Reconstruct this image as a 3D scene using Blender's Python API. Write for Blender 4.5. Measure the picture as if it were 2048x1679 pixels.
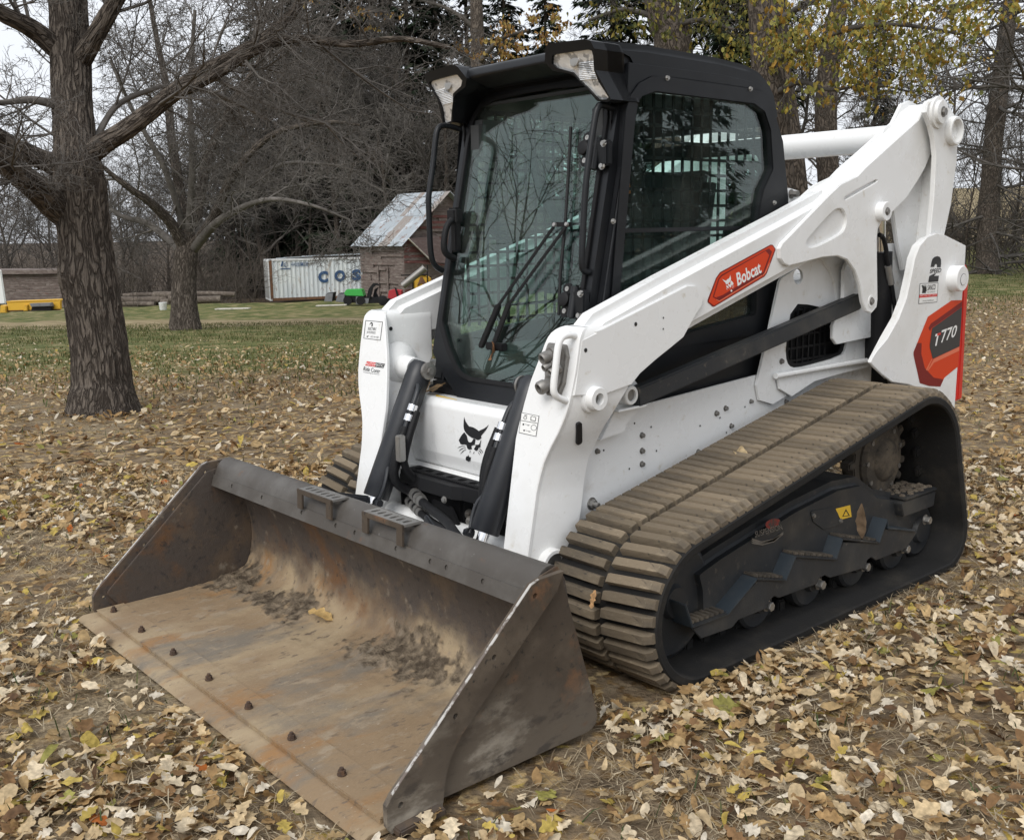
import bpy, bmesh, math, random
import numpy as np
from mathutils import Vector, Matrix
R_ = math.radians
for _o in list(bpy.data.objects): bpy.data.objects.remove(_o, do_unlink=True)
SC = bpy.context.scene
COL = SC.collection
# ------------------------------------------------------------------ camera
CP = np.array([2.39765922, 2.94583576, 1.44002442])
YAW, PITCH, ROLL, FPX, PV = 3.99978149, -0.179982565, -0.0162436134, 2061.20784, 839.5
_F = np.array([math.cos(PITCH)*math.cos(YAW), math.cos(PITCH)*math.sin(YAW), math.sin(PITCH)])
_R = np.array([math.sin(YAW), -math.cos(YAW), 0.0]); _U = np.cross(_R, _F)
CR = math.cos(ROLL)*_R + math.sin(ROLL)*_U
CU = -math.sin(ROLL)*_R + math.cos(ROLL)*_U
FH = np.array([math.cos(YAW), math.sin(YAW), 0.0])       # level forward
RH = np.array([math.sin(YAW), -math.cos(YAW), 0.0])      # level right
cam = bpy.data.cameras.new('camera'); cam_o = bpy.data.objects.new('camera', cam); COL.objects.link(cam_o)
cam_o.matrix_world = Matrix(((CR[0], CU[0], -_F[0], CP[0]), (CR[1], CU[1], -_F[1], CP[1]), (CR[2], CU[2], -_F[2], CP[2]), (0, 0, 0, 1)))
cam.sensor_fit = 'HORIZONTAL'; cam.sensor_width = 36.0; cam.lens = 36.0*FPX/2048.0
cam.clip_start = 0.05; cam.clip_end = 3000
SC.camera = cam_o
SC.render.resolution_x, SC.render.resolution_y = 1024, 839
# ------------------------------------------------------------------ overcast sky, weak broad sun, exposure
SUN_EL, SUN_AZ = R_(45), R_(20)          # azimuth measured from +x (the loader's front)
w = bpy.data.worlds.new('World'); SC.world = w; w.use_nodes = True
nt = w.node_tree; nt.nodes.clear()
sky = nt.nodes.new('ShaderNodeTexSky'); sky.sky_type = 'NISHITA'; sky.sun_disc = False
sky.sun_elevation = SUN_EL; sky.sun_rotation = R_(90) - SUN_AZ
sky.air_density = 1.0; sky.dust_density = 4.0; sky.ozone_density = 1.0
hs = nt.nodes.new('ShaderNodeHueSaturation'); hs.inputs['Saturation'].default_value = 0.25
nt.links.new(sky.outputs[0], hs.inputs['Color'])
mxw = nt.nodes.new('ShaderNodeMix'); mxw.data_type = 'RGBA'; mxw.inputs[0].default_value = 0.80     # cloud cover
mxw.inputs[7].default_value = (7.3, 7.6, 8.1, 1)
nt.links.new(hs.outputs[0], mxw.inputs[6])
bg = nt.nodes.new('ShaderNodeBackground'); bg.inputs['Strength'].default_value = 0.108
nt.links.new(mxw.outputs[2], bg.inputs['Color'])
wo = nt.nodes.new('ShaderNodeOutputWorld'); nt.links.new(bg.outputs[0], wo.inputs[0])
sun = bpy.data.lights.new('sun', 'SUN'); sun.energy = 1.45; sun.angle = R_(35); sun.color = (1.0, 0.97, 0.93)
sun_o = bpy.data.objects.new('sun', sun); COL.objects.link(sun_o)
sd = Vector((math.cos(SUN_EL)*math.cos(SUN_AZ), math.cos(SUN_EL)*math.sin(SUN_AZ), math.sin(SUN_EL)))
sun_o.rotation_euler = sd.to_track_quat('Z', 'Y').to_euler(); sun_o.location = sd*60
SC.view_settings.view_transform = 'Standard'; SC.view_settings.look = 'None'
SC.view_settings.exposure = 0.44; SC.view_settings.gamma = 1.0; SC.view_settings.use_curve_mapping = False
SC.render.engine = 'CYCLES'
# ------------------------------------------------------------------ measuring helpers (pixel of the photo -> point on a real plane)
ZM = {'W': (0, 0, 1), 'A': (820, 40, 800/2035), 'B': (640, 560, 700/1959), 'C': (1340, 160, 708/1857), 'D': (1080, 680, 920/2048),
      'E': (140, 880, 1100/2048), 'F': (900, 820, 100/1526), 'G': (1400, 470, 170/1784), 'H': (1810, 500, 140/1679), 'I': (1810, 600, 140/1175),
      'J': (710, 630, 90/1162), 'K': (1020, 810, 80/1679), 'M': (520, 510, 210/2048), 'N': (1300, 920, 600/2048), 'O': (560, 940, 320/2048),
      'P': (1560, 330, 200/2048), 'Q': (860, 600, 200/1460), 'S': (840, 230, 120/517), 'T': (1090, 200, 170/649), 'V': (1740, 400, 220/1154),
      'X': (780, 880, 300/2048), 'Y': (1000, 600, 340/1784), 'L': (840, 70, 440/2048), 'BN': (480, 360, 440/2048)}
def ray(u, v): return _F + CR*(u-1024.0)/FPX - CU*(v-PV)/FPX
def at(u, v, d): return CP + ray(u, v)*d                      # point at level of depth d
class Fr:                                                     # a flat frame in space: origin, two axes, normal
    def __init__(s, o, ex, ey):
        s.o = np.array(o, float); s.ex = np.array(ex, float); s.ex /= np.linalg.norm(s.ex)
        ey = np.array(ey, float); s.n = np.cross(s.ex, ey); s.n /= np.linalg.norm(s.n); s.ey = np.cross(s.n, s.ex)
    def px(s, z, ps, off=0.0):
        a = ZM[z]; r = []
        for u, v in ps:
            d = ray(a[0]+u*a[2], a[1]+v*a[2]); q = s.o + s.n*off
            t = ((q-CP)@s.n)/(d@s.n); P = CP+d*t - s.o
            r.append((float(P@s.ex), float(P@s.ey)))
        return r
    def p(s, a, b, c=0.0): return s.o + s.ex*a + s.ey*b + s.n*c
def FY(y): f = Fr((0, y, 0), (1, 0, 0), (0, 0, 1)); f.n = np.array([0, 1.0, 0]); f.ey = np.array([0, 0, 1.0]); return f   # side plane, normal +y
def FX(x): return Fr((x, 0, 0), (0, 1, 0), (0, 0, 1))                                                                      # cross plane, normal +x
def FZ(z): return Fr((0, 0, z), (1, 0, 0), (0, 1, 0))
def mirror(f):
    g = FY(0); g.o = f.o*[1, -1, 1]; g.ex = f.ex*[1, -1, 1]; g.ey = f.ey*[1, -1, 1]; g.n = f.n*[1, -1, 1]; return g
def chaikin(p, it=1, closed=True):
    for _ in range(it):
        q = []; n = len(p)
        for i in range(n if closed else n-1):
            a, b = p[i], p[(i+1) % n]
            q += [tuple(.75*x+.25*y for x, y in zip(a, b)), tuple(.25*x+.75*y for x, y in zip(a, b))]
        p = q if closed else [p[0]]+q+[p[-1]]
    return p
def rpoly(pts, r, seg=4):                                     # polygon with rounded corners (r: number or list)
    out = []; n = len(pts)
    for i in range(n):
        p0, p1, p2 = (Vector(pts[i-1]), Vector(pts[i]), Vector(pts[(i+1) % n]))
        rr = r[i] if isinstance(r, (list, tuple)) else r
        a, b = (p0-p1), (p2-p1); la, lb = a.length, b.length
        if rr <= 0 or la < 1e-6 or lb < 1e-6: out.append(tuple(p1)); continue
        ang = a.angle(b, 3.1)
        t = min(rr/max(math.tan(ang/2), .05), la*.48, lb*.48)
        s, e = p1+a/la*t, p1+b/lb*t
        for k in range(seg+1):
            f = k/seg; out.append(tuple((1-f)**2*s + 2*f*(1-f)*p1 + f*f*e))
    return out
def circ(c, r, n=24, ph=0): return [(c[0]+r*math.cos(ph+2*math.pi*k/n), c[1]+r*math.sin(ph+2*math.pi*k/n)) for k in range(n)]
# ------------------------------------------------------------------ object helpers
def tag(o, label=None, cat=None, group=None, kind=None):
    if label: o['label'] = label
    if cat: o['category'] = cat
    if group: o['group'] = group
    if kind: o['kind'] = kind
    return o
def empty(name, loc=(0, 0, 0), rz=0):
    o = bpy.data.objects.new(name, None); COL.objects.link(o); o.location = loc; o.rotation_euler = (0, 0, rz); o.empty_display_size = .2; return o
def link(name, me, m=None, parent=None):
    o = bpy.data.objects.new(name, me); COL.objects.link(o)
    if m is not None and not me.materials: me.materials.append(m)
    if parent is not None: o.parent = parent
    return o
def fin(me, ang=35):
    me.shade_smooth(); me.set_sharp_from_angle(angle=R_(ang)); return me
class MB:                                                     # gathers shapes; build() links them as one mesh
    def __init__(s): s.v = []; s.f = []
    def add(s, v, f):
        b = len(s.v); s.v += [tuple(map(float, x)) for x in v]; s.f += [tuple(b+i for i in q) for q in f]; return s
    def box(s, c, size, rot=None):
        h = np.array(size)/2; M = np.eye(3) if rot is None else np.array(rot)
        v = [np.array(c)+M@(h*np.array(k)) for k in ((-1,-1,-1),(1,-1,-1),(1,1,-1),(-1,1,-1),(-1,-1,1),(1,-1,1),(1,1,1),(-1,1,1))]
        return s.add(v, [(0,3,2,1),(4,5,6,7),(0,1,5,4),(1,2,6,5),(2,3,7,6),(3,0,4,7)])
    def bar(s, a, b, w, h, up=(0, 0, 1)):                     # box from a to b
        a, b = np.array(a, float), np.array(b, float); d = b-a; L = np.linalg.norm(d); d /= L
        if abs(np.dot(up, d)) > .98: up = (1, .1, 0)
        x = np.cross(up, d); x /= np.linalg.norm(x); y = np.cross(d, x)
        return s.box((a+b)/2, (w, h, L), np.stack([x, y, d], 1))
    def tube(s, pts, r, n=10, caps=True, closed=False):
        P = np.array(pts, float); m = len(P)
        rr = np.full(m, r) if np.isscalar(r) else np.array(r, float)
        T = np.gradient(P, axis=0) if not closed else np.roll(P, -1, 0)-np.roll(P, 1, 0)
        T /= np.linalg.norm(T, axis=1)[:, None]+1e-12
        a = np.cross(T[0], (0.13, 0.31, 1.0)); a /= np.linalg.norm(a)
        V = []; 
        for i in range(m):
            a = a-T[i]*(a@T[i]); a /= np.linalg.norm(a)+1e-12; b = np.cross(T[i], a)
            for k in range(n):
                t = 2*math.pi*k/n; V.append(P[i]+rr[i]*(math.cos(t)*a+math.sin(t)*b))
        Fc = []
        for i in range(m if closed else m-1):
            for k in range(n):
                j = (i+1) % m; Fc.append((i*n+k, i*n+(k+1) % n, j*n+(k+1) % n, j*n+k))
        if caps and not closed: Fc += [tuple(range(n-1, -1, -1)), tuple((m-1)*n+k for k in range(n))]
        return s.add(V, Fc)
    def cyl(s, a, b, r, n=24, r2=None): return s.tube([a, b], [r, r if r2 is None else r2], n)
    def lathe(s, a, axis, prof, n=32):                        # prof: (distance along axis, radius)
        a = np.array(a, float); d = np.array(axis, float); d /= np.linalg.norm(d)
        x = np.cross(d, (.1, .2, 1) if abs(d[2]) < .9 else (1, .2, .1)); x /= np.linalg.norm(x); y = np.cross(d, x)
        V = [a+d*h+r*(math.cos(2*math.pi*k/n)*x+math.sin(2*math.pi*k/n)*y) for h, r in prof for k in range(n)]
        m = len(prof); Fc = [(i*n+k, i*n+(k+1) % n, (i+1)*n+(k+1) % n, (i+1)*n+k) for i in range(m-1) for k in range(n)]
        Fc += [tuple(range(n-1, -1, -1)), tuple((m-1)*n+k for k in range(n))]
        return s.add(V, Fc)
    def build(s, name, m, parent=None, bevel=0, ang=35, seg=2, ofs=None):
        me = bpy.data.meshes.new(name); me.from_pydata(s.v, [], s.f)
        if bevel > 0:
            bm = bmesh.new(); bm.from_mesh(me)
            bmesh.ops.recalc_face_normals(bm, faces=bm.faces)
            es = [e for e in bm.edges if len(e.link_faces) == 2 and e.calc_face_angle(0) > .6]
            bmesh.ops.bevel(bm, geom=es, offset=bevel, segments=seg, affect='EDGES', clamp_overlap=True)
            bm.to_mesh(me); bm.free()
        else:
            bm = bmesh.new(); bm.from_mesh(me); bmesh.ops.recalc_face_normals(bm, faces=bm.faces); bm.to_mesh(me); bm.free()
        fin(me, ang)
        return link(name, me, m, parent)
def plate(name, fr, poly, d0, d1, m, parent=None, holes=(), bevel=.003, seg=2, ang=35):
    """solid plate: 2-D outline (with holes) in frame fr, from offset d0 to d1 along its normal"""
    bm = bmesh.new(); es = []
    for lp in [poly]+list(holes):
        vs = [bm.verts.new(fr.p(a, b, d0)) for a, b in lp]
        es += [bm.edges.new((vs[i], vs[(i+1) % len(vs)])) for i in range(len(vs))]
    bmesh.ops.triangle_fill(bm, use_beauty=True, use_dissolve=False, edges=es)
    g = bmesh.ops.extrude_face_region(bm, geom=list(bm.faces))
    bmesh.ops.translate(bm, vec=Vector(fr.n*(d1-d0)), verts=[x for x in g['geom'] if isinstance(x, bmesh.types.BMVert)])
    bmesh.ops.recalc_face_normals(bm, faces=bm.faces)
    bmesh.ops.dissolve_limit(bm, angle_limit=.01, verts=bm.verts, edges=bm.edges) if bevel > 0 else None
    if bevel > 0:
        n = Vector(fr.n)
        rim = [e for e in bm.edges if len(e.link_faces) == 2 and (abs(e.link_faces[0].normal.dot(n)) > .99) != (abs(e.link_faces[1].normal.dot(n)) > .99)]
        bmesh.ops.bevel(bm, geom=rim, offset=bevel, segments=seg, affect='EDGES', clamp_overlap=True)
    me = bpy.data.meshes.new(name); bm.to_mesh(me); bm.free(); fin(me, ang)
    return link(name, me, m, parent)
def sheet(name, fr, polys, off, m, parent=None):             # flat print: thin filled outlines lying on a surface
    bm = bmesh.new()
    for lps in polys:
        lps = lps if isinstance(lps[0][0], (list, tuple)) else [lps]
        b2 = []; 
        for lp in lps:
            vs = [bm.verts.new(fr.p(a, b, off)) for a, b in lp]
            b2 += [bm.edges.new((vs[i], vs[(i+1) % len(vs)])) for i in range(len(vs))]
        bmesh.ops.triangle_fill(bm, use_beauty=True, edges=b2)
    n = Vector(fr.n)
    for f in bm.faces:
        f.normal_update()
        if f.normal.dot(n) < 0: f.normal_flip()
    me = bpy.data.meshes.new(name); bm.to_mesh(me); bm.free()
    return link(name, me, m, parent)
def text2d(txt, bold=0.0):
    cu = bpy.data.curves.new('t', 'FONT'); cu.body = txt; cu.size = 1.0; cu.resolution_u = 3; cu.offset = bold
    o = bpy.data.objects.new('t', cu); COL.objects.link(o)
    dg = bpy.context.evaluated_depsgraph_get(); me = o.evaluated_get(dg).to_mesh()
    V = np.array([v.co[:2] for v in me.vertices]) if len(me.vertices) else np.zeros((1, 2)); F = [tuple(p.vertices) for p in me.polygons]
    o.evaluated_get(dg).to_mesh_clear(); bpy.data.objects.remove(o); bpy.data.curves.remove(cu)
    lo, hi = V.min(0), V.max(0); return (V-lo)/np.maximum(hi-lo, 1e-6), F
def lettering(name, fr, quad, txt, off, m, parent=None, bold=0.0):   # quad: TL, TR, BR, BL in frame coordinates
    V, F = text2d(txt, bold); q = [np.array(k) for k in quad]
    pts = []
    for a, b in V:
        p = (q[3]*(1-a)+q[2]*a)*(1-b) + (q[0]*(1-a)+q[1]*a)*b; pts.append(fr.p(p[0], p[1], off))
    me = bpy.data.meshes.new(name); me.from_pydata([tuple(p) for p in pts], [], F)
    return link(name, me, m, parent)
def np_mesh(name, V, Q, m=None, parent=None, smooth=True, nv=4):
    me = bpy.data.meshes.new(name); V = np.asarray(V, np.float32); Q = np.asarray(Q, np.int32)
    me.vertices.add(len(V)); me.vertices.foreach_set('co', V.ravel())
    k = Q.shape[1]; me.loops.add(Q.size); me.loops.foreach_set('vertex_index', Q.ravel())
    me.polygons.add(len(Q)); me.polygons.foreach_set('loop_start', np.arange(0, Q.size, k, dtype=np.int32))
    me.update(calc_edges=True)
    if smooth: me.shade_smooth()
    return link(name, me, m, parent) if m is not None or parent is not None else me
def copy_tree(o, parent=None):
    c = o.copy(); COL.objects.link(c); c.parent = parent
    for ch in o.children: copy_tree(ch, c)
    return c
# ------------------------------------------------------------------ materials
def mat(name, col, rough=.5, metal=0.0, layers=(), bump=None, coat=0.0, stretch=(1, 1, 1), spec=.5, rvar=0.0, vary=None):
    """layers: (scale, colour, low, high, detail) noise blends; bump: (scale, strength, distance)"""
    m = bpy.data.materials.new(name); m.use_nodes = True; t = m.node_tree; b = t.nodes['Principled BSDF']
    b.inputs['Roughness'].default_value = rough; b.inputs['Metallic'].default_value = metal
    b.inputs['Coat Weight'].default_value = coat; b.inputs['Specular IOR Level'].default_value = spec
    tc = t.nodes.new('ShaderNodeTexCoord'); mp = t.nodes.new('ShaderNodeMapping'); mp.inputs['Scale'].default_value = stretch
    t.links.new(tc.outputs['Object'], mp.inputs[0])
    rgb = t.nodes.new('ShaderNodeRGB'); rgb.outputs[0].default_value = (*col, 1); cur = rgb.outputs[0]
    for i, L in enumerate(layers):
        sc, c, lo, hi, det = L[:5]
        n = t.nodes.new('ShaderNodeTexNoise'); n.inputs['Scale'].default_value = sc; n.inputs['Detail'].default_value = det
        n.inputs['Roughness'].default_value = .62
        ad = t.nodes.new('ShaderNodeVectorMath'); ad.operation = 'ADD'; ad.inputs[1].default_value = (i*3.7, i*1.9, i*5.1)
        t.links.new(mp.outputs[0], ad.inputs[0]); t.links.new(ad.outputs[0], n.inputs['Vector'])
        mr = t.nodes.new('ShaderNodeMapRange'); mr.interpolation_type = 'SMOOTHSTEP'; mr.inputs[1].default_value = lo; mr.inputs[2].default_value = hi
        t.links.new(n.outputs['Fac'], mr.inputs[0])
        mx = t.nodes.new('ShaderNodeMix'); mx.data_type = 'RGBA'; mx.inputs[7].default_value = (*c, 1)
        t.links.new(mr.outputs[0], mx.inputs[0]); t.links.new(cur, mx.inputs[6]); cur = mx.outputs[2]
    if vary:                                                   # piece-to-piece variation
        oi = t.nodes.new('ShaderNodeObjectInfo'); mr = t.nodes.new('ShaderNodeMapRange'); mr.inputs[3].default_value = vary[0]; mr.inputs[4].default_value = vary[1]; t.links.new(oi.outputs['Random'], mr.inputs[0])
        mx = t.nodes.new('ShaderNodeMix'); mx.data_type = 'RGBA'; mx.blend_type = 'MULTIPLY'; mx.inputs[0].default_value = 1; t.links.new(cur, mx.inputs[6]); t.links.new(mr.outputs[0], mx.inputs[7]); cur = mx.outputs[2]
    t.links.new(cur, b.inputs['Base Color'])
    if rvar:
        n = t.nodes.new('ShaderNodeTexNoise'); n.inputs['Scale'].default_value = 9; n.inputs['Detail'].default_value = 5; t.links.new(mp.outputs[0], n.inputs['Vector'])
        mr = t.nodes.new('ShaderNodeMapRange'); mr.inputs[3].default_value = rough-rvar; mr.inputs[4].default_value = rough+rvar
        mr.inputs[1].default_value = .3; mr.inputs[2].default_value = .7
        t.links.new(n.outputs['Fac'], mr.inputs[0]); t.links.new(mr.outputs[0], b.inputs['Roughness'])
    if bump:
        prev = None
        for bs, st, ds in (bump if isinstance(bump[0], tuple) else [bump]):
            n = t.nodes.new('ShaderNodeTexNoise'); n.inputs['Scale'].default_value = bs; n.inputs['Detail'].default_value = 6
            t.links.new(mp.outputs[0], n.inputs['Vector'])
            bp = t.nodes.new('ShaderNodeBump'); bp.inputs['Strength'].default_value = st; bp.inputs['Distance'].default_value = ds
            t.links.new(n.outputs['Fac'], bp.inputs['Height'])
            if prev: t.links.new(prev.outputs[0], bp.inputs['Normal'])
            prev = bp
        t.links.new(prev.outputs[0], b.inputs['Normal'])
    return m
def glassmat(name, tint, ior=1.5, rough=0.0, haze=None):
    m = bpy.data.materials.new(name); m.use_nodes = True; t = m.node_tree; t.nodes.clear()
    o = t.nodes.new('ShaderNodeOutputMaterial'); tr = t.nodes.new('ShaderNodeBsdfTransparent'); tr.inputs[0].default_value = (*tint, 1)
    g = t.nodes.new('ShaderNodeBsdfGlossy'); g.inputs['Roughness'].default_value = rough; g.inputs[0].default_value = (.95, 1.0, .98, 1)
    fr = t.nodes.new('ShaderNodeFresnel'); ge = t.nodes.new('ShaderNodeNewGeometry'); mi = t.nodes.new('ShaderNodeMix'); mi.inputs[2].default_value = ior; mi.inputs[3].default_value = 1/ior
    t.links.new(ge.outputs['Backfacing'], mi.inputs[0]); t.links.new(mi.outputs[0], fr.inputs[0])
    mx = t.nodes.new('ShaderNodeMixShader'); t.links.new(fr.outputs[0], mx.inputs[0]); t.links.new(tr.outputs[0], mx.inputs[1]); t.links.new(g.outputs[0], mx.inputs[2])
    out = mx.outputs[0]
    if haze:                                                   # a film of dust on the pane
        n = t.nodes.new('ShaderNodeTexNoise'); n.inputs['Scale'].default_value = 5; n.inputs['Detail'].default_value = 7
        mr = t.nodes.new('ShaderNodeMapRange'); mr.inputs[1].default_value = .4; mr.inputs[2].default_value = .8; mr.inputs[4].default_value = haze
        tc = t.nodes.new('ShaderNodeTexCoord'); t.links.new(tc.outputs['Object'], n.inputs['Vector']); t.links.new(n.outputs['Fac'], mr.inputs[0])
        df = t.nodes.new('ShaderNodeBsdfDiffuse'); df.inputs[0].default_value = (.5, .5, .46, 1)
        m2 = t.nodes.new('ShaderNodeMixShader'); t.links.new(mr.outputs[0], m2.inputs[0]); t.links.new(out, m2.inputs[1]); t.links.new(df.outputs[0], m2.inputs[2]); out = m2.outputs[0]
    t.links.new(out, o.inputs[0]); return m
M = {}
M['white'] = mat('white_paint', (.78, .785, .78), .30, 0, [(2.2, (.68, .675, .65), .48, .78, 6), (60, (.46, .43, .38), .66, .76, 7), (7, (.56, .54, .49), .60, .82, 8), (18, (.62, .59, .53), .60, .75, 8)], (420, .05, .001), spec=.5, rvar=.08)
M['black'] = mat('black_paint', (.008, .009, .011), .42, 0, [(3, (.013, .014, .016), .45, .75, 6), (30, (.028, .027, .025), .68, .85, 6)], (700, .06, .001), rvar=.07, spec=.32)
M['blackmatte'] = mat('black_plastic', (.007, .007, .008), .6, 0, [(18, (.020, .019, .017), .58, .82, 6)], (300, .15, .002), spec=.3)
M['frameblack'] = mat('dusty_black_steel', (.020, .022, .025), .55, 0, [(3.5, (.062, .058, .051), .45, .75, 7), (26, (.14, .12, .095), .60, .80, 7)], (160, .2, .003), rvar=.1)
M['cyl'] = mat('dark_grey_cylinder_paint', (.012, .0135, .017), .42, 0, [(4, (.028, .030, .034), .45, .8, 6), (40, (.06, .056, .05), .70, .85, 5)], (300, .06, .001))
M['rubber'] = mat('track_rubber', (.012, .0117, .0115), .82, 0, [(6, (.030, .0265, .022), .45, .75, 7), (45, (.085, .070, .052), .64, .85, 6)], (120, .3, .004), spec=.3)
M['lug'] = mat('dusty_tread_rubber', (.19, .148, .098), .9, 0, [(5, (.11, .090, .066), .42, .66, 8), (24, (.27, .215, .145), .50, .74, 8), (55, (.05, .044, .037), .60, .72, 7), (130, (.32, .27, .19), .62, .74, 5)], ((60, .6, .006), (300, .4, .003)), stretch=(1, .5, 1), vary=(.62, 1.12))
M['red'] = mat('red_paint', (.62, .028, .018), .35, 0, [(4, (.50, .03, .02), .5, .8, 5)], coat=.2)
M['chrome'] = mat('chrome_rod', (.82, .82, .83), .12, 1.0)
M['steel'] = mat('zinc_steel', (.42, .41, .39), .42, .85, [(30, (.20, .18, .16), .55, .8, 5)])
M['tinsteel'] = mat('dull_steel', (.26, .25, .235), .5, .7, [(20, (.12, .10, .085), .5, .8, 6)], (200, .2, .002))
M['mark'] = mat('black_print_and_hole_shade', (.012, .012, .014), .5)  # black lettering, and the painted shade of holes that are not cut
M['whiteprint'] = mat('white_print', (.80, .80, .78), .5)
M['orange'] = mat('orange_red_print', (.62, .052, .010), .45, spec=.3)
M['dkred'] = mat('dark_red_print', (.19, .014, .012), .45, spec=.3)
M['ltred'] = mat('light_red_print', (.72, .17, .09), .4)
M['redprint'] = mat('red_print', (.62, .035, .03), .4)
M['greyprint'] = mat('grey_print', (.035, .035, .038), .4)
M['yellowlabel'] = mat('yellow_label', (.72, .46, .04), .5, 0, [(40, (.35, .25, .08), .6, .8, 5)])
M['glass'] = glassmat('tinted_glass', (.80, .93, .895), 1.56, 0.0, .05)
M['sideglass'] = glassmat('dark_tinted_glass', (.82, .91, .885), 1.5, 0.0, .03)
M['lens'] = mat('lamp_lens', (.88, .89, .90), .10, .35, [(16, (.40, .41, .42), .54, .60, 2), (45, (.95, .95, .94), .55, .60, 2)], ((70, .7, .006),), coat=1.0)
M['seat'] = mat('seat_vinyl', (.02, .02, .022), .6)
M['interior'] = mat('cab_interior', (.035, .037, .038), .7)
M['orangebelt'] = mat('orange_webbing', (.55, .16, .03), .7)
M['hose'] = mat('hose_rubber', (.006, .006, .007), .6, 0, [(60, (.018, .018, .018), .5, .8, 4)], (260, .3, .002), spec=.25)
M['grime'] = mat('packed_dirt', (.12, .095, .07), .95, 0, [(20, (.20, .165, .12), .45, .7, 7), (60, (.05, .04, .03), .55, .75, 6)], ((60, .9, .01), (14, .7, .02)))
# ================================================================== THE LOADER
from mathutils import noise as mnoise
M['bfloor'] = mat('scoured_bucket_floor', (.235, .163, .094), .8, .05, [(2.2, (.335, .258, .160), .45, .65, 9), (4.0, (.265, .145, .058), .53, .67, 9), (3.4, (.170, .142, .108), .52, .66, 9), (16, (.28, .218, .148), .56, .68, 9), (34, (.135, .100, .070), .58, .70, 8), (120, (.40, .34, .265), .64, .74, 6), (60, (.09, .07, .052), .66, .74, 7)], ((22, .6, .008), (120, .6, .004)), stretch=(.45, 1, 1), rvar=.1)
M['binner'] = mat('rusty_bucket_steel', (.075, .060, .050), .72, .1, [(3, (.14, .070, .030), .52, .68, 8), (6, (.115, .082, .056), .47, .64, 8), (12, (.20, .165, .125), .60, .72, 9), (30, (.034, .030, .028), .54, .74, 7)], ((40, .45, .004), (160, .35, .002)), rvar=.1)
M['bouter'] = mat('worn_brown_bucket_steel', (.068, .053, .040), .7, .0, [(4, (.118, .094, .070), .44, .68, 8), (7, (.15, .082, .045), .57, .70, 8), (9, (.28, .26, .225), .64, .78, 9), (45, (.032, .029, .026), .56, .72, 6)], ((60, .35, .003), (200, .25, .001)), rvar=.1, spec=.25)
M['blip'] = mat('worn_bucket_rail', (.066, .058, .050), .5, .1, [(5, (.10, .092, .082), .45, .7, 8), (11, (.13, .07, .04), .62, .76, 8), (50, (.18, .17, .16), .66, .8, 6)], (120, .2, .002), rvar=.1)
M['wornred'] = mat('worn_red_print', (.22, .03, .022), .7, 0, [(60, (.05, .045, .04), .46, .58, 6)])
M['stepblue'] = mat('blue_black_step_paint', (.030, .040, .050), .45, 0, [(8, (.055, .060, .064), .45, .72, 7), (40, (.12, .105, .085), .64, .8, 7)])
M['earth'] = mat('caked_grey_earth', (.150, .116, .082), .95, 0, [(14, (.215, .170, .120), .44, .62, 8), (40, (.085, .064, .046), .55, .68, 8)], ((50, .9, .012), (160, .6, .004)), spec=.15)
M['dustiron'] = mat('dust_caked_iron', (.055, .046, .036), .9, 0, [(9, (.12, .097, .070), .45, .66, 8), (40, (.03, .027, .024), .55, .7, 7)], ((40, .6, .006),))
M['bright'] = mat('scraped_bare_steel', (.50, .48, .45), .5, .4, [(22, (.16, .13, .11), .46, .56, 7)])
M['rustbolt'] = mat('rusty_bolt', (.075, .048, .034), .8, .2, [(60, (.14, .08, .045), .5, .7, 6)], (200, .5, .002))
def blend_z(name, a, c, z0, z1):                              # two worn finishes meeting along an uneven line
    m = bpy.data.materials.new(name); m.use_nodes = True; t = m.node_tree; t.nodes.clear(); outs = []
    for src in (a, c):
        mp_ = {}
        for n in src.node_tree.nodes:
            if n.type == 'OUTPUT_MATERIAL': continue
            k = t.nodes.new(n.bl_idname); mp_[n.name] = k
            for at_ in ('operation', 'data_type', 'interpolation_type'):
                if hasattr(n, at_): setattr(k, at_, getattr(n, at_))
            for i_, inp in enumerate(n.inputs):
                if hasattr(inp, 'default_value'): k.inputs[i_].default_value = inp.default_value
            if n.type == 'RGB': k.outputs[0].default_value = n.outputs[0].default_value
        for l in src.node_tree.links:
            if l.to_node.type != 'OUTPUT_MATERIAL':
                t.links.new(mp_[l.from_node.name].outputs[list(l.from_node.outputs).index(l.from_socket)], mp_[l.to_node.name].inputs[list(l.to_node.inputs).index(l.to_socket)])
        outs.append([k for k in mp_.values() if k.type == 'BSDF_PRINCIPLED'][0])
    tc = t.nodes.new('ShaderNodeTexCoord'); sx = t.nodes.new('ShaderNodeSeparateXYZ'); t.links.new(tc.outputs['Object'], sx.inputs[0])
    n = t.nodes.new('ShaderNodeTexNoise'); n.inputs['Scale'].default_value = 6; n.inputs['Detail'].default_value = 8; t.links.new(tc.outputs['Object'], n.inputs['Vector'])
    ma = t.nodes.new('ShaderNodeMath'); ma.operation = 'MULTIPLY_ADD'; ma.inputs[1].default_value = .35; t.links.new(n.outputs['Fac'], ma.inputs[0]); t.links.new(sx.outputs[2], ma.inputs[2])
    mr = t.nodes.new('ShaderNodeMapRange'); mr.interpolation_type = 'SMOOTHSTEP'; mr.inputs[1].default_value = z0+.175; mr.inputs[2].default_value = z1+.175; t.links.new(ma.outputs[0], mr.inputs[0])
    mx = t.nodes.new('ShaderNodeMixShader'); t.links.new(mr.outputs[0], mx.inputs[0]); t.links.new(outs[0].outputs[0], mx.inputs[1]); t.links.new(outs[1].outputs[0], mx.inputs[2])
    o = t.nodes.new('ShaderNodeOutputMaterial'); t.links.new(mx.outputs[0], o.inputs[0]); return m
M['bshell'] = blend_z('bucket_inside', M['bfloor'], M['binner'], .06, .20)
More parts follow.
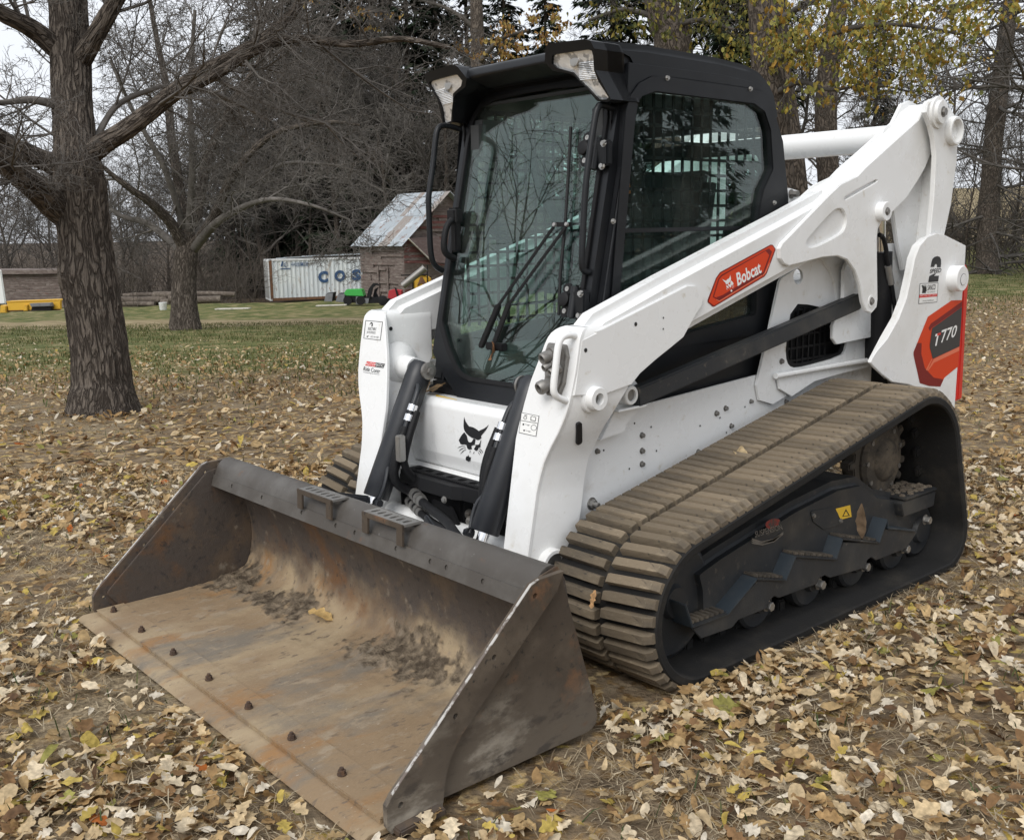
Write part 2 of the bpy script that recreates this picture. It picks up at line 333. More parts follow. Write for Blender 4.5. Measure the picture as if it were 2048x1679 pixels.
M['bdust'] = mat('dusty_bucket_steel', (.13, .108, .084), .85, .0, [(6, (.34, .305, .25), .50, .64, 9), (8, (.15, .085, .05), .58, .72, 8), (22, (.075, .064, .054), .52, .68, 8)], ((60, .35, .003),), stretch=(.5, 1, 1), spec=.2)
M['bside'] = blend_z('bucket_outside', M['bdust'], M['bouter'], .02, .30)
LD = empty('track_loader', (0, 0, 0))
tag(LD, 'white compact track loader with black cab, rubber tracks and a rusty bucket lowered in front', 'track loader')
FS = {}
def fy(y):
    if y not in FS: FS[y] = FY(y)
    return FS[y]
def hexbolt(mb, p, ax, r=.012, h=.010, washer=True):
    p = np.array(p, float); ax = np.array(ax, float)
    if washer: mb.cyl(p, p+ax*.003, r*1.35, 16)
    mb.cyl(p+ax*.003, p+ax*(h+.003), r, 6)
# ---------------------------------------------------------------- bucket
W2 = .995
pp = [(1.145, .032), (.90, .030), (.70, .029), (.62, .032), (.55, .045), (.505, .075), (.480, .13), (.473, .20), (.482, .28), (.505, .36), (.53, .44), (.552, .522)]
pp = chaikin(pp, 1, False)
P = np.array(pp); seglen = np.r_[0, np.cumsum(np.linalg.norm(np.diff(P, axis=0), axis=1))]
NU, NV = 96, 260
uu = np.linspace(0, seglen[-1], NU); xs = np.interp(uu, seglen, P[:, 0]); zs = np.interp(uu, seglen, P[:, 1])
tx, tz = np.gradient(xs), np.gradient(zs); ln = np.hypot(tx, tz); nx, nz = tz/ln, -tx/ln      # inner side
nx, nz = np.where(nz < 0, nx, nx), nz
V = []; CAKE = []; ys = np.linspace(-W2+.018, W2-.018, NV)
for i in range(NU):
    for y in ys:
        x, z = xs[i], zs[i]
        n1 = mnoise.fractal(Vector((x*7, y*5, z*7)), 1.0, 2.1, 5)
        n2 = mnoise.fractal(Vector((x*24+3, y*24, z*24)), 1.0, 2.1, 4)
        d = .0024*n1+.0012*n2
        cb = math.exp(-((x-.58)/.12)**2)*max(0, 1-z/.26)*max(0, .70+1.5*mnoise.noise(Vector((x*5, y*2.6+5, 0))))   # caked earth in the back corner
        cb = max(cb, .9*math.exp(-((y+.93)/.10)**2)*math.exp(-((x-.62)/.16)**2)*max(0, 1-z/.25))
        n3 = mnoise.fractal(Vector((x*48, y*48, z*48)), 1.0, 2.0, 3); d += cb*(.010+.020*abs(n1)+.018*max(0, n2)+.006*n3)
        V.append((x+abs(nx[i])*d if z > .04 else x, y, z+abs(nz[i])*d)); CAKE.append(cb*(1+.9*n1+.7*n2))
V = np.array(V); b = len(V)
V2 = V.copy().reshape(NU, NV, 3); V2[:, :, 0] = (xs-np.abs(nx)*.012)[:, None]; V2[:, :, 2] = (zs-np.abs(nz)*.012)[:, None]
idx = np.arange(NU*NV).reshape(NU, NV)
q = np.stack([idx[:-1, :-1], idx[1:, :-1], idx[1:, 1:], idx[:-1, 1:]], -1).reshape(-1, 4)
BK = np_mesh('bucket', np.vstack([V, V2.reshape(-1, 3)]), np.vstack([q[:, ::-1], q+b]), M['bshell'], LD)
_ca = BK.data.attributes.new('cake', 'FLOAT', 'POINT'); _ca.data.foreach_set('value', np.r_[np.array(CAKE), np.zeros(len(CAKE))].astype(np.float32))
_t = M['bshell'].node_tree; _o = [n for n in _t.nodes if n.type == 'OUTPUT_MATERIAL'][0]; _src = _o.inputs[0].links[0].from_socket      # earth caked over the steel
_a = _t.nodes.new('ShaderNodeAttribute'); _a.attribute_name = 'cake'; _tc = _t.nodes.new('ShaderNodeTexCoord')
def _nz(sc, det):
    n = _t.nodes.new('ShaderNodeTexNoise'); n.inputs['Scale'].default_value = sc; n.inputs['Detail'].default_value = det; _t.links.new(_tc.outputs['Object'], n.inputs['Vector']); return n.outputs['Fac']
_ma = _t.nodes.new('ShaderNodeMath'); _ma.operation = 'MULTIPLY_ADD'; _ma.inputs[1].default_value = 1.3; _t.links.new(_nz(24, 9), _ma.inputs[0]); _t.links.new(_a.outputs['Fac'], _ma.inputs[2])
_mr = _t.nodes.new('ShaderNodeMapRange'); _mr.interpolation_type = 'SMOOTHSTEP'; _mr.inputs[1].default_value = .92; _mr.inputs[2].default_value = 1.22; _t.links.new(_ma.outputs[0], _mr.inputs[0])
_rp = _t.nodes.new('ShaderNodeValToRGB'); _e = _rp.color_ramp.elements; _e[0].position = .36; _e[0].color = (.065, .050, .036, 1); _e[1].position = .66; _e[1].color = (.205, .162, .115, 1); _t.links.new(_nz(30, 9), _rp.inputs[0])
_pb = _t.nodes.new('ShaderNodeBsdfPrincipled'); _pb.inputs['Roughness'].default_value = .95; _pb.inputs['Specular IOR Level'].default_value = .1; _t.links.new(_rp.outputs[0], _pb.inputs['Base Color'])
_bp = _t.nodes.new('ShaderNodeBump'); _bp.inputs['Strength'].default_value = 1.0; _bp.inputs['Distance'].default_value = .012; _t.links.new(_nz(60, 9), _bp.inputs['Height']); _t.links.new(_bp.outputs[0], _pb.inputs['Normal'])
_mx = _t.nodes.new('ShaderNodeMixShader'); _t.links.new(_mr.outputs[0], _mx.inputs[0]); _t.links.new(_src, _mx.inputs[1]); _t.links.new(_pb.outputs[0], _mx.inputs[2]); _t.links.new(_mx.outputs[0], _o.inputs[0])
tag(BK, 'wide rusty digging bucket with caked earth inside')
for s in (1, -1):
    f = fy(W2) if s > 0 else mirror(fy(W2))
    side = [(.385, .022), (1.05, .022), (1.10, .085), (.655, .497), (.540, .516)]
    plate('side_wall', f, rpoly(side, [.05, 0, .02, .01, .01]), -.014, -.002, M['bside'] if s > 0 else M['binner'], BK, bevel=.002)
    cut = [(.980, .006), (1.135, .004), (1.146, .025), (1.146, .080), (1.128, .104), (.668, .524), (.640, .533), (.549, .536), (.575, .485), (.915, .183), (.950, .135), (.966, .090)]
    holes = [circ(c, .008, 10) for c in ((1.105, .070), (.93, .243), (.80, .362), (.655, .492))]
    o = plate('side_cutter', f, cut, -.001, .017, M['bside'] if s > 0 else M['binner'], BK, holes=holes, bevel=.0015)
    # bright scraped strip on the cutter's edge
    ed = [(1.128, .1045), (.668, .5245), (.640, .5335)]
    mb = MB(); y0 = s*(W2+.0125); hw = .0042
    for (x0, z0), (x1, z1) in zip(ed[:-1], ed[1:]):
        mb.add([(x0, y0-hw, z0+.0012), (x1, y0-hw, z1+.0012), (x1, y0+hw, z1+.0012), (x0, y0+hw, z0+.0012), (x0, y0-hw, z0-.002), (x1, y0-hw, z1-.002), (x1, y0+hw, z1-.002), (x0, y0+hw, z0-.002)],
               [(0, 1, 2, 3), (4, 7, 6, 5), (0, 4, 5, 1), (3, 2, 6, 7), (0, 3, 7, 4), (1, 5, 6, 2)])
    mb.build('scraped_edge', M['bright'], BK)
    # bent rail end cap
    plate('rail_end_plate', f, rpoly([(.50, .42), (.625, .425), (.612, .526), (.545, .543), (.515, .50)], .012), -.020, -.015, M['binner'], BK, bevel=.001)
    mb = MB(); mb.bar((1.13, s*(W2+.030), .012), (.99, s*(W2+.030), .020), .034, .020); mb.build('wear_shoe', M['binner'], BK, bevel=.004)
rail = [(.528, .505), (.532, .525), (.543, .540), (.560, .547), (.578, .545), (.596, .536), (.611, .520), (.622, .498), (.632, .470), (.640, .445), (.634, .440), (.626, .466), (.616, .493), (.605, .513), (.592, .527), (.576, .535), (.560, .537), (.549, .531), (.541, .520), (.537, .505)]
fr0 = FY(0)
hl = []
o = plate('top_rail', fr0, rail, -(W2-.021), W2-.021, M['blip'], BK, bevel=.0015, ang=50)
mb = MB(); mb.box((.627, 0, .462), (.001, .001, .001))
fl = Fr((.640, 0, .445), (0, 1, 0), (-.026, 0, .085))
hs_ = [circ((y, .022), .008, 10) for y in (-.80, -.55, -.25, -.02, .10, .34, .52, .60, .77)]
plate('rail_lip', fl, [(-(W2-.022), -.006), (W2-.022, -.006), (W2-.022, .040), (-(W2-.022), .040)], .001, .004, M['blip'], BK, holes=hs_, bevel=.0008)
ce = [(1.000, .002), (1.205, .002), (1.213, .006), (1.190, .018), (1.000, .018)]
plate('cutting_edge', fr0, ce, -W2-.004, W2+.004, M['bfloor'], BK, bevel=.0015)
plate('edge_base', fr0, [(1.04, .020), (1.142, .020), (1.142, .034), (1.04, .036)], -(W2-.019), W2-.019, M['bfloor'], BK, bevel=.002)
for y in (-.905, -.630, -.350, -.070, .205, .468, .735):
    mb = MB(); p = np.array((1.103, y, .036)); mb.cyl(p, p+(0, 0, .003), .013, 18); mb.cyl(p+(0, 0, .003), p+(0, 0, .013), .0108, 6); mb.cyl(p+(0, 0, .013), p+(0, 0, .020), .0058, 10)
    mb.build('edge_bolt', M['rustbolt'], BK)
mb = MB()
for k in range(46):                                            # clods of packed earth
    rr = random.Random(k); y = rr.uniform(-.95, .85) if k > 22 else rr.uniform(-.95, -.6); x = rr.gauss(.58, .04); r = rr.uniform(.004, .015)*(.7 if k > 22 else 1.1)
    n = 7
    mb.lathe((x, y, .030), (0, 0, 1), [(-.003, r*.9), (r*.35, r), (r*.75, r*.75), (r*1.05*rr.uniform(.7, 1), r*.25)], n)
v = np.array(mb.v); v += np.array([[mnoise.noise(Vector(p*40))*.006 for _ in range(3)] for p in [Vector(x) for x in v]]); mb.v = [tuple(x) for x in v]
o = mb.build('dirt_clods', M['grime'], BK, ang=60); o['kind'] = 'stuff'
fz = FZ(.550)
for y0, y1 in ((-.262, -.030), (.160, .392)):
    xa, xb = .575, .642; hol = []
    for k in range(6):
        yc = y0+.028+(y1-y0-.056)*k/5; hol.append(rpoly([(xa+.016, yc-.008), (xa+.050, yc-.008), (xa+.050, yc+.008), (xa+.016, yc+.008)], .0078, 3))
    st = plate('step_bracket', fz, rpoly([(xa, y0), (xb, y0), (xb, y1), (xa, y1)], [0, .01, .01, 0]), -.004, .004, M['tinsteel'], BK, holes=hol, bevel=.0015)
    for a, bb in ((y0, y0+.036), (y1-.036, y1)):
        plate('bracket_leg', Fr((.645, 0, .550), (0, 1, 0), (-.05, 0, 1)), rpoly([(a, -.066), (bb, -.066), (bb, .003), (a, .003)], .004), -.008, .0, M['bouter'], st, bevel=.002)
    mb = MB(); mb.box((.643, (y0+y1)/2, .546), (.007, y1-y0, .018)); mb.build('front_lip', M['bouter'], st, bevel=.002)
# ---------------------------------------------------------------- quick-attach frame behind the bucket
QA = plate('attach_frame', fr0, rpoly([(.20, .10), (.40, .06), (.440, .20), (.462, .33), (.462, .455), (.42, .465), (.26, .39), (.18, .30)], .03), -.39, .39, M['white'], LD, bevel=.012, seg=3)
mb = MB(); mb.cyl((.147, -.50, .346), (.147, .50, .346), .043, 28); mb.build('cross_tube', M['white'], QA)
for pa, pb in (((.45, -.325, .478), (.43, -.125, .497)), ((.43, .215, .500), (.46, .330, .462))):
    mb = MB(); mb.bar(pa, pb, .016, .034); mb.build('latch_lever', M['cyl'], QA, bevel=.006)
# ---------------------------------------------------------------- tracks
CI = [((-.095, .243), .210), ((-1.48, .492), .250), ((-1.715, .155), .122)]
pts = np.array([(c[0]+r*math.cos(t), c[1]+r*math.sin(t)) for c, r in CI for t in np.linspace(0, 2*math.pi, 240, endpoint=False)])
def hull(p):
    p = sorted(map(tuple, p)); 
    def half(q):
        h = []
        for a in q:
            while len(h) > 1 and (h[-1][0]-h[-2][0])*(a[1]-h[-2][1])-(h[-1][1]-h[-2][1])*(a[0]-h[-2][0]) <= 0: h.pop()
            h.append(a)
        return h
    a, b = half(p), half(p[::-1]); return a[:-1]+b[:-1]
H = np.array(hull(pts)); Hc = np.vstack([H, H[:1]])
sl = np.r_[0, np.cumsum(np.linalg.norm(np.diff(Hc, axis=0), axis=1))]; PER = sl[-1]
def path(s):
    s = np.mod(s, PER); return np.stack([np.interp(s, sl, Hc[:, 0]), np.interp(s, sl, Hc[:, 1])], -1)
def tang(s): d = path(s+.012)-path(s-.012); return d/np.linalg.norm(d, axis=-1)[..., None]
NS = 340; ss = np.linspace(0, PER, NS, endpoint=False); PI_ = path(ss); TT = tang(ss); NN = np.stack([TT[:, 1], -TT[:, 0]], -1)
# small sag of the upper run
TH = .034
NL = 104; PITCH_L = PER/NL
def lug_mesh(outer):
    a, b = (.783, .988) if outer else (.548, .757)
    w, h = PITCH_L*.385, .032
    mb = MB()
    # local: x along track, y across, z outward
    sec = [(-w, 0), (-w*.93, h*.82), (-w*.80, h), (w*.80, h), (w*.93, h*.82), (w, 0)]
    ysn = [(a, .86, -.012 if outer else 0), (a+.008, 1.0, -.010 if outer else 0), (b-.020 if outer else b-.008, 1.0, .008 if outer else 0), (b, .45 if outer else .86, .010 if outer else 0)]
    V = []; 
    for y, hs2, sk in ysn:
        V += [(x+sk, y, z*hs2) for x, z in sec]
    n = len(sec); Fc = [(i*n+k, i*n+k+1, (i+1)*n+k+1, (i+1)*n+k) for i in range(3) for k in range(n-1)]+[tuple(range(n-1, -1, -1)), tuple(3*n+k for k in range(n))]
    me = bpy.data.meshes.new('lug'); me.from_pydata(V, [], Fc)
    bm = bmesh.new(); bm.from_mesh(me); bmesh.ops.recalc_face_normals(bm, faces=bm.faces); bm.to_mesh(me); bm.free()
    fin(me, 30); me.materials.append(M['lug']); return me
LM = [lug_mesh(True), lug_mesh(False)]
def lug_matrix(s_, side):
    p = path(np.array(s_)); t = tang(np.array(s_)); n = np.array([t[1], -t[0]]); p = p+n*(TH-.002)
    return Matrix(((t[0], 0, n[0], p[0]), (0, side, 0, 0), (t[1], 0, n[1], p[1]), (0, 0, 0, 1)))
for side in (1, -1):
    # belt: closed band with worn edges
    prof = [(.5425, .006), (.548, 0.0), (.70, 0.0), (.72, -.012), (.815, -.012), (.835, 0.0), (.987, 0.0), (.9925, .006), (.9925, TH-.006), (.986, TH), (.77, TH), (.549, TH), (.5425, TH-.006)]
    V = []
    for i in range(NS):
        for y, h in prof: V.append((PI_[i, 0]+NN[i, 0]*h, side*y, PI_[i, 1]+NN[i, 1]*h))
    k = len(prof); ii = np.arange(NS*k).reshape(NS, k); jj = np.roll(ii, -1, 0)
    q = np.stack([ii, np.roll(ii, -1, 1), np.roll(jj, -1, 1), jj], -1).reshape(-1, 4)
    TR = np_mesh('rubber_track', V, q if side < 0 else q[:, ::-1], M['rubber'], LD); fin(TR.data, 40)
    tag(TR, 'dusty rubber track on the near side' if side > 0 else 'rubber track on the far side')
    rest = MB()
    for i in range(NL):
        for outer in (0, 1):
            s_ = (i+(.5 if outer else 0))*PITCH_L; p = path(np.array(s_)); mt = lug_matrix(s_, side)
            vis = side > 0 and p[1] > .012 or side < 0 and p[0] > -.25
            if vis:
                o = bpy.data.objects.new('tread_lug', LM[0 if outer else 1]); COL.objects.link(o); o.parent = TR; o.matrix_world = mt
            else:
                me = LM[0 if outer else 1]; rest.add([mt@v.co for v in me.vertices], [tuple(f.vertices) for f in me.polygons])
    o = rest.build('tread_lugs_hidden_run', M['lug'], TR, ang=30); o['kind'] = 'stuff'
    # guide lugs inside the belt
    g = MB()
    for i in range(52):
        s_ = i*PER/52; p = path(np.array(s_)); t = tang(np.array(s_)); n = np.array([t[1], -t[0]])
        for y in (.715, .82):
            c = np.array((p[0]-n[0]*.022, side*y, p[1]-n[1]*.022)); g.box(c, (.042, .022, .044), np.array([[t[0], 0, n[0]], [0, 1, 0], [t[1], 0, n[1]]]))
    o = g.build('guide_lugs', M['rubber'], TR, bevel=.006); o['kind'] = 'stuff'
    # sprocket with teeth, hub and bolts
    sp = MB(); c = np.array((-1.48, 0, .492)); nT = 19
    prof2 = []
    for kk in range(nT):
        for da, rr in ((-.30, .186), (-.18, .222), (.18, .222), (.30, .186)):
            t = (kk+da)*2*math.pi/nT; prof2.append((c[0]+rr*math.cos(t), c[2]+rr*math.sin(t)))
    SPK = plate('drive_sprocket', fy(.76) if side > 0 else mirror(fy(.76)), prof2, -.025, .02, M['dustiron'], LD, holes=[circ((c[0], c[2]), .10, 30)], bevel=.005)
    mb = MB(); mb.lathe((c[0], side*.70, c[2]), (0, side, 0), [(0, .15), (.09, .148), (.105, .135), (.112, .09), (.120, .085), (.135, .06), (.137, .02)], 36); hub = mb.build('hub', M['dustiron'], SPK)
    for kk in range(9):
        t = kk*2*math.pi/9; mb = MB(); hexbolt(mb, (c[0]+.128*math.cos(t), side*.795, c[2]+.128*math.sin(t)), (0, side, 0), .011, .012); mb.build('hub_bolt', M['tinsteel'], SPK)
    # idlers and rollers
    for (cx, cz), r in (((-.095, .243), .205), ((-1.715, .155), .118)):
        mb = MB(); mb.lathe((cx, side*.70, cz), (0, side, 0), [(0, r), (.05, r), (.052, r*.86), (.075, r*.80), (.095, r*.86), (.097, r), (.135, r), (.15, r*.9), (.151, .06), (.17, .05)], 48); mb.build('idler_wheel', M['frameblack'], LD)
    for x in (-.541, -.865, -1.180, -1.488):
        mb = MB(); mb.lathe((x, side*.70, .131), (0, side, 0), [(0, .100), (.04, .100), (.042, .085), (.11, .085), (.112, .100), (.155, .100), (.165, .09), (.168, .04), (.19, .035)], 32); mb.build('roller', M['frameblack'], LD)
# ---------------------------------------------------------------- track frames with step plates
for side in (1, -1):
    F_ = (lambda y: fy(y)) if side > 0 else (lambda y: mirror(fy(y)))
    f93 = fy(.93); ref = lambda ps: f93.px('N', ps)
    body = [(-.16, .335), (-.19, .25), (-.20, .12), (-.45, .10), (-1.60, .16), (-1.72, .24), (-1.70, .345), (-1.50, .355), (-1.33, .40), (-1.20, .475), (-1.02, .485), (-.75, .455), (-.50, .41), (-.30, .372)]
    TF = plate('track_frame', F_(.80), rpoly(body, .04), -.16, .075, M['frameblack'], LD, bevel=.055, seg=5)
    skirt = ref([(190, 915), (270, 1120), (290, 1150), (350, 1217), (562, 1142), (605, 1088), (800, 1010), (812, 962), (850, 925), (880, 940), (1140, 845), (1160, 800), (1195, 785), (1230, 802), (1465, 735), (1485, 680), (1510, 662), (1545, 682), (1750, 602), (1822, 495), (1800, 478), (1600, 462), (1610, 400), (1590, 383), (1470, 378), (1440, 450), (1560, 548), (1310, 540), (1305, 505), (1160, 480), (1120, 560), (1262, 660), (975, 650), (990, 650), (965, 615), (860, 600), (790, 740), (915, 810), (735, 805), (640, 760), (520, 1030), (285, 1090), (245, 990)])
    # the skirt is built as a closed lower plate plus four zig-zag step wings
    low = ref([(290, 1150), (350, 1217), (562, 1142), (605, 1088), (800, 1010), (812, 962), (850, 925), (880, 940), (1140, 845), (1160, 800), (1195, 785), (1230, 802), (1465, 735), (1485, 680), (1510, 662), (1545, 682), (1750, 602), (1822, 495), (1800, 478), (1605, 470), (1548, 562), (1320, 560), (1262, 680), (990, 665), (915, 822), (735, 820), (520, 1040)])
    SK = plate('skirt_plate', F_(.93), low, -.010, .0, M['frameblack'], TF, bevel=.002)
    zig = ref([(235, 985), (283, 1135), (520, 1050), (722, 808), (918, 818), (985, 655), (1262, 674), (1306, 535), (1555, 562), (1610, 405), (1618, 462), (1800, 480)])
    for k_ in range(len(zig)-1):
        a, b_ = zig[k_], zig[k_+1]; d = np.array((b_[0]-a[0], 0, b_[1]-a[1])); L_ = np.linalg.norm(d); d /= L_; nrm = np.array((-d[2], 0, d[0])); tread = k_ in (1, 3, 5, 7)
        mb = MB(); mb.box(((a[0]+b_[0])/2, side*.895, (a[1]+b_[1])/2), (L_+.006, .085, .008), np.stack([d, (0, 1, 0), nrm], 1)); so = mb.build('step_plate' if tread else 'step_riser', M['stepblue'] if not tread else M['frameblack'], TF, bevel=.0025)
        if tread:
            mb = MB(); up_ = nrm if nrm[2] > 0 else -nrm
            for kk in range(7):
                c_ = np.array((a[0], side*.897, a[1]))+d*L_*(kk+.5)/7+up_*.009; mb.box(c_, (L_/10, .055, .011), np.stack([d, (0, 1, 0), nrm], 1))
            mb.build('step_tread', M['dustiron'], so, bevel=.002)
    sh = ref([(1560, 250), (1690, 365), (1955, 268), (1800, 240)])
    mb = MB(); mb.box((-1.60, side*.83, .345), (.26, .17, .012)); sh_o = mb.build('rear_shelf', M['frameblack'], TF, bevel=.003)
    mb = MB()
    for kk in range(60):
        rr = random.Random(kk+77); mb.lathe((-1.60+rr.uniform(-.12, .12), side*(.83+rr.uniform(-.07, .075)), .350), (0, 0, 1), [(0, .014), (.007, .012), (.013*rr.random(), .004)], 6)
    o = mb.build('shelf_debris', M['grime'], TF); o['kind'] = 'stuff'
    plate('rear_bracket', F_(.91), rpoly([(-1.47, .27), (-1.72, .27), (-1.73, .335), (-1.44, .335)], .01), -.08, 0, M['frameblack'], TF, bevel=.003)
    for x, z in ((-.541, .129), (-.865, .130), (-1.180, .127), (-1.488, .133), (-1.657, .222)):
        mb = MB(); hexbolt(mb, (x, side*.905, z), (0, side, 0), .017, .022); mb.build('axle_bolt', M['steel'], TF, bevel=.0015)
    if side > 0:
        cv = fy(.876).px('N', [(1090, 345), (1250, 320), (1280, 360), (1300, 440), (1180, 470), (1110, 420)])
        cp = plate('grease_cover', fy(.876), rpoly(cv, .01), -.002, .003, M['frameblack'], TF, bevel=.001)
        for u, v in ((1110, 377), (1295, 412)):
            a = fy(.876).px('N', [(u, v)])[0]; mb = MB(); hexbolt(mb, (a[0], .879, a[1]), (0, 1, 0), .007, .005); mb.build('cover_bolt', M['tinsteel'], cp)
        q = fy(.877).px('N', [(1265, 330), (1365, 305), (1375, 385), (1300, 405)])
        lb = sheet('warning_label', fy(.877), [q], .001, M['yellowlabel'], TF)
        q = fy(.877).px('N', [(1310, 385), (1335, 330), (1362, 378)]); q2 = fy(.877).px('N', [(1318, 380), (1335, 345), (1354, 375)])
        sheet('warning_triangle', fy(.877), [[q, q2]], .0016, M['mark'], lb)
        e1 = fy(.877).px('N', [(780, 430), (830, 395), (885, 400), (890, 425), (850, 460), (800, 470)]); sheet('worn_red_mark', fy(.877), [chaikin(e1, 1)], .001, M['wornred'], TF)
        lettering('worn_lettering', fy(.877), fy(.877).px('N', [(715, 485), (890, 435), (905, 470), (715, 525)]), 'SUSPENSION', .0014, M['tinsteel'], TF)
        for kk in range(3):
            ar = fy(.877).px('N', [(690-3*kk, 530+14*kk), (760, 552+8*kk), (840, 535+4*kk), (910, 485+6*kk), (905, 492+8*kk), (845, 545+6*kk), (762, 562+9*kk), (700, 545+12*kk)]); sheet('worn_swoosh', fy(.877), [ar], .0013, M['tinsteel'], TF)
# ---------------------------------------------------------------- chassis
for s in (1, -1):
    F_ = (lambda y: fy(y)) if s > 0 else (lambda y: mirror(fy(y)))
    f49 = fy(.49)
    pan = [(.10, .46), (-.063, .455), (-.216, .50), (-1.9, .47), (-1.9, .82), (-1.20, .835), (-1.08, .86)] + [(-1.048, .863), (-.35, .822), (-.22, .80), (.02, .72), (.10, .66)]
    CH = plate('side_frame', F_(.49), pan, -.012, 0, M['white'], LD, bevel=.002)
    if s > 0:
        for u, v, r in ((453, 423, .012), (453, 492, .012), (453, 551, .012), (784, 325, .012), (825, 303, .012), (850, 381, .011), (938, 272, .010), (703, 497, .012), (1093, 272, .010), (253, 494, .011), (463, 655, .012)):
            a = f49.px('D', [(u, v)])[0]; mb = MB(); hexbolt(mb, (a[0], .489, a[1]), (0, 1, 0), r*.72, .010); mb.build('frame_bolt', M['tinsteel'], CH, bevel=.001)
        a = f49.px('D', [(230, 727)])[0]; mb = MB(); hexbolt(mb, (a[0], .489, a[1]), (0, 1, 0), .017, .014); mb.cyl((a[0], .50, a[1]), (a[0], .525, a[1]), .009, 12); mb.build('frame_bolt', M['steel'], CH, bevel=.001)
        dots = [circ(f49.px('D', [d])[0], .0042, 8) for d in ((420, 370), (494, 386), (283, 490), (518, 492), (397, 572), (712, 381), (801, 345), (829, 411), (912, 297))]
        sheet('hole_shade_discs', f49, dots, .0008, M['mark'], CH)  # flat black discs painted in for the dark inside of drilled holes
    # raised rear side panel with the grille opening
    rp = fy(.505).px('C', [(585, 1040), (575, 1060), (520, 1320), (468, 1545), (455, 1600), (470, 1679), (540, 1700), (640, 1640), (760, 1560), (900, 1520), (1060, 1490), (1140, 1500), (1150, 1200), (1000, 900), (800, 900)])
    gh = fy(.505).px('C', [(640, 1172), (760, 1180), (930, 1235), (940, 1260), (925, 1410), (900, 1450), (700, 1505), (640, 1510), (612, 1480), (605, 1400)])
    ov = fy(.505).px('C', [(648, 1010), (672, 985), (697, 1005), (697, 1050), (672, 1078), (648, 1055)])
    RP = plate('rear_side_panel', F_(.505), rp, -.012, 0, M['white'], CH, holes=[chaikin(gh, 1), chaikin(ov, 2)], bevel=.002)
    gm = MB()
    xs_ = [p[0] for p in gh]; zs_ = [p[1] for p in gh]; gx0, gx1, gz0, gz1 = min(xs_), max(xs_), min(zs_), max(zs_)
    gi = fy(.50).px('C', [(640, 1190), (925, 1250), (915, 1420), (720, 1490), (630, 1495), (612, 1420)])
    gho = [(p[0]*.88+.12*(gx0+gx1)/2, p[1]*.88+.12*(gz0+gz1)/2) for p in gh]
    plate('grille_frame', F_(.500), chaikin(gh, 1), -.012, -.004, M['blackmatte'], RP, holes=[chaikin(gho, 1)], bevel=.002)
    gb = MB()
    for k in range(8):
        x = gx0+.16+(gx1-gx0-.18)*k/7; gb.box((x, s*.488, (gz0+gz1)/2), (.008, .008, gz1-gz0-.03))
    for k in range(5):
        z = gz0+.03+(gz1-gz0-.06)*k/4; gb.box(((gx0+gx1)/2-.0, s*.486, z), (gx1-gx0-.03, .008, .008))
    gb.build('grille_bars', M['blackmatte'], RP)
    mb = MB(); a = fy(.53).px('C', [(560, 1553), (800, 1510), (1050, 1470)])
    mb.tube([(p[0], s*.525, p[1]) for p in a], .012, 10); mb.build('fender_rail', M['white'], RP)
    fl_ = fy(.52).px('C', [(565, 1560), (800, 1520), (1050, 1480), (1060, 1500), (900, 1540), (760, 1580), (640, 1660), (575, 1620)])
    plate('fender_lip', F_(.52), fl_, -.01, .0, M['white'], RP, bevel=.002)
    if s > 0:
        a = fy(.505).px('C', [(583, 1475)])[0]; mb = MB(); hexbolt(mb, (a[0], .505, a[1]), (0, 1, 0), .009, .008); mb.build('panel_bolt', M['tinsteel'], RP)
    # front bracket that carries the lower link
    br = fy(.60).px('Y', [(1270, 1050), (1350, 880), (1410, 835), (1450, 880), (1470, 970), (1470, 1080), (1515, 1090), (1510, 1110), (1215, 1190), (1060, 1470), (1050, 1465), (1200, 1150)])
    BR = plate('link_bracket', F_(.53), fy(.53).px('Y', [(1200, 1160), (1300, 1040), (1350, 880), (1410, 835), (1450, 880), (1470, 970), (1475, 1090), (1440, 1180), (1330, 1300), (1310, 1380), (1060, 1470), (1130, 1330)]), -.038, .0, M['white'], CH, bevel=.002)
    c = fy(.575).px('Y', [(1387, 1000)])[0]; mb = MB(); mb.lathe((c[0], s*.50, c[1]), (0, s, 0), [(0, .034), (.07, .034), (.074, .031), (.074, .021), (.062, .021), (.062, .001)], 28); mb.build('link_boss', M['white'], BR)
    mb = MB(); mb.cyl((c[0], s*.50, c[1]), (c[0], s*.566, c[1]), .02, 20); mb.build('link_pin', M['tinsteel'], BR)
    sv = fy(.56).px('Y', [(1215, 1165), (1515, 1100)]); mb = MB(); mb.bar((sv[0][0], s*.53, sv[0][1]), (sv[1][0], s*.53, sv[1][1]), .085, .008); mb.build('bracket_shelf', M['white'], BR, bevel=.002)
    # black lower link bar
    a = fy(.56).px('C', [(985, 1160)])[0]; mb = MB(); mb.bar((c[0]-.03, s*.555, c[1]-.012), (a[0], s*.555, a[1]), .045, .068); mb.build('lower_link', M['frameblack'], LD, bevel=.006)
# engine bay and rear body
mb = MB(); mb.box((-1.55, 0, .80), (1.25, .86, .70)); mb.box((-.55, 0, .66), (.95, .90, .38)); mb.build('engine_bay', M['blackmatte'], LD, bevel=.02)
plate('rear_hood', fr0, rpoly([(-1.30, 1.15), (-1.36, 1.22), (-2.20, 1.26), (-2.28, 1.15)], .04), -.42, .42, M['white'], LD, bevel=.02, seg=3)
mb = MB(); mb.box((-2.27, 0, .86), (.10, 1.30, .80)); mb.build('tailgate', M['white'], LD, bevel=.03, seg=3)
mb = MB(); mb.box((-.20, 0, .42), (.55, .96, .22)); mb.build('belly_frame', M['white'], LD, bevel=.01)
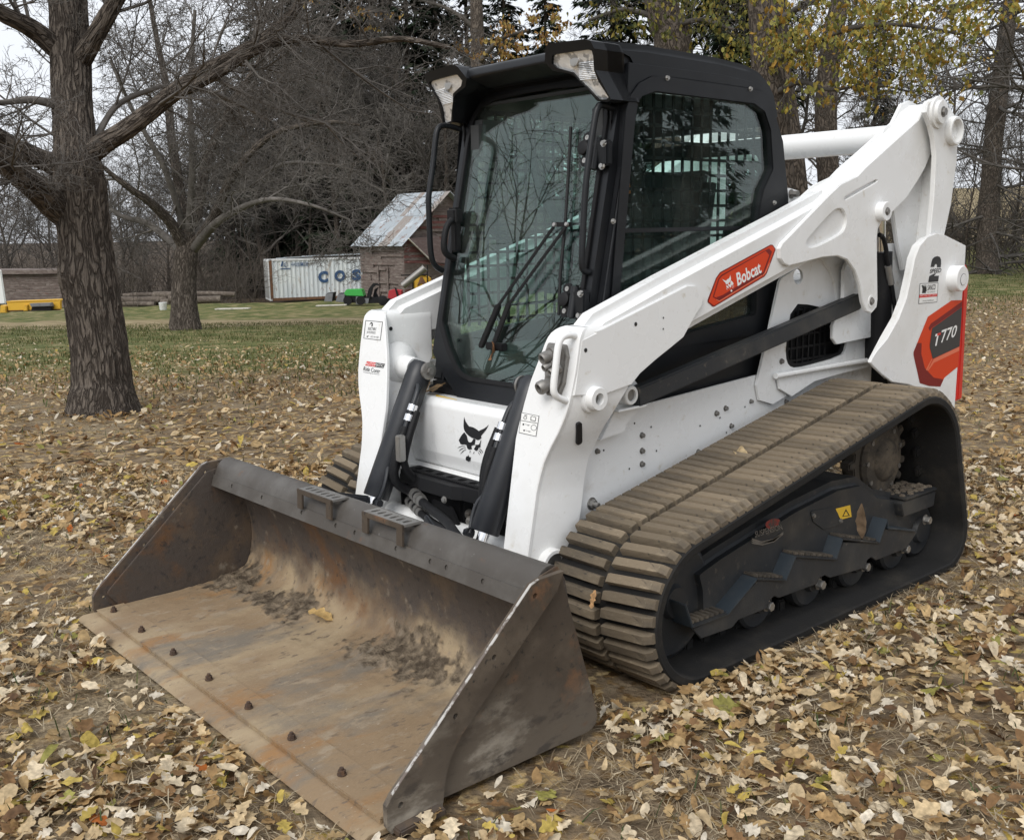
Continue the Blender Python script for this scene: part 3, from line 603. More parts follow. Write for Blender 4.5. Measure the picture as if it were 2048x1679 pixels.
# ---------------------------------------------------------------- loader arms
HEAD = {  # the printed cat head, traced in zoom F
 'brow': [(452,195),(468,270),(500,350),(550,425),(605,492),(660,498),(730,520),(800,558),(850,595),(900,632),(940,605),(1000,580),(1060,552),(1130,500),(1203,435),(1160,520),(1110,605),(1050,680),(1000,735),(965,785),(978,840),(940,880),(880,905),(840,902),(800,872),(775,862),(745,855),(700,845),(640,810),(580,765),(520,705),(470,640),(440,560),(430,460),(436,330)],
 'cheek': [(458,668),(490,715),(530,770),(545,850),(560,920),(590,965),(640,978),(685,955),(710,905),(738,862),(795,880),(790,930),(775,1000),(770,1060),(735,1058),(680,1075),(668,1110),(690,1170),(640,1195),(590,1195),(550,1165),(530,1110),(520,1060),(470,1040),(400,1042),(340,1030),(310,970),(285,915),(320,840),(380,745),(420,700)],
 'cheek2': [(968,900),(965,960),(948,1040),(945,1130),(905,1135),(885,1150),(870,1200),(830,1235),(790,1225),(745,1180),(770,1135),(795,1100),(795,1045),(850,1050),(900,1040),(930,990),(945,940)],
 'nose': [(575,1350),(595,1400),(625,1432),(660,1420),(645,1480),(640,1530),(600,1558),(540,1545),(495,1510),(500,1450),(515,1400),(560,1400)],
 'w1': [(232,1168),(300,1110),(380,1082),(490,1092),(488,1104),(390,1098),(310,1125)], 'w2': [(278,1256),(330,1190),(400,1150),(495,1142),(495,1155),(410,1165),(345,1205)],
 'w3': [(322,1345),(370,1280),(430,1220),(505,1188),(505,1200),(440,1235),(385,1290)], 'w4': [(910,1160),(960,1190),(1000,1240),(1022,1305),(1010,1300),(985,1250),(945,1205),(908,1178)],
 'w5': [(890,1215),(935,1240),(970,1285),(978,1330),(966,1325),(940,1280),(890,1232)], 'w6': [(868,1260),(905,1300),(930,1360),(918,1355),(870,1275)],
 'm1': [(630,1230),(645,1235),(632,1290),(615,1305)], 'm2': [(755,1255),(762,1275),(740,1315),(720,1335),(735,1290)]}
def arm(s):
    F_ = (lambda y: fy(y)) if s > 0 else (lambda y: mirror(fy(y)))
    f = fy(.615)
    tube = [(.055, 1.10), (.04, 1.142), (0, 1.175), (-.341, 1.286), (-1.011, 1.492), (-1.30, 1.585), (-1.35, 1.50), (-1.30, 1.33), (-1.138, 1.283), (-.963, 1.232), (-.416, 1.073), (-.20, 1.02), (.02, 1.0)]
    A = plate('loader_arm', F_(.615), tube, -.115, 0, M['white'], LD, bevel=.034, seg=5, ang=45)
    tag(A, 'white loader arm on the near side' if s > 0 else 'white loader arm on the far side')
    g = fy(.624)
    zf = lambda z: .155-.2018*(z-.85)
    ZO = [.20, .55, .60, .65, .70, .75, .80, .85, .90, .95, 1.0, 1.14]; YO = [.522, .522, .522, .528, .538, .558, .584, .604, .616, .621, .624, .624]
    ZI = [.20, .38, .50, .76, .80, .878, .956, 1.034, 1.087, 1.12, 1.14]; YI = [.401, .401, .396, .387, .392, .405, .422, .450, .468, .486, .500]
    ZR = [.20, .25, .30, .358, .416, .537, .617, .686, .729, .80, .884, .918, .945, 1.14]; XR = [.20, .13, .09, .060, .011, -.014, -.026, -.032, -.049, -.060, -.106, -.131, -.150, -.150]
    rings = []
    zl = list(np.linspace(.20, 1.10, 46))+[1.115, 1.126, 1.134, 1.139]
    fl_p = []
    for z in zl:
        xf = zf(z); xr = float(np.interp(z, ZR, XR)); yo = float(np.interp(z, ZO, YO)); yi = float(np.interp(z, ZI, YI))
        if z > 1.10: k_ = 1-math.sqrt(max(0, 1-((z-1.10)/.04)**2)); xf -= .035*k_; yo -= .012*k_; yi += .03*k_
        if z < .30: xf -= .9*(.30-z)**1.3; 
        fl_p.append((yi, yo, xf, z)); xf -= .004; yo -= .001; yi = max(yi+.004, float(np.interp(z, [.70, .80, .90, .96], [.40, .43, .485, .497])))
        c_ = .007
        rings.append([(xf-c_, yo), (xf-c_*.3, yo-c_*.3), (xf, yo-c_), (xf, yi+c_), (xf-c_*.3, yi+c_*.3), (xf-c_, yi), (xr+c_, yi), (xr, yi+c_), (xr, yo-c_), (xr+c_, yo)])
    V_ = [(p[0], s*p[1], z) for z, rg_ in zip(zl, rings) for p in rg_]; n_ = 10
    mb = MB(); mb.add(V_, [(i*n_+k, i*n_+(k+1) % n_, (i+1)*n_+(k+1) % n_, (i+1)*n_+k) for i in range(len(zl)-1) for k in range(n_)]+[tuple(range(n_)), tuple((len(zl)-1)*n_+k for k in range(n_))])
    LG = mb.build('arm_leg', M['white'], A, ang=32)
    V_ = []
    for yi, yo, xf, z in fl_p: V_ += [(xf, s*(yo-.003), z), (xf, s*(yi+.003), z), (xf-.003, s*yi, z), (xf-.014, s*yi, z), (xf-.014, s*yo, z), (xf-.003, s*yo, z)]
    mb = MB(); mb.add(V_, [(i*6+k, i*6+(k+1) % 6, (i+1)*6+(k+1) % 6, (i+1)*6+k) for i in range(len(zl)-1) for k in range(6)]+[tuple(range(6)), tuple((len(zl)-1)*6+k for k in range(6))])
    mb.build('arm_front_plate', M['white'], A, ang=32)
    fpz = [(zf(z), z) for z in (.925, .98, 1.04, 1.10)]
    rear = g.px('Y', [(1380, 885), (1420, 835), (1470, 770), (1640, 620), (1784, 505)])
    rear += g.px('W', [(1367, 674), (1392, 628), (1403, 612), (1407, 594), (1402, 580), (1390, 571), (1374, 571), (1205, 657), (1190, 662)])
    plate('arm_side_plate', F_(.624), [(p[0]-.010, p[1]) for p in fpz[::-1]]+[(-.02, .915)]+rear+[(.03, 1.118)], -.012, .0012, M['white'], A, bevel=.004, seg=3)
    c = (.04, .907); mb = MB()
    mb.lathe((c[0], s*.612, c[1]), (0, s, 0), [(0, .050), (.010, .048), (.013, .040), (.036, .039), (.040, .036), (.040, .0195), (.010, .0195), (.010, .0005)], 36); mb.build('pivot_boss', M['white'], A)
    mb = MB(); mb.cyl((c[0], s*.610, c[1]), (c[0], s*.626, c[1]), .0194, 24); mb.build('pivot_bore', M['tinsteel'], A)
    c2 = (.147, .346); mb = MB(); mb.lathe((c2[0], s*.40, c2[1]), (0, s, 0), [(0, .058), (.150, .058), (.153, .055), (.153, .044), (.04, .044), (.04, .0005)], 40); mb.build('bucket_pin_tube', M['white'], A)
    mb = MB(); mb.cyl((c2[0], s*.42, c2[1]), (c2[0], s*.535, c2[1]), .0437, 30); mb.build('pin_bore', M['tinsteel'], A)
    sl_ = Fr((.065, s*.5795, .788), (1, 0, 0), (0, s*.46, 1)); sl_.n = np.array((0, s*.9, -.42))
    plate('weep_slot_shade', sl_, rpoly([(.030, .045), (.008, .048), (-.030, -.040), (-.008, -.048)], .014), -.010, .0045, M['mark'], A, bevel=.0)  # flush black oval standing in for the shade inside the slot
    if s > 0:
        dots = [circ(g.px('Y', [d])[0], r, 12) for d, r in (((895, 525), .0072), ((1420, 252), .0072), ((1710, 185), .0035), ((1708, 302), .0035))]
        sheet('hole_shade_discs', F_(.624), dots, .0022, M['mark'], A)  # holes not cut; their inner shade is laid on as black discs
    else:
        gi = fy(-.495); mb = MB(); c3 = gi.px('B', [(397, 272)])[0]; mb.cyl((c3[0], -.50, c3[1]), (c3[0], -.4945, c3[1]), .008, 14); mb.build('hole_shade_disc', M['mark'], A)  # black plug coloured as the shade inside a hole, then the cylinder mount
        mb = MB(); mb.lathe((.030, -.50, .915), (0, 1, 0), [(0, .10), (.030, .085), (.05, .05), (.125, .042)], 30); mb.build('cylinder_mount', M['white'], A)
    # knee: rear body of the arm
    k = fy(.632)
    kn = k.px('C', [(600, 965), (580, 935), (575, 885), (590, 855), (615, 830), (782, 658), (840, 598), (897, 545), (986, 502), (1025, 459), (1235, 270), (1303, 210), (1335, 144), (1350, 112), (1395, 92), (1440, 120), (1455, 180), (1430, 250), (1385, 320), (1372, 378), (1340, 460), (1300, 530), (1240, 620), (1160, 700), (1110, 745), (1092, 780), (1086, 830), (1090, 1150), (1085, 1192), (1058, 1224), (1030, 1212), (1012, 1165), (1000, 1080), (972, 1000), (930, 942), (880, 922), (800, 930), (625, 975)])
    rec = k.px('C', [(712, 850), (735, 820), (850, 690), (890, 670), (915, 685), (928, 730), (920, 775), (900, 805), (780, 870), (725, 880)])
    slt = k.px('P', [(1315, 690), (1340, 640), (1960, 300), (1995, 310), (1985, 345), (1380, 690), (1345, 715)])
    KN = plate('knee_plate', F_(.632), kn, -.018, 0, M['white'], A, holes=[chaikin(rec, 2), chaikin(slt, 1)], bevel=.004, seg=3)
    plate('knee_inner_plate', F_(.632), kn, -.135, -.120, M['white'], A, bevel=.003)
    # boxed-in body between the two knee plates
    bod = k.px('C', [(640, 935), (620, 850), (782, 668), (897, 553), (986, 510), (1025, 467), (1235, 280), (1303, 220), (1340, 160), (1395, 120), (1430, 180), (1380, 300), (1340, 430), (1240, 600), (1140, 690), (1060, 720), (1040, 800), (960, 860), (800, 920)])
    plate('knee_box', F_(.632), bod, -.123, -.0135, M['white'], A, bevel=.001)
    topp = k.px('C', [(782, 658), (897, 545), (986, 502), (1025, 459), (1235, 270), (1303, 210), (1335, 144), (1350, 112)])
    mb = MB(); 
    for d, r1, r2, h in (((1100, 690), .040, .034, .035), ((1055, 1160), .026, .016, .003)):
        c = k.px('C', [d])[0]; mb = MB(); mb.lathe((c[0], s*.632, c[1]), (0, s, 0), [(0, r1), (h*.9, r1), (h, r1-.003), (h, .018 if h > .01 else .012), (h-.002, .002)], 30); bo = mb.build('pin_boss', M['white'], A)
        mb = MB(); hexbolt(mb, (c[0], s*(.632+h-.002), c[1]), (0, s, 0), .013, .006); mb.build('pin_bolt', M['tinsteel'], bo, bevel=.001)
    return A
AR = arm(1); AL = arm(-1)
mb = MB(); mb.cyl((-1.90, -.52, 1.815), (-1.90, .52, 1.815), .057, 36); mb.build('cross_tube', M['white'], LD)
# ---------------------------------------------------------------- rear links, uprights
for s in (1, -1):
    F_ = (lambda y: fy(y)) if s > 0 else (lambda y: mirror(fy(y)))
    l = fy(.675)
    out = l.px('C', [(1342, 170), (1350, 125), (1375, 100), (1400, 94), (1432, 108), (1480, 160), (1503, 195), (1512, 260), (1506, 420), (1476, 650), (1440, 815), (1420, 1010), (1370, 1010), (1362, 830), (1385, 600), (1395, 400), (1385, 310), (1368, 240)])
    LK = plate('rear_link', F_(.675), out, -.022, 0, M['white'], LD, bevel=.004, seg=3)
    inn = l.px('C', [(1380, 370), (1400, 330), (1480, 330), (1476, 650), (1440, 815), (1420, 1000), (1330, 1000), (1300, 840), (1268, 592)])
    plate('link_inner_plate', F_(.675), inn, -.115, -.095, M['white'], LK, bevel=.004)
    plate('link_web', F_(.675), l.px('C', [(1450, 300), (1480, 300), (1450, 760), (1410, 990), (1380, 990), (1415, 700)]), -.10, -.021, M['white'], LK, bevel=.002)
    c = l.px('C', [(1402, 170)])[0]; mb = MB(); mb.lathe((c[0], s*.675, c[1]), (0, s, 0), [(0, .068), (.010, .066), (.012, .050), (.026, .048), (.028, .02), (.026, .001)], 36); bo = mb.build('link_pin_boss', M['white'], LK)
    mb = MB(); hexbolt(mb, (c[0], s*.702, c[1]), (0, s, 0), .017, .010); mb.build('pin_bolt', M['tinsteel'], bo, bevel=.001)
    c = l.px('C', [(1470, 268)])[0]; mb = MB(); mb.lathe((c[0]-.01, s*.655, c[1]), (0, s, 0), [(0, .062), (.045, .062), (.049, .058), (.049, .050), (.0, .050), (.0, .001)], 40); mb.build('link_tube', M['white'], LK)
    u = fy(.70)
    up = u.px('C', [(1058, 1462), (1085, 1420), (1140, 1355), (1200, 1250), (1240, 1145), (1266, 1030), (1284, 935), (1310, 868), (1350, 822), (1400, 802), (1438, 810), (1553, 868), (1546, 1000), (1535, 1120), (1520, 1350), (1497, 1679), (1490, 1780), (1380, 1780), (1310, 1620), (1250, 1596), (1165, 1584), (1110, 1542), (1066, 1500), (1052, 1482)])
    UP = plate('rear_upright', F_(.70), up, -.014, 0, M['white'], LD, bevel=.003, seg=3)
    tag(UP, 'white rear upright with printed side panel')
    plate('upright_edge', F_(.70), u.px('C', [(1150, 1355), (1210, 1250), (1250, 1145), (1276, 1030), (1294, 935), (1320, 868), (1360, 830), (1400, 815), (1538, 878), (1485, 1700), (1400, 1760), (1330, 1610), (1170, 1570), (1085, 1480)]), -.045, -.013, M['white'], UP, bevel=.002)
    inn = u.px('C', [(1085, 1150), (1090, 1000), (1140, 880), (1170, 860), (1170, 920), (1200, 950), (1240, 945), (1270, 910), (1300, 860), (1420, 850), (1500, 1300), (1050, 1400), (1030, 1370), (1030, 1300)])
    plate('upright_inner_plate', F_(.56), inn, -.03, -.015, M['white'], UP, bevel=.002)
    c = u.px('C', [(1480, 1040)])[0]; mb = MB(); mb.lathe((c[0], s*.70, c[1]), (0, s, 0), [(0, .058), (.046, .058), (.050, .054), (.050, .001)], 40); bo = mb.build('pivot_cap', M['white'], UP)
    mb = MB(); mb.lathe((c[0]-.003, s*.7502, c[1]-.004), (0, s, 0), [(0, .027), (.0012, .027)], 28); mb.build('cap_ring', M['greyprint'], bo)
    mb = MB(); mb.lathe((c[0]-.003, s*.7504, c[1]-.004), (0, s, 0), [(0, .025), (.0016, .025)], 28); mb.build('cap_disc', M['white'], bo)
    # red edge of the tailgate
    rg = u.px('V', [(1003, 655), (1020, 660), (1044, 720), (1044, 800), (1000, 1500), (985, 1760), (945, 1760), (985, 1100)])
    mb = MB(); x0 = rg[2][0]; 
    plate('tailgate_edge', F_(.69), [(p[0], p[1]) for p in fy(.69).px('V', [(990, 660), (1015, 655), (1043, 730), (1043, 850), (1010, 1400), (975, 2090), (920, 2110), (960, 1500)])], -.075, -.002, M['red'], UP, bevel=.010, seg=3)
    # lift cylinder and its hose
    a = fy(.55).px('C', [(1095, 1360)])[0]; b = fy(.55).px('C', [(1100, 700)])[0]
    mb = MB(); mb.cyl((a[0], s*.55, a[1]-.10), (a[0]*.30+b[0]*.70, s*.55, a[1]*.30+b[1]*.70), .055, 28); lc = mb.build('lift_cylinder', M['blackmatte'], LD)
    mb = MB(); mb.cyl((a[0], s*.55, a[1]), (b[0], s*.55, b[1]), .026, 20); mb.build('lift_rod', M['chrome'], lc)
    if s > 0:
        hp = fy(.60).px('V', [(75, 365), (110, 380), (140, 470), (155, 600), (170, 680), (185, 760), (205, 900), (235, 1100), (255, 1260)])
        hp = chaikin([(p[0], .61, p[1]) for p in hp], 2, False); mb = MB(); mb.tube(hp, .010, 10); mb.build('lift_hose', M['hose'], lc)
        mb = MB(); q = fy(.60).px('V', [(165, 690), (200, 880)]); mb.cyl((q[0][0], .61, q[0][1]), (q[1][0], .61, q[1][1]), .015, 12); mb.build('hose_fitting', M['tinsteel'], lc)
        for dx in (0, 70):
            hp = fy(.45).px('V', [(150+dx, 190), (215+dx, 185), (290+dx, 250), (330+dx, 330), (345+dx, 440), (320+dx, 640)])
            hp = chaikin([(p[0], .45-dx*.0005, p[1]) for p in hp], 2, False); mb = MB(); mb.tube(hp, .017, 12); mb.build('steel_line', M['tinsteel'], LD)
        for dx, dz in ((0, .02), (.05, .0), (-.05, .05)):
            hp = [(-1.50+dx, .44, 1.44+dz), (-1.62+dx, .43, 1.45+dz), (-1.78+dx, .42, 1.38), (-1.85+dx, .42, 1.22), (-1.86, .42, 1.05)]
            mb = MB(); mb.tube(chaikin(hp, 2, False), .015, 10); mb.build('hydraulic_hose', M['hose'], LD)
# rear decal (printed on the upright)
u = fy(.70); UPR = [o for o in bpy.data.objects if o.name.startswith('rear_upright')][0]
sheet('print_orange', u, [u.px('I', [(960, 0), (780, 5), (380, 280), (140, 870), (140, 920), (245, 1385), (400, 1440), (590, 1450), (660, 1300), (890, 1110), (930, 560)])], .0009, M['orange'], UPR)
sheet('print_dark_red', u, [u.px('I', [(140, 870), (140, 920), (245, 1390), (400, 1440), (590, 1450), (640, 1330), (480, 1300), (330, 1140), (270, 900), (275, 720), (200, 720)]), u.px('I', [(958, 20), (430, 395), (390, 470), (415, 520), (440, 470), (640, 330), (955, 105)])], .0012, M['dkred'], UPR)
sheet('print_highlight', u, [u.px('I', [(455, 985), (370, 1180), (345, 1170), (400, 1060), (445, 980)]), u.px('I', [(480, 985), (905, 780), (905, 850), (480, 1050), (390, 1180), (375, 1180)])], .0015, M['ltred'], UPR)
sheet('print_black_field', u, [u.px('I', [(952, 110), (655, 325), (450, 470), (410, 740), (410, 800), (460, 985), (910, 775), (930, 500)])], .0018, M['greyprint'], UPR)
lettering('model_digits', u, u.px('I', [(610, 505), (885, 405), (835, 610), (590, 725)]), '770', .0022, M['whiteprint'], UPR, .012)
sheet('model_letter', u, [u.px('I', [(506, 570), (594, 540), (588, 580), (496, 612)]), u.px('I', [(530, 600), (556, 592), (522, 765), (497, 768)])], .0022, M['whiteprint'], UPR)
sheet('model_letter_tip', u, [u.px('I', [(536, 560), (594, 540), (588, 580), (530, 600)])], .0025, M['redprint'], UPR)
sheet('numeral_two', u, [u.px('H', [(610, 405), (625, 310), (650, 220), (700, 165), (770, 145), (830, 165), (860, 230), (862, 330), (850, 415), (760, 415), (765, 360), (745, 330), (715, 345), (695, 405)]), u.px('H', [(700, 565), (745, 562), (690, 620), (810, 612), (790, 755), (553, 772), (578, 625), (640, 590)])], .0010, M['mark'], UPR)
lettering('speed_word', u, u.px('H', [(605, 455), (875, 430), (855, 535), (585, 560)]), 'SPEED', .0012, M['mark'], UPR, .02)
q = u.px('H', [(350, 800), (795, 783), (765, 1250), (318, 1290)]); q2 = u.px('H', [(360, 812), (783, 796), (754, 1240), (330, 1276)])
sheet('dealer_sticker', u, [q], .0010, M['greyprint'], UPR); sheet('sticker_field', u, [q2], .0013, M['whiteprint'], UPR)
sheet('sticker_red_band', u, [u.px('H', [(340, 1070), (770, 1045), (762, 1110), (330, 1145)])], .0016, M['redprint'], UPR)
sheet('sticker_emblem', u, [u.px('H', [(385, 850), (410, 835), (450, 870), (490, 950), (495, 1030), (400, 1038), (410, 930), (400, 880)])]+[u.px('H', [(430+28*k, 835-4*k), (442+28*k, 832-4*k), (480+14*k, 900), (500+6*k, 990), (492+6*k, 990), (468+12*k, 900)]) for k in range(3)], .0016, M['mark'], UPR)
lettering('sticker_name', u, u.px('H', [(535, 830), (730, 818), (720, 950), (528, 970)]), 'SANCO', .0017, M['mark'], UPR, .02)
lettering('sticker_word', u, u.px('H', [(525, 1000), (720, 985), (716, 1018), (522, 1030)]), 'EQUIPMENT', .0017, M['greyprint'], UPR)
for t_, qd, mm in (('RENT  SALES  PARTS  SERVICE', [(365, 1085), (745, 1062), (742, 1088), (362, 1112)], 'whiteprint'), ('WWW.SANCOEQUIPMENT.COM', [(415, 1205), (680, 1188), (676, 1225), (412, 1243)], 'mark')):
    lettering('sticker_line', u, u.px('H', qd), t_, .0018, M[mm], UPR)
# decal on the near arm
g = fy(.615)
sheet('arm_decal_border', g, [rpoly(g.px('G', [(415, 780), (1475, 200), (1520, 205), (1580, 285), (1578, 320), (1400, 800), (1350, 870), (300, 1500), (260, 1505), (155, 1410), (155, 1360), (330, 900)]), .004)], .0010, M['dkred'], AR)
sheet('arm_decal_frame', g, [g.px('G', [(425, 800), (1478, 222), (1515, 225), (1562, 295), (1385, 790), (1335, 855), (290, 1480), (175, 1395), (345, 910)])], .0013, M['orange'], AR)
sheet('arm_decal_shade', g, [g.px('G', [(440, 835), (1440, 280), (1505, 350), (1340, 800), (1300, 840), (390, 1380), (260, 1300), (375, 920)])], .0016, M['dkred'], AR)
sheet('arm_decal_field', g, [g.px('G', [(455, 860), (1370, 335), (1445, 420), (1310, 790), (1260, 830), (400, 1350), (285, 1290), (395, 930)])], .0019, M['orange'], AR)
sheet('arm_decal_dark_corner', g, [g.px('G', [(470, 1255), (740, 1090), (1290, 775), (1310, 790), (1260, 830), (400, 1350), (330, 1305)])], .0022, M['dkred'], AR)
sheet('arm_decal_glint', g, [g.px('G', [(1440, 575), (1460, 590), (1370, 800), (1310, 850), (1305, 835), (1345, 790)]), g.px('G', [(1290, 835), (1300, 850), (400, 1395), (330, 1360), (330, 1345), (395, 1375)])], .0022, M['ltred'], AR)
lettering('arm_decal_word', g, g.px('G', [(745, 800), (1240, 540), (1285, 790), (780, 1075)]), 'Bobcat', .0026, M['whiteprint'], AR, .025)
# cat head, mapped from zoom F to the decal (mirrored tilt) and to the front panel
def head2(z, ax, ay, o):    # affine map from zoom F pixels to zoom z pixels
    return {k: [(o[0]+ax[0]*(u-700)+ay[0]*(v-850), o[1]+ax[1]*(u-700)+ay[1]*(v-850)) for u, v in p] for k, p in HEAD.items()}
hd = head2('G', (-.235, .035), (.045, .262), (590, 1010))
sheet('arm_decal_cat_head', g, [g.px('G', p) for p in hd.values()], .0026, M['whiteprint'], AR)
# small stickers on the arm fronts
def front_frame(z0): return Fr((.155-.2018*(z0-.85)+.0004, 0, z0), (0, 1, 0), (-.2018, 0, 1))
f1 = front_frame(1.075)
sheet('joystick_sticker', f1, [[f1.px('J', [(275, 130), (720, 170), (660, 655), (222, 600)]), f1.px('J', [(285, 145), (705, 182), (650, 640), (235, 590)])]], .0008, M['greyprint'], AL)
sheet('joystick_sticker_mark', f1, [f1.px('J', [(375, 260), (410, 190), (435, 180), (462, 210), (460, 270), (440, 295), (425, 290), (440, 225), (415, 215)]), f1.px('J', [(295, 545), (320, 540), (365, 518), (320, 575)])], .0010, M['mark'], AL)
lettering('joystick_sticker_word', f1, f1.px('J', [(345, 310), (560, 325), (540, 392), (330, 380)]), 'SELECTABLE', .0010, M['mark'], AL)
lettering('joystick_sticker_word', f1, f1.px('J', [(315, 410), (535, 425), (520, 505), (300, 480)]), 'JOYSTICKS', .0010, M['mark'], AL)
lettering('joystick_sticker_word', f1, f1.px('J', [(410, 530), (615, 550), (605, 595), (405, 575)]), 'ACS / H / ISO', .0010, M['mark'], AL)
f2 = front_frame(.945)
sheet('ride_control_sticker', f2, [f2.px('J', [(310, 1190), (540, 1225), (525, 1335), (262, 1295)])], .0008, M['redprint'], AL)
sheet('ride_control_sticker_dark', f2, [f2.px('J', [(540, 1225), (775, 1255), (735, 1365), (525, 1335)])], .0008, M['mark'], AL)
lettering('ride_control_word', f2, f2.px('J', [(290, 1212), (755, 1272), (735, 1345), (275, 1280)]), 'AUTOMATIC', .0011, M['whiteprint'], AL)
lettering('ride_control_word', f2, f2.px('J', [(240, 1325), (660, 1395), (645, 1500), (215, 1430)]), 'Ride Contr', .0011, M['mark'], AL)
sheet('ride_control_line', f2, [f2.px('J', [(220, 1465), (635, 1528), (633, 1536), (219, 1473)])], .0010, M['mark'], AL)
f3 = front_frame(.80)
kx = lambda p: f3.px('K', p)
sheet('coupler_sticker', f3, [kx([(485, 300), (1235, 450), (1105, 1320), (375, 1155)])], .0008, M['greyprint'], AR)
sheet('coupler_sticker_field', f3, [kx([(500, 325), (1210, 465), (1175, 755), (465, 625)]), kx([(465, 650), (1165, 780), (1090, 1295), (395, 1135)])], .0011, M['whiteprint'], AR)
sheet('coupler_sticker_icons', f3, [[kx([(880, 470), (950, 445), (1000, 480), (1050, 470), (1110, 520), (1085, 690), (870, 640)]), kx([(905, 490), (950, 470), (1000, 500), (1050, 495), (1080, 530), (1065, 655), (900, 615)])], [kx(circ((650, 530), 75, 14)), kx(circ((650, 530), 50, 14))], kx([(620, 400), (740, 420), (735, 450), (615, 430)]), [kx(circ((1010, 945), 125, 18)), kx(circ((1010, 945), 105, 18))], kx([(545, 760), (610, 770), (600, 850), (540, 840)]), kx([(640, 790), (850, 835), (848, 850), (638, 805)]), kx([(760, 810), (800, 830), (780, 880), (755, 860)]), kx([(575, 1020), (640, 1030), (630, 1100), (570, 1085)]), kx([(660, 1050), (900, 1105), (898, 1120), (658, 1065)]), kx([(800, 1075), (840, 1095), (820, 1140), (795, 1120)])], .0014, M['greyprint'], AR)
# hydraulic couplers and guard on the near arm's front
yv = fy(.56)
CB = plate('coupler_block', Fr((.125, 0, 1.0), (0, 1, 0), (-.2018, 0, 1)), rpoly([(.525, -.085), (.575, -.085), (.592, -.04), (.592, .05), (.575, .085), (.50, .085), (.49, .05), (.505, -.02)], .012), -.005, .022, M['tinsteel'], AR, bevel=.006)
for px, r, ln in (((1240, 445), .019, .060), ((1245, 490), .0, .0), ((1250, 495), .012, .045), ((1285, 520), .012, .040), ((1222, 610), .021, .070)):
    if r == 0: continue
    a = FX(.19).px('B', [px])[0]; p = np.array((.19, a[0], a[1])); d = np.array((.92, -.18, -.35)); d /= np.linalg.norm(d)
    mb = MB(); mb.lathe(p-d*ln, d, [(0, r*1.25), (ln*.35, r*1.25), (ln*.38, r*.92), (ln*.6, r*.92), (ln*.62, r*1.08), (ln*.92, r*1.08), (ln, r*.9), (ln-.002, r*.6), (ln-.02, r*.55)], 20); mb.build('coupler', M['tinsteel'], CB)
gp = fy(.603).px('B', [(1440, 312), (1385, 305), (1345, 325), (1330, 380), (1320, 480), (1305, 600), (1312, 640), (1340, 662), (1395, 682)])
mb = MB(); mb.tube(chaikin([(p[0], .603, p[1]) for i, p in enumerate(gp)], 2, False), .0115, 12); mb.build('coupler_guard', M['white'], AR)
# ---------------------------------------------------------------- front panel with the cat head
fx = FX(.045)
NP = plate('nose_panel', fr0, rpoly([(-.15, .80), (.025, .812), (.047, .79), (.046, .60), (.03, .545), (-.02, .52), (-.15, .52)], [0, .03, .03, .02, .03, .02, 0]), -.40, .40, M['white'], LD, bevel=.004, seg=2, ang=60)
sheet('cat_head_print', fx, [fx.px('F', p) for p in HEAD.values()], .0030, M['mark'], NP)
q = FZ(.806).px('B', [(618, 660), (640, 645), (745, 655), (770, 678), (760, 682)])
fzz = FZ(.809); q = fzz.px('Q', [(0, 1430), (90, 1385), (400, 1455), (290, 1485)]); q = [(min(p[0], .015), p[1]) for p in q]
sheet('caution_label', fzz, [q], .0015, M['yellowlabel'], NP)
plate('nose_shelf', FZ(.79), [(-.16, -.44), (.03, -.44), (.03, .44), (-.16, .44)], -.02, -.002, M['white'], NP, bevel=.003)
# step bar under the nose
SB = plate('front_step', FZ(.535), rpoly([(.06, -.33), (.155, -.33), (.165, -.20), (.185, -.16), (.185, .04), (.165, .08), (.155, .24), (.06, .24)], .012), -.05, 0, M['blackmatte'], LD, holes=[rpoly([(.08, y), (.11, y), (.11, y+.036), (.08, y+.036)], .012, 3) for y in np.arange(-.30, .20, .068)], bevel=.004)
mb = MB()
for y in np.arange(-.32, .23, .012):
    mb.box((.135, y, .538), (.022, .006, .008))
mb.build('step_grip_teeth', M['blackmatte'], SB)
for y in (-.335, .245):
    plate('step_hanger', FY(y), rpoly([(.02, .53), (.15, .52), (.145, .36), (.12, .31), (.06, .31), (.02, .40)], .02), -.006, .006, M['blackmatte'], SB, bevel=.002)
    mb = MB(); hexbolt(mb, (.105, y+.006, .335), (0, 1, 0), .010, .008); mb.build('hanger_bolt', M['tinsteel'], SB)
mb = MB(); hexbolt(mb, (.186, .0, .478), (1, 0, 0), .010, .006); mb.build('step_bolt', M['steel'], SB)
plate('valve_guard', Fr((.16, 0, .40), (0, 1, 0), (.15, 0, 1)), rpoly([(-.10, .06), (.02, .05), (.06, -.03), (.09, -.13), (.02, -.12), (-.06, -.06), (-.11, .0)], .015), -.006, .006, M['blackmatte'], LD, bevel=.002)
for dv, r in ((0, .017), (150, .014)):
    raw = [(.12, (250, 640)), (.17, (350, 745)), (.21, (470, 870)), (.25, (640, 1000)), (.29, (790, 1120)), (.33, (850, 1220)), (.38, (950, 1350))]
    pts_ = []
    for x_, (u_, v_) in raw:
        a = FX(x_).px('X', [(u_+(-20 if dv else 0), v_+dv*(1 if v_ < 1050 else .6))])[0]; pts_.append((x_, a[0], a[1]))
    pts_ = chaikin(pts_, 2, False); mb = MB(); mb.tube(pts_, r, 12); h = mb.build('front_hose', M['hose'], LD)
    for k in (3, 5, 7, 8):
        a = np.array(pts_[k]); b = np.array(pts_[k+1]); mb = MB(); mb.cyl(a, a+(b-a)*.75, r*(1.45 if k % 2 else 1.2), 14); mb.build('hose_fitting', M['steel'], h)
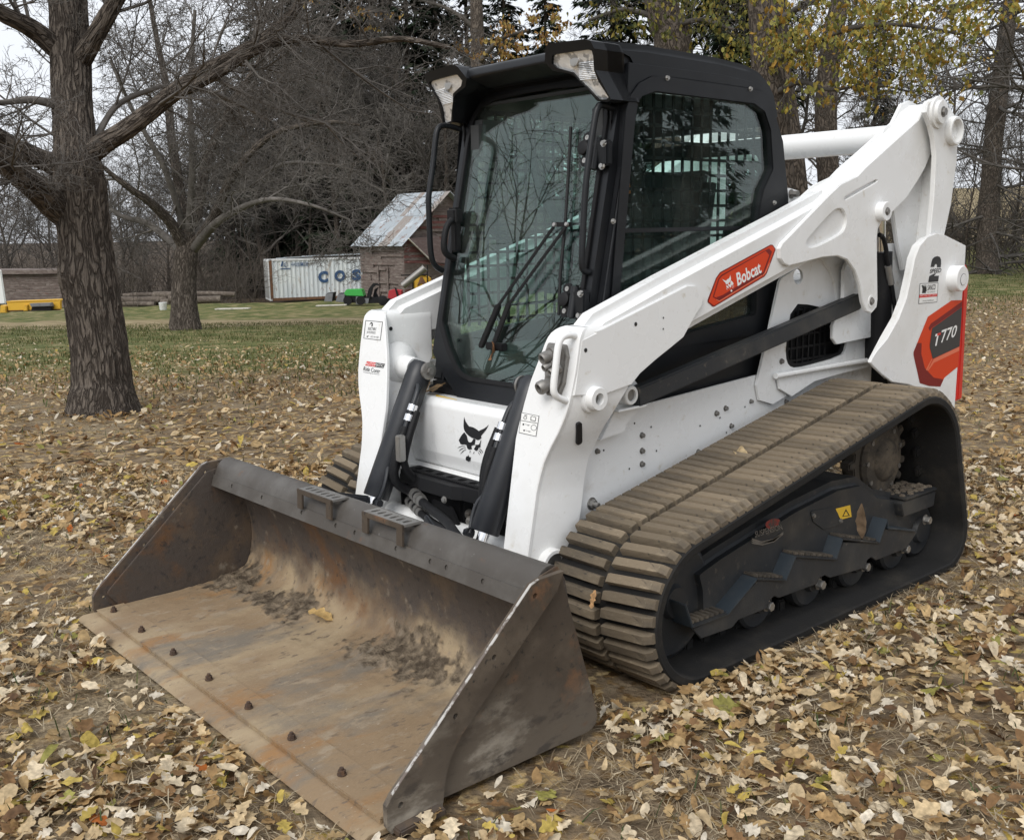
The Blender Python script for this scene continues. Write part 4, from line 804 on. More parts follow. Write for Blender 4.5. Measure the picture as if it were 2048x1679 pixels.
for y_, z_, x_ in ((-.05, .43, .10), (.06, .40, .12), (.12, .44, .10)):
    mb = MB(); mb.cyl((x_, y_, z_), (x_, y_+.10, z_-.02), .018, 14); mb.build('valve_fitting', M['tinsteel'], LD)
mb = MB(); mb.box((.08, -.12, .42), (.10, .30, .14)); mb.build('valve_block', M['blackmatte'], LD, bevel=.012)
plate('front_bulkhead', FX(.04), [(-.46, .30), (.46, .30), (.46, .54), (-.46, .54)], -.02, 0, M['white'], LD, bevel=.003)
# tilt cylinders
for s in (-1, 1):
    y = s*.33; a, b, e = (.040, .915), (.270, .440), (.31, .36)
    a3, b3, e3 = np.array((a[0], y, a[1])), np.array((b[0], y, b[1])), np.array((e[0], y, e[1]))
    d = (b3-a3)/np.linalg.norm(b3-a3)
    mb = MB(); mb.lathe(a3-d*.03, d, [(0, .036), (.02, .048), (.07, .051), (.09, .050), (np.linalg.norm(b3-a3)+.025, .051), (np.linalg.norm(b3-a3)+.03, .048)], 32)
    TC = mb.build('tilt_cylinder', M['cyl'], LD)
    mb = MB(); mb.cyl(b3, b3+d*.22, .021, 20); mb.build('cylinder_rod', M['chrome'], TC)
    mb = MB(); mb.cyl(a3-(0, .07*1, 0), a3+(0, .06, 0), .030, 24); mb.build('cylinder_pin', M['cyl'], TC)
    yy = y+(.050 if s < 0 else -.050); sg = 1 if s < 0 else -1
    mb = MB(); mb.lathe((a3[0], yy, a3[2]), (0, sg, 0), [(0, .034), (.010, .034), (.012, .031), (.012, .001)], 26); hexbolt(mb, (a3[0], yy+sg*.011, a3[2]), (0, sg, 0), .014, .012); mb.build('pin_cap', M['tinsteel'], TC)
    n = np.array((-d[2], 0, d[0])); n = n if n[0] > 0 else -n
    o1 = (np.array((0, .045*sg, 0))+n*.02)*(1 if s < 0 else .62)
    pts_ = [a3+d*.10+o1*.6, a3+d*.06+o1*1.25, a3+d*.09+o1*1.9, a3+d*.16+o1*2.0, a3+d*.28+o1*1.9]
    mb = MB(); mb.tube(chaikin([tuple(p) for p in pts_], 2, False), .011, 12); mb.build('cylinder_line', M['cyl'], TC)
    for k, dd in enumerate((.15, .19)):
        q = a3+d*dd+o1*2.0; mb = MB(); mb.cyl(q, q+d*.025, .019, 12); mb.build('line_fitting', M['chrome'], TC)
    pts_ = [a3+d*.24+o1*2.0, a3+d*.34+o1*2.05, a3+d*.44+o1*1.9-np.array((.02, 0, 0)), a3+d*.50+o1*1.9-np.array((.08, 0, 0)), np.array((.06, y+sg*.10, .42))]
    mb = MB(); mb.tube(chaikin([tuple(p) for p in pts_], 2, False), .018, 12); mb.build('cylinder_hose', M['hose'], TC)
    pts_ = [a3+d*.17+o1*1.2+np.array((0, sg*.05, 0)), a3+d*.30+o1*1.5+np.array((0, sg*.05, 0)), a3+d*.42+o1*1.2+np.array((-.03, sg*.05, 0)), np.array((.02, y+sg*.13, .42))]
    mb = MB(); mb.tube(chaikin([tuple(p) for p in pts_], 2, False), .015, 12); mb.build('cylinder_hose', M['hose'], TC)
    if s < 0:
        q = a3+d*.27+o1*2.3; mb = MB(); mb.box(q+d*.05+np.array((.01, .02, 0)), (.03, .03, .10)); mb.build('hose_clamp', M['steel'], TC, bevel=.004)
    pts_ = [a3+d*.40+n*.02+np.array((0, .036*sg, 0)), a3+d*.44+n*.025+np.array((0, .058*sg, 0)), a3+d*.50+n*.02+np.array((0, .06*sg, 0)), a3+d*.545+n*.02+np.array((0, .045*sg, 0))]
    mb = MB(); mb.tube(chaikin([tuple(p) for p in pts_], 1, False), .008, 10); hexbolt(mb, pts_[-1], (0, sg, 0), .016, .02); mb.build('port_line', M['cyl'], TC)
# ---------------------------------------------------------------- cab
CABY = .455
CAB = plate('cab_roof', fr0, [(-.330, 1.955), (-.300, 1.992), (-.225, 2.012), (-.215, 2.066), (-.40, 2.072), (-.80, 2.068), (-1.00, 2.056), (-1.085, 2.036), (-1.135, 2.008), (-1.17, 1.968), (-1.195, 1.91), (-1.215, 1.84), (-1.15, 1.84), (-1.05, 1.93)], -CABY+.006, CABY-.006, M['black'], LD, bevel=.040, seg=5, ang=50)
tag(CAB, 'black cab with tinted glass')
DP = Fr((.114-.214*1.40, 0, 1.40), (0, 1, 0), (-.214, 0, 1))     # door plane, normal forward
def dz(z): return (z-1.40)*math.hypot(1, .214)
for s in (1, -1):
    F_ = (lambda y: fy(y)) if s > 0 else (lambda y: mirror(fy(y)))
    so = [(-.205, .80), (-.300, 1.90), (-.305, 2.000), (-.80, 2.003), (-1.00, 1.992), (-1.065, 1.975), (-1.10, 1.95), (-1.135, 1.91), (-1.17, 1.85), (-1.21, 1.78), (-1.258, 1.56), (-1.275, 1.30), (-1.275, .80)]
    win = fy(CABY).px('A', [(1150, 425), (1180, 388), (1245, 366), (1745, 428), (1800, 468), (1830, 560), (1842, 760), (1795, 860), (1778, 940), (1765, 1060)])
    win = win+[(win[-1][0]+.0, 1.10), (-.235, 1.02)]
    SP = plate('cab_side', F_(CABY), so, -.035, 0, M['black'], CAB, holes=[rpoly(win, [.04, .02, .06, .06, .05, .05, .05, .05, .02, .0, .02, .02], 4)], bevel=.010, seg=3)
    plate('side_window', F_(CABY), rpoly(win, .02), -.022, -.017, M['sideglass'], CAB, bevel=0)
    # bolted window surround, a slightly raised panel
    sur = fy(CABY).px('A', [(1092, 460), (1115, 385), (1160, 320), (1225, 285), (1300, 286), (1720, 345), (1790, 362), (1845, 430), (1872, 560), (1900, 860), (1905, 960)])+[(-1.235, 1.02), (-.19, 1.0)]
    plate('window_surround', F_(CABY), rpoly(sur, .02), .0005, .005, M['black'], CAB, holes=[rpoly([(p[0]*1.0, p[1]) for p in win], .02)], bevel=.0025)
    if s > 0:
        for u_, v_ in ((1303, 297), (1725, 352), (1847, 930), (1027, 1024)):
            a = fy(CABY).px('A', [(u_, v_)])[0]; mb = MB(); hexbolt(mb, (a[0], CABY+.004, a[1]), (0, 1, 0), .007, .006); mb.build('window_bolt', M['steel'], CAB)
    mb = MB(); a = fy(.445).px('A', [(1065, 1072), (1705, 1058)]); mb.bar((a[0][0], s*.444, a[0][1]), (a[1][0]-.1, s*.444, a[1][1]), .014, .016); mb.build('window_rail', M['black'], CAB, bevel=.002)
    # punched steel screen inside the window
    sc = MB(); yb = s*.405
    for x in np.arange(-1.19, -.27, .054): sc.box((x, yb, 1.49), (.011, .006, .86))
    for z in np.arange(1.08, 1.92, .056): sc.box((-.73, yb, z), (.93, .006, .011))
    sc.build('window_screen', M['blackmatte'], CAB)
    # light housing and lens
    hf = Fr((-.13, 0, 2.05), (0, 1, 0), (.5, 0, 1))
    hf.n0 = hf.n.copy()
    hp_ = hf.px('L', [(1185, 265), (1190, 130), (1205, 100), (1240, 82), (1555, 42), (1610, 58), (1645, 130), (1655, 330), (1705, 425), (1800, 600), (1770, 628), (1670, 618), (1590, 520), (1470, 395), (1420, 365), (1260, 335)])
    ln_ = hf.px('L', [(1250, 200), (1275, 182), (1585, 138), (1622, 150), (1635, 200), (1642, 330), (1685, 440), (1778, 582), (1760, 603), (1680, 602), (1595, 510), (1500, 420), (1440, 350), (1300, 312), (1248, 270)])
    hf.n = np.array((1.0, 0, 0)); G = (lambda f: f) if s > 0 else mirror
    LH = plate('light_housing', G(hf), hp_, -.13, .012, M['black'], CAB, holes=[ln_], bevel=.006, seg=3)
    plate('light_back', G(hf), hp_, -.12, -.05, M['blackmatte'], LH, bevel=0)
    LN = plate('lamp_lens', G(hf), ln_, -.02, .002, M['lens'], LH, bevel=.006, seg=2)
    mb = MB()
    hfn = Fr((-.13, 0, 2.05), (0, 1, 0), (.5, 0, 1))
    for k in range(10):
        q = hfn.px('L', [(1485+k*1, 265+k*17), (1640+k*2, 250+k*17)]); mb.bar(G(hf).p(q[0][0], q[0][1], .003), G(hf).p(q[1][0], q[1][1], .003), .004, .003)
    mb.build('lens_ribs', M['lens'], LN)
    q = hfn.px('L', [(1440, 235)])[0]; mb = MB(); p = G(hf).p(q[0], q[1], .002); mb.lathe(p, G(hf).n, [(0, .022), (.002, .020), (.003, .008)], 20); mb.build('lamp_bulb', M['steel'], LN)
    # grab rail
    if s < 0: pr_ = fy(-.405).px('S', [(345, 125), (270, 100), (190, 88), (150, 120), (135, 200), (115, 420), (85, 620), (72, 720), (78, 900), (88, 1150), (105, 1260), (140, 1310), (195, 1342)])
    else: pr_ = fy(.405).px('T', [(535, 70), (480, 50), (430, 32), (398, 60), (380, 140), (340, 400), (305, 700), (290, 1000), (278, 1240), (290, 1300), (330, 1318), (365, 1300)])
    mb = MB(); mb.tube(chaikin([(p[0], s*.405, p[1]) for p in pr_], 2, False), .0115, 12); mb.build('grab_rail', M['black'], CAB)
# rear wall with window opening
plate('cab_rear', FX(-1.215), [(-CABY+.034, .85), (CABY-.034, .85), (CABY-.034, 1.80), (-CABY+.034, 1.80)], -.02, .01, M['black'], CAB, holes=[rpoly([(-.34, 1.30), (.34, 1.30), (.34, 1.74), (-.34, 1.74)], .04)], bevel=.003)
plate('rear_window', FX(-1.215), [(-.345, 1.295), (.345, 1.295), (.345, 1.745), (-.345, 1.745)], -.006, -.001, M['sideglass'], CAB, bevel=0)
# visor between the lights
plate('roof_visor', fr0, rpoly([(-.148, 2.016), (-.158, 2.050), (-.215, 2.064), (-.33, 2.062), (-.33, 1.990), (-.255, 1.990)], [.012, .02, .01, 0, 0, .01]), -.262, .262, M['black'], CAB, bevel=.004, ang=50)
plate('brow_panel', fr0, rpoly([(-.275, 2.03), (-.262, 1.993), (-.33, 1.990), (-.34, 2.03)], .005), -.44, .44, M['black'], CAB, bevel=.003)
# door frame with windscreen
lft = DP.px('A', [(272, 545), (243, 760), (215, 960), (170, 1300), (132, 1550)])
botp = DP.px('Q', [(0, 750), (215, 1130), (440, 1490), (600, 1542), (900, 1600)])
half = [(-.25, dz(1.992)), (-.36, dz(1.985)), (-.405, dz(1.945)), (-.425, dz(1.87)), (-.425, dz(1.80)), (-.425, dz(1.30)), (-.425, botp[0][1])] + [(p[0], p[1]) for p in botp[1:4]]
half = [(max(-.43, p[0]), p[1]) for p in half]
outl = half + [(-p[0], p[1]) for p in half[::-1]]
gl = [(-.10, dz(1.958)), (-.25, dz(1.950)), (-.325, dz(1.930)), (-.362, dz(1.885)), (-.378, dz(1.81)), (-.382, dz(1.30))] + [(min(p[0], -.08), p[1]) for p in DP.px('Q', [(185, 330), (230, 500), (285, 700), (395, 960), (480, 1080), (600, 1140)])]
gl = [(max(-.385, p[0]), p[1]) for p in gl]; glo = gl+[(-p[0], p[1]) for p in gl[::-1]]
DR = plate('door_frame', DP, rpoly(outl, .03), -.035, 0, M['black'], CAB, holes=[rpoly(glo, .02)], bevel=.006, seg=3)
gso = [(p[0]*1.035, p[1]+(.010 if p[1] > .4 else .0 if p[1] > -.2 else -.012)) for p in glo]
plate('glass_seal', DP, rpoly(gso, .02), .0, .009, M['blackmatte'], DR, holes=[rpoly([(p[0]*.985, p[1]-(.006 if p[1] > .4 else 0 if p[1] > -.2 else -.006)) for p in glo], .02)], bevel=.004)
WS = plate('windscreen', DP, rpoly([(p[0]*1.01, p[1]) for p in glo], .02), -.012, -.006, M['glass'], DR, bevel=0)
# pillars behind the door, hinge side
for s in (1, -1):
    plate('door_pillar', DP, [(s*.385, dz(.86)), (s*.452, dz(.86)), (s*.452, dz(1.975)), (s*.385, dz(1.955))], -.075, -.038, M['black'], CAB, bevel=.008, seg=3)
for zz in ((420, 400), (245, 1540)):
    a = DP.px('T', [(zz[0], zz[1])], .03)[0]; p = DP.p(a[0], a[1], .018)
    mb = MB(); mb.box(p, (.03, .075, .085)); hb = mb.build('door_hinge', M['black'], DR, bevel=.006)
    mb = MB(); mb.cyl(p+DP.ey*.055+np.array((.01, -.022, 0)), p-DP.ey*.055+np.array((.01, -.022, 0)), .014, 16); mb.build('hinge_barrel', M['black'], hb)
    for dy_, dz_ in ((.02, .03), (.012, -.045)):
        q = p+np.array((.012, dy_, dz_)); mb = MB(); hexbolt(mb, q, tuple(DP.n), .009, .008); mb.build('hinge_bolt', M['steel'], hb)
for tp in ((330, 290), (307, 465), (176, 1443), (154, 1612)):
    a = DP.px('T', [tp], .012)[0]; p = DP.p(a[0], a[1], .010); mb = MB(); mb.lathe(p, DP.n, [(0, .022), (.006, .021), (.006, .001)], 20); c_ = mb.build('glass_clamp', M['blackmatte'], DR)
    mb = MB(); mb.lathe(p+DP.n*.006, DP.n, [(0, .009), (.003, .009), (.003, .0045), (.001, .0045), (.001, .0005)], 14); mb.build('clamp_screw', M['steel'], c_)
for tp in ((305, 370), (158, 1525)):
    a = DP.px('T', [tp], .012)[0]; p = DP.p(a[0], a[1], .008); mb = MB(); mb.lathe(p, DP.n, [(0, .026), (.018, .025), (.020, .022), (.020, .001)], 24); mb.build('clamp_knob', M['blackmatte'], DR)
# door handle block on the far side
a = DP.px('S', [(300, 870), (290, 1020), (270, 1215)], .03)
p = DP.p(a[0][0], a[0][1], .03); mb = MB(); mb.box(p, (.045, .062, .065)); DH = mb.build('door_handle', M['blackmatte'], DR, bevel=.010, seg=3)
hp_ = [DP.p(a[0][0]+.012, a[0][1]-.02, .05), DP.p(a[0][0]+.012, a[0][1]-.05, .075), DP.p(a[0][0]+.012, a[2][1]+.03, .075), DP.p(a[0][0]+.012, a[2][1], .055), DP.p(a[0][0]+.012, a[2][1]-.006, .01)]
mb = MB(); mb.tube(chaikin([tuple(x) for x in hp_], 2, False), .013, 12); mb.build('handle_loop', M['blackmatte'], DH)
mb = MB(); mb.box(DP.p(a[1][0], a[1][1], .018), (.03, .035, .14)); mb.build('handle_column', M['blackmatte'], DH, bevel=.006)
# wiper
def dpt(u_, v_, off, z='A'): q = DP.px(z, [(u_, v_)], off)[0]; return DP.p(q[0], q[1], off)
mb = MB(); mb.tube([dpt(818, 545, .012), dpt(805, 800, .012), dpt(790, 1040, .012), dpt(765, 1290, .012), dpt(757, 1500, .012)], .006, 8); WB = mb.build('wiper_blade', M['blackmatte'], DR)
mb = MB()
for p0, p1 in (((738, 1042), (452, 1448)), ((800, 1042), (500, 1450))): mb.bar(dpt(*p0, .03), dpt(*p1, .03), .006, .010)
mb.bar(dpt(730, 1040, .03), dpt(815, 1040, .03), .012, .016)
mb.build('wiper_arm', M['blackmatte'], WB)
for u_, v_ in ((738, 1042), (800, 1040)):
    p = dpt(u_, v_, .035); mb = MB(); mb.lathe(p, DP.n, [(0, .009), (.008, .007), (.009, .001)], 12); mb.build('wiper_nut', M['steel'], WB)
mb = MB()
for p0, p1, w_ in (((452, 1448), (360, 1665), .026), ((505, 1440), (430, 1640), .014)): mb.bar(dpt(*p0, .03), dpt(*p1, .03), w_, .020)
p = dpt(440, 1660, .02); mb.box(p, (.03, .10, .028)); mb.build('wiper_pivot', M['blackmatte'], WB, bevel=.004)
# interior
mb = MB(); mb.box((-.70, 0, .92), (.90, .78, .12)); mb.box((-1.12, 0, 1.15), (.14, .78, .45)); mb.build('cab_floor', M['interior'], CAB, bevel=.02)
plate('headliner', FZ(1.93), [(-.30, -.41), (-.30, .41), (-1.18, .41), (-1.18, -.41)], 0, .012, M['interior'], CAB, bevel=.004)
ST = MB(); ST.box((-.86, 0, 1.13), (.42, .46, .14)); ST = ST.build('driver_seat', M['seat'], CAB, bevel=.05, seg=4)
mb = MB(); mb.box((-1.04, 0, 1.42), (.13, .44, .52), np.array(Matrix.Rotation(R_(-10), 3, 'Y'))); mb.build('seat_back', M['seat'], ST, bevel=.05, seg=4)
for s in (1, -1):
    mb = MB(); mb.box((-.78, s*.30, 1.23), (.36, .10, .10)); mb.build('arm_rest', M['interior'], CAB, bevel=.03, seg=3)
    mb = MB(); mb.tube([(-.58, s*.29, 1.22), (-.56, s*.28, 1.30), (-.555, s*.275, 1.36)], [.014, .018, .024], 14); mb.build('joystick', M['seat'], CAB)
    mb = MB(); mb.box((-.35, s*.34, 1.80), (.16, .09, .16)); mb.build('corner_panel', M['interior'], CAB, bevel=.02)
mb = MB(); mb.bar((-.62, .10, 1.86), (-.66, .12, 1.58), .004, .05); mb.build('seat_belt', M['orangebelt'], CAB)
mb = MB(); mb.tube(chaikin([(-.50, -.30, 1.92), (-.52, -.28, 1.70), (-.62, -.25, 1.50), (-.80, -.27, 1.30)], 2, False), .022, 12); mb.tube(chaikin([(-.50, .30, 1.92), (-.52, .28, 1.70), (-.62, .25, 1.50), (-.80, .27, 1.30)], 2, False), .022, 12); mb.build('lap_bar', M['interior'], CAB)
sheet('cab_yellow_square', Fr((-.44, 0, 1.1), (0, 1, 0), (0, 0, 1)), [[(.27, -.02), (.33, -.02), (.33, .04), (.27, .04)]], .0, M['yellowlabel'], CAB)  # small flat yellow square inside the cab, facing forward
# white bracket behind the cab
pb = fy(.44).px('P', [(140, 860), (140, 500), (200, 470), (375, 520), (380, 590), (400, 600), (430, 690), (330, 810), (150, 900)])
RB = plate('roof_stop_bracket', fy(.44), pb, -.02, 0, M['white'], LD, bevel=.004)
c = fy(.44).px('P', [(225, 595)])[0]; mb = MB(); hexbolt(mb, (c[0], .44, c[1]), (0, 1, 0), .014, .03); mb.build('bracket_bolt', M['tinsteel'], RB)
# ================================================================== THE GROUND
random.seed(4); RNG = np.random.default_rng(11)
def sstep(a, b, x): t = np.clip((np.asarray(x, float)-a)/(b-a), 0, 1); return t*t*(3-2*t)
def ground_z(x, y):
    dx, dy = np.asarray(x, float)-CP[0], np.asarray(y, float)-CP[1]
    d = dx*FH[0]+dy*FH[1]; l = dx*RH[0]+dy*RH[1]
    t = l/np.maximum(np.abs(d), 1.0); wl = 1-sstep(-.02, .30, t)
    dd = np.clip(d-6.2, 0, 70); left = -.047*(dd-3*(1-np.exp(-dd/3.0))*.55)
    left = left + .006*np.clip(d-95, 0, 400)
    right = .052*np.clip(d-36, 0, 160)
    return wl*left*(d > 0)+(1-wl)*right*(d > 0)
def gpt(u, d):                                               # ground point seen in photo column u at depth d
    l = (u-1024)/FPX*d; p = CP+FH*d+RH*l; return np.array((p[0], p[1], float(ground_z(p[0], p[1]))))
NA = 320; rad = np.r_[np.linspace(.02, 9, 110), 9*np.geomspace(1.012, 90, 80)]
th = np.linspace(0, 2*math.pi, NA, endpoint=False)
GX = CP[0]+rad[:, None]*np.cos(th)[None, :]; GY = CP[1]+rad[:, None]*np.sin(th)[None, :]
GZ = ground_z(GX, GY)
bump = np.zeros_like(GZ)
for k in range(9):
    a = RNG.uniform(0, 6.28); f = 1.4*1.7**k if k < 6 else .35*(k-5); ph = RNG.uniform(0, 6.28)
    bump += np.sin((GX*math.cos(a)+GY*math.sin(a))*f+ph)*(.010/(1+.55*f))
near = (GX > -2.2) & (GX < 1.4) & (np.abs(GY) < 1.15)
GZ = GZ+np.where(near, np.minimum(bump, 0)-.004, bump)+sstep(12, 60, rad)[:, None]*bump*8
ii = np.arange(len(rad)*NA).reshape(len(rad), NA); jn = np.roll(ii, -1, 1)
q = np.stack([ii[:-1], ii[1:], jn[1:], jn[:-1]], -1).reshape(-1, 4)
V = np.stack([GX, GY, GZ], -1).reshape(-1, 3)
GR = np_mesh('ground', V, q[:, ::1]); GR = link('ground', GR); tag(GR, kind='structure')
d_ = (GX-CP[0])*FH[0]+(GY-CP[1])*FH[1]; l_ = (GX-CP[0])*RH[0]+(GY-CP[1])*RH[1]; t_ = l_/np.maximum(np.abs(d_), 1); wl_ = 1-sstep(-.02, .30, t_)
rr_ = np.where(d_ > 0, d_, np.hypot(d_, l_))
lit = np.where(rr_ < 0, 1, 1-(wl_*sstep(7.5, 19, rr_)+(1-wl_)*sstep(15, 27, rr_)))
tan_ = wl_*(np.exp(-((rr_-31)/4.0)**2)*.9+sstep(40, 46, rr_)*.35*(1-sstep(58, 64, rr_)))+(1-wl_)*sstep(40, 52, rr_)
brush = wl_*sstep(61, 70, rr_)
ca = GR.data.color_attributes.new('zones', 'FLOAT_COLOR', 'POINT')
ca.data.foreach_set('color', np.stack([lit, tan_, brush, np.ones_like(lit)], -1).astype(np.float32).ravel())
def ground_mat():
    m = bpy.data.materials.new('yard_ground'); m.use_nodes = True; t = m.node_tree; b = t.nodes['Principled BSDF']; b.inputs['Roughness'].default_value = .95; b.inputs['Specular IOR Level'].default_value = .15
    tc = t.nodes.new('ShaderNodeTexCoord'); at_ = t.nodes.new('ShaderNodeVertexColor'); at_.layer_name = 'zones'; sp = t.nodes.new('ShaderNodeSeparateColor'); t.links.new(at_.outputs[0], sp.inputs[0])
    def noise(s, det=6, dist=0.0):
        n = t.nodes.new('ShaderNodeTexNoise'); n.inputs['Scale'].default_value = s; n.inputs['Detail'].default_value = det; n.inputs['Distortion'].default_value = dist; t.links.new(tc.outputs['Object'], n.inputs['Vector']); return n.outputs['Fac']
    def ramp(f, stops):
        r = t.nodes.new('ShaderNodeValToRGB'); e = r.color_ramp.elements
        while len(e) < len(stops): e.new(.5)
        for k, (p, c) in enumerate(stops): e[k].position = p; e[k].color = (*c, 1)
        t.links.new(f, r.inputs[0]); return r.outputs[0]
    def mix(f, a, c):
        x = t.nodes.new('ShaderNodeMix'); x.data_type = 'RGBA'
        if isinstance(f, float): x.inputs[0].default_value = f
        else: t.links.new(f, x.inputs[0])
        t.links.new(a, x.inputs[6]); t.links.new(c, x.inputs[7]); return x.outputs[2]
    def rng(f, lo, hi):
        x = t.nodes.new('ShaderNodeMapRange'); x.interpolation_type = 'SMOOTHSTEP'; x.inputs[1].default_value = lo; x.inputs[2].default_value = hi; t.links.new(f, x.inputs[0]); return x.outputs[0]
    def edge(z, amt=.5):                                       # ragged zone border
        x = t.nodes.new('ShaderNodeMath'); x.operation = 'MULTIPLY_ADD'; x.inputs[1].default_value = amt; x.inputs[2].default_value = -amt*.5; t.links.new(noise(.9, 9), x.inputs[0])
        y = t.nodes.new('ShaderNodeMath'); y.operation = 'ADD'; t.links.new(x.outputs[0], y.inputs[0]); t.links.new(z, y.inputs[1]); return rng(y.outputs[0], .38, .62)
    dirt = ramp(noise(7, 9), [(.30, (.075, .055, .036)), (.5, (.165, .122, .078)), (.72, (.28, .218, .142))])
    vo = t.nodes.new('ShaderNodeTexVoronoi'); vo.inputs['Scale'].default_value = 24; t.links.new(tc.outputs['Object'], vo.inputs['Vector'])
    sv = t.nodes.new('ShaderNodeSeparateColor'); t.links.new(vo.outputs['Color'], sv.inputs[0])
    leaf = ramp(sv.outputs[0], [(.0, (.085, .048, .020)), (.35, (.20, .125, .052)), (.6, (.34, .23, .105)), (.85, (.48, .36, .19)), (1.0, (.34, .25, .06))])
    litter = mix(rng(noise(16, 8), .46, .62), dirt, leaf)
    straw = ramp(noise(60, 4), [(.35, (.14, .108, .068)), (.65, (.32, .255, .165))])
    litter = mix(rng(noise(1.1, 6), .55, .70), litter, straw)
    lawn = ramp(noise(2.2, 10), [(.32, (.058, .074, .022)), (.47, (.105, .118, .040)), (.56, (.16, .148, .062)), (.68, (.26, .215, .115))])
    lawn = mix(rng(noise(22, 5), .60, .75), lawn, leaf)
    tanc = ramp(noise(1.6, 9), [(.3, (.17, .135, .075)), (.55, (.27, .215, .125)), (.75, (.36, .30, .19))])
    br = ramp(noise(1.2, 9), [(.3, (.040, .030, .022)), (.7, (.11, .082, .058))])
    c = mix(edge(sp.outputs[0]), lawn, litter); c = mix(edge(sp.outputs[1]), c, tanc); c = mix(edge(sp.outputs[2], .3), c, br)
    t.links.new(c, b.inputs['Base Color'])
    bp = t.nodes.new('ShaderNodeBump'); bp.inputs['Strength'].default_value = .7; bp.inputs['Distance'].default_value = .03; t.links.new(noise(45, 8), bp.inputs['Height']); t.links.new(bp.outputs[0], b.inputs['Normal'])
    return m
GR.data.materials.append(ground_mat())
# ================================================================== TREES
def bark(name, dark, light, vs=(1, 1, .16), sc=22, depth=.02):
    """furrowed bark; coordinates run around and along each stem"""
    m = bpy.data.materials.new(name); m.use_nodes = True; t = m.node_tree; b = t.nodes['Principled BSDF']; b.inputs['Roughness'].default_value = .95; b.inputs['Specular IOR Level'].default_value = .12
    at_ = t.nodes.new('ShaderNodeAttribute'); at_.attribute_name = 'stem'; mp = t.nodes.new('ShaderNodeMapping'); mp.inputs['Scale'].default_value = vs; t.links.new(at_.outputs['Vector'], mp.inputs[0])
    def nz(s_, det, dist=0.0):
        n = t.nodes.new('ShaderNodeTexNoise'); n.inputs['Scale'].default_value = s_; n.inputs['Detail'].default_value = det; n.inputs['Distortion'].default_value = dist; t.links.new(mp.outputs[0], n.inputs['Vector']); return n.outputs['Fac']
    a = t.nodes.new('ShaderNodeMath'); a.operation = 'MULTIPLY_ADD'; a.inputs[1].default_value = 2; a.inputs[2].default_value = -1; t.links.new(nz(sc, 3, .6), a.inputs[0])
    ab = t.nodes.new('ShaderNodeMath'); ab.operation = 'ABSOLUTE'; t.links.new(a.outputs[0], ab.inputs[0])
    mr = t.nodes.new('ShaderNodeMapRange'); mr.inputs[1].default_value = .0; mr.inputs[2].default_value = .22; t.links.new(ab.outputs[0], mr.inputs[0])        # narrow fissures between plates
    f2 = t.nodes.new('ShaderNodeMath'); f2.operation = 'MULTIPLY'; t.links.new(mr.outputs[0], f2.inputs[0]); mr2 = t.nodes.new('ShaderNodeMapRange'); mr2.inputs[1].default_value = .25; mr2.inputs[2].default_value = .75; mr2.inputs[3].default_value = .55; t.links.new(nz(sc*2.6, 7, .4), mr2.inputs[0]); t.links.new(mr2.outputs[0], f2.inputs[1])
    r = t.nodes.new('ShaderNodeMix'); r.data_type = 'RGBA'; r.inputs[6].default_value = (*dark, 1); r.inputs[7].default_value = (*light, 1); t.links.new(f2.outputs[0], r.inputs[0]); t.links.new(r.outputs[2], b.inputs['Base Color'])
    bp = t.nodes.new('ShaderNodeBump'); bp.inputs['Strength'].default_value = 1.0; bp.inputs['Distance'].default_value = depth; t.links.new(f2.outputs[0], bp.inputs['Height']); t.links.new(bp.outputs[0], b.inputs['Normal']); return m
M['oakbark'] = bark('furrowed_oak_bark', (.042, .034, .028), (.165, .139, .115), (1, 1, .20), 25, .025)
M['twig'] = mat('bare_twig_bark', (.108, .098, .088), .95, 0, [(4, (.17, .156, .142), .45, .7, 5)], spec=.1)
M['twigdark'] = mat('dark_twig_bark', (.076, .069, .061), .95, 0, [(4, (.125, .114, .102), .45, .7, 5)], spec=.1)
M['barkbrown'] = bark('scaly_brown_bark', (.040, .033, .027), (.145, .120, .097), (1, 1, .4), 18, .02)
M['needle'] = mat('spruce_needles', (.022, .034, .019), .8, 0, [(.6, (.040, .050, .026), .45, .7, 4), (3, (.014, .022, .014), .5, .7, 4)], spec=.2)
def tube_arrays(acc, P, r, n): acc[3].setdefault((len(P), n), []).append((np.asarray(P, float), np.asarray(r, float)))
def acc_new(): return [[], [], 0, {}, []]
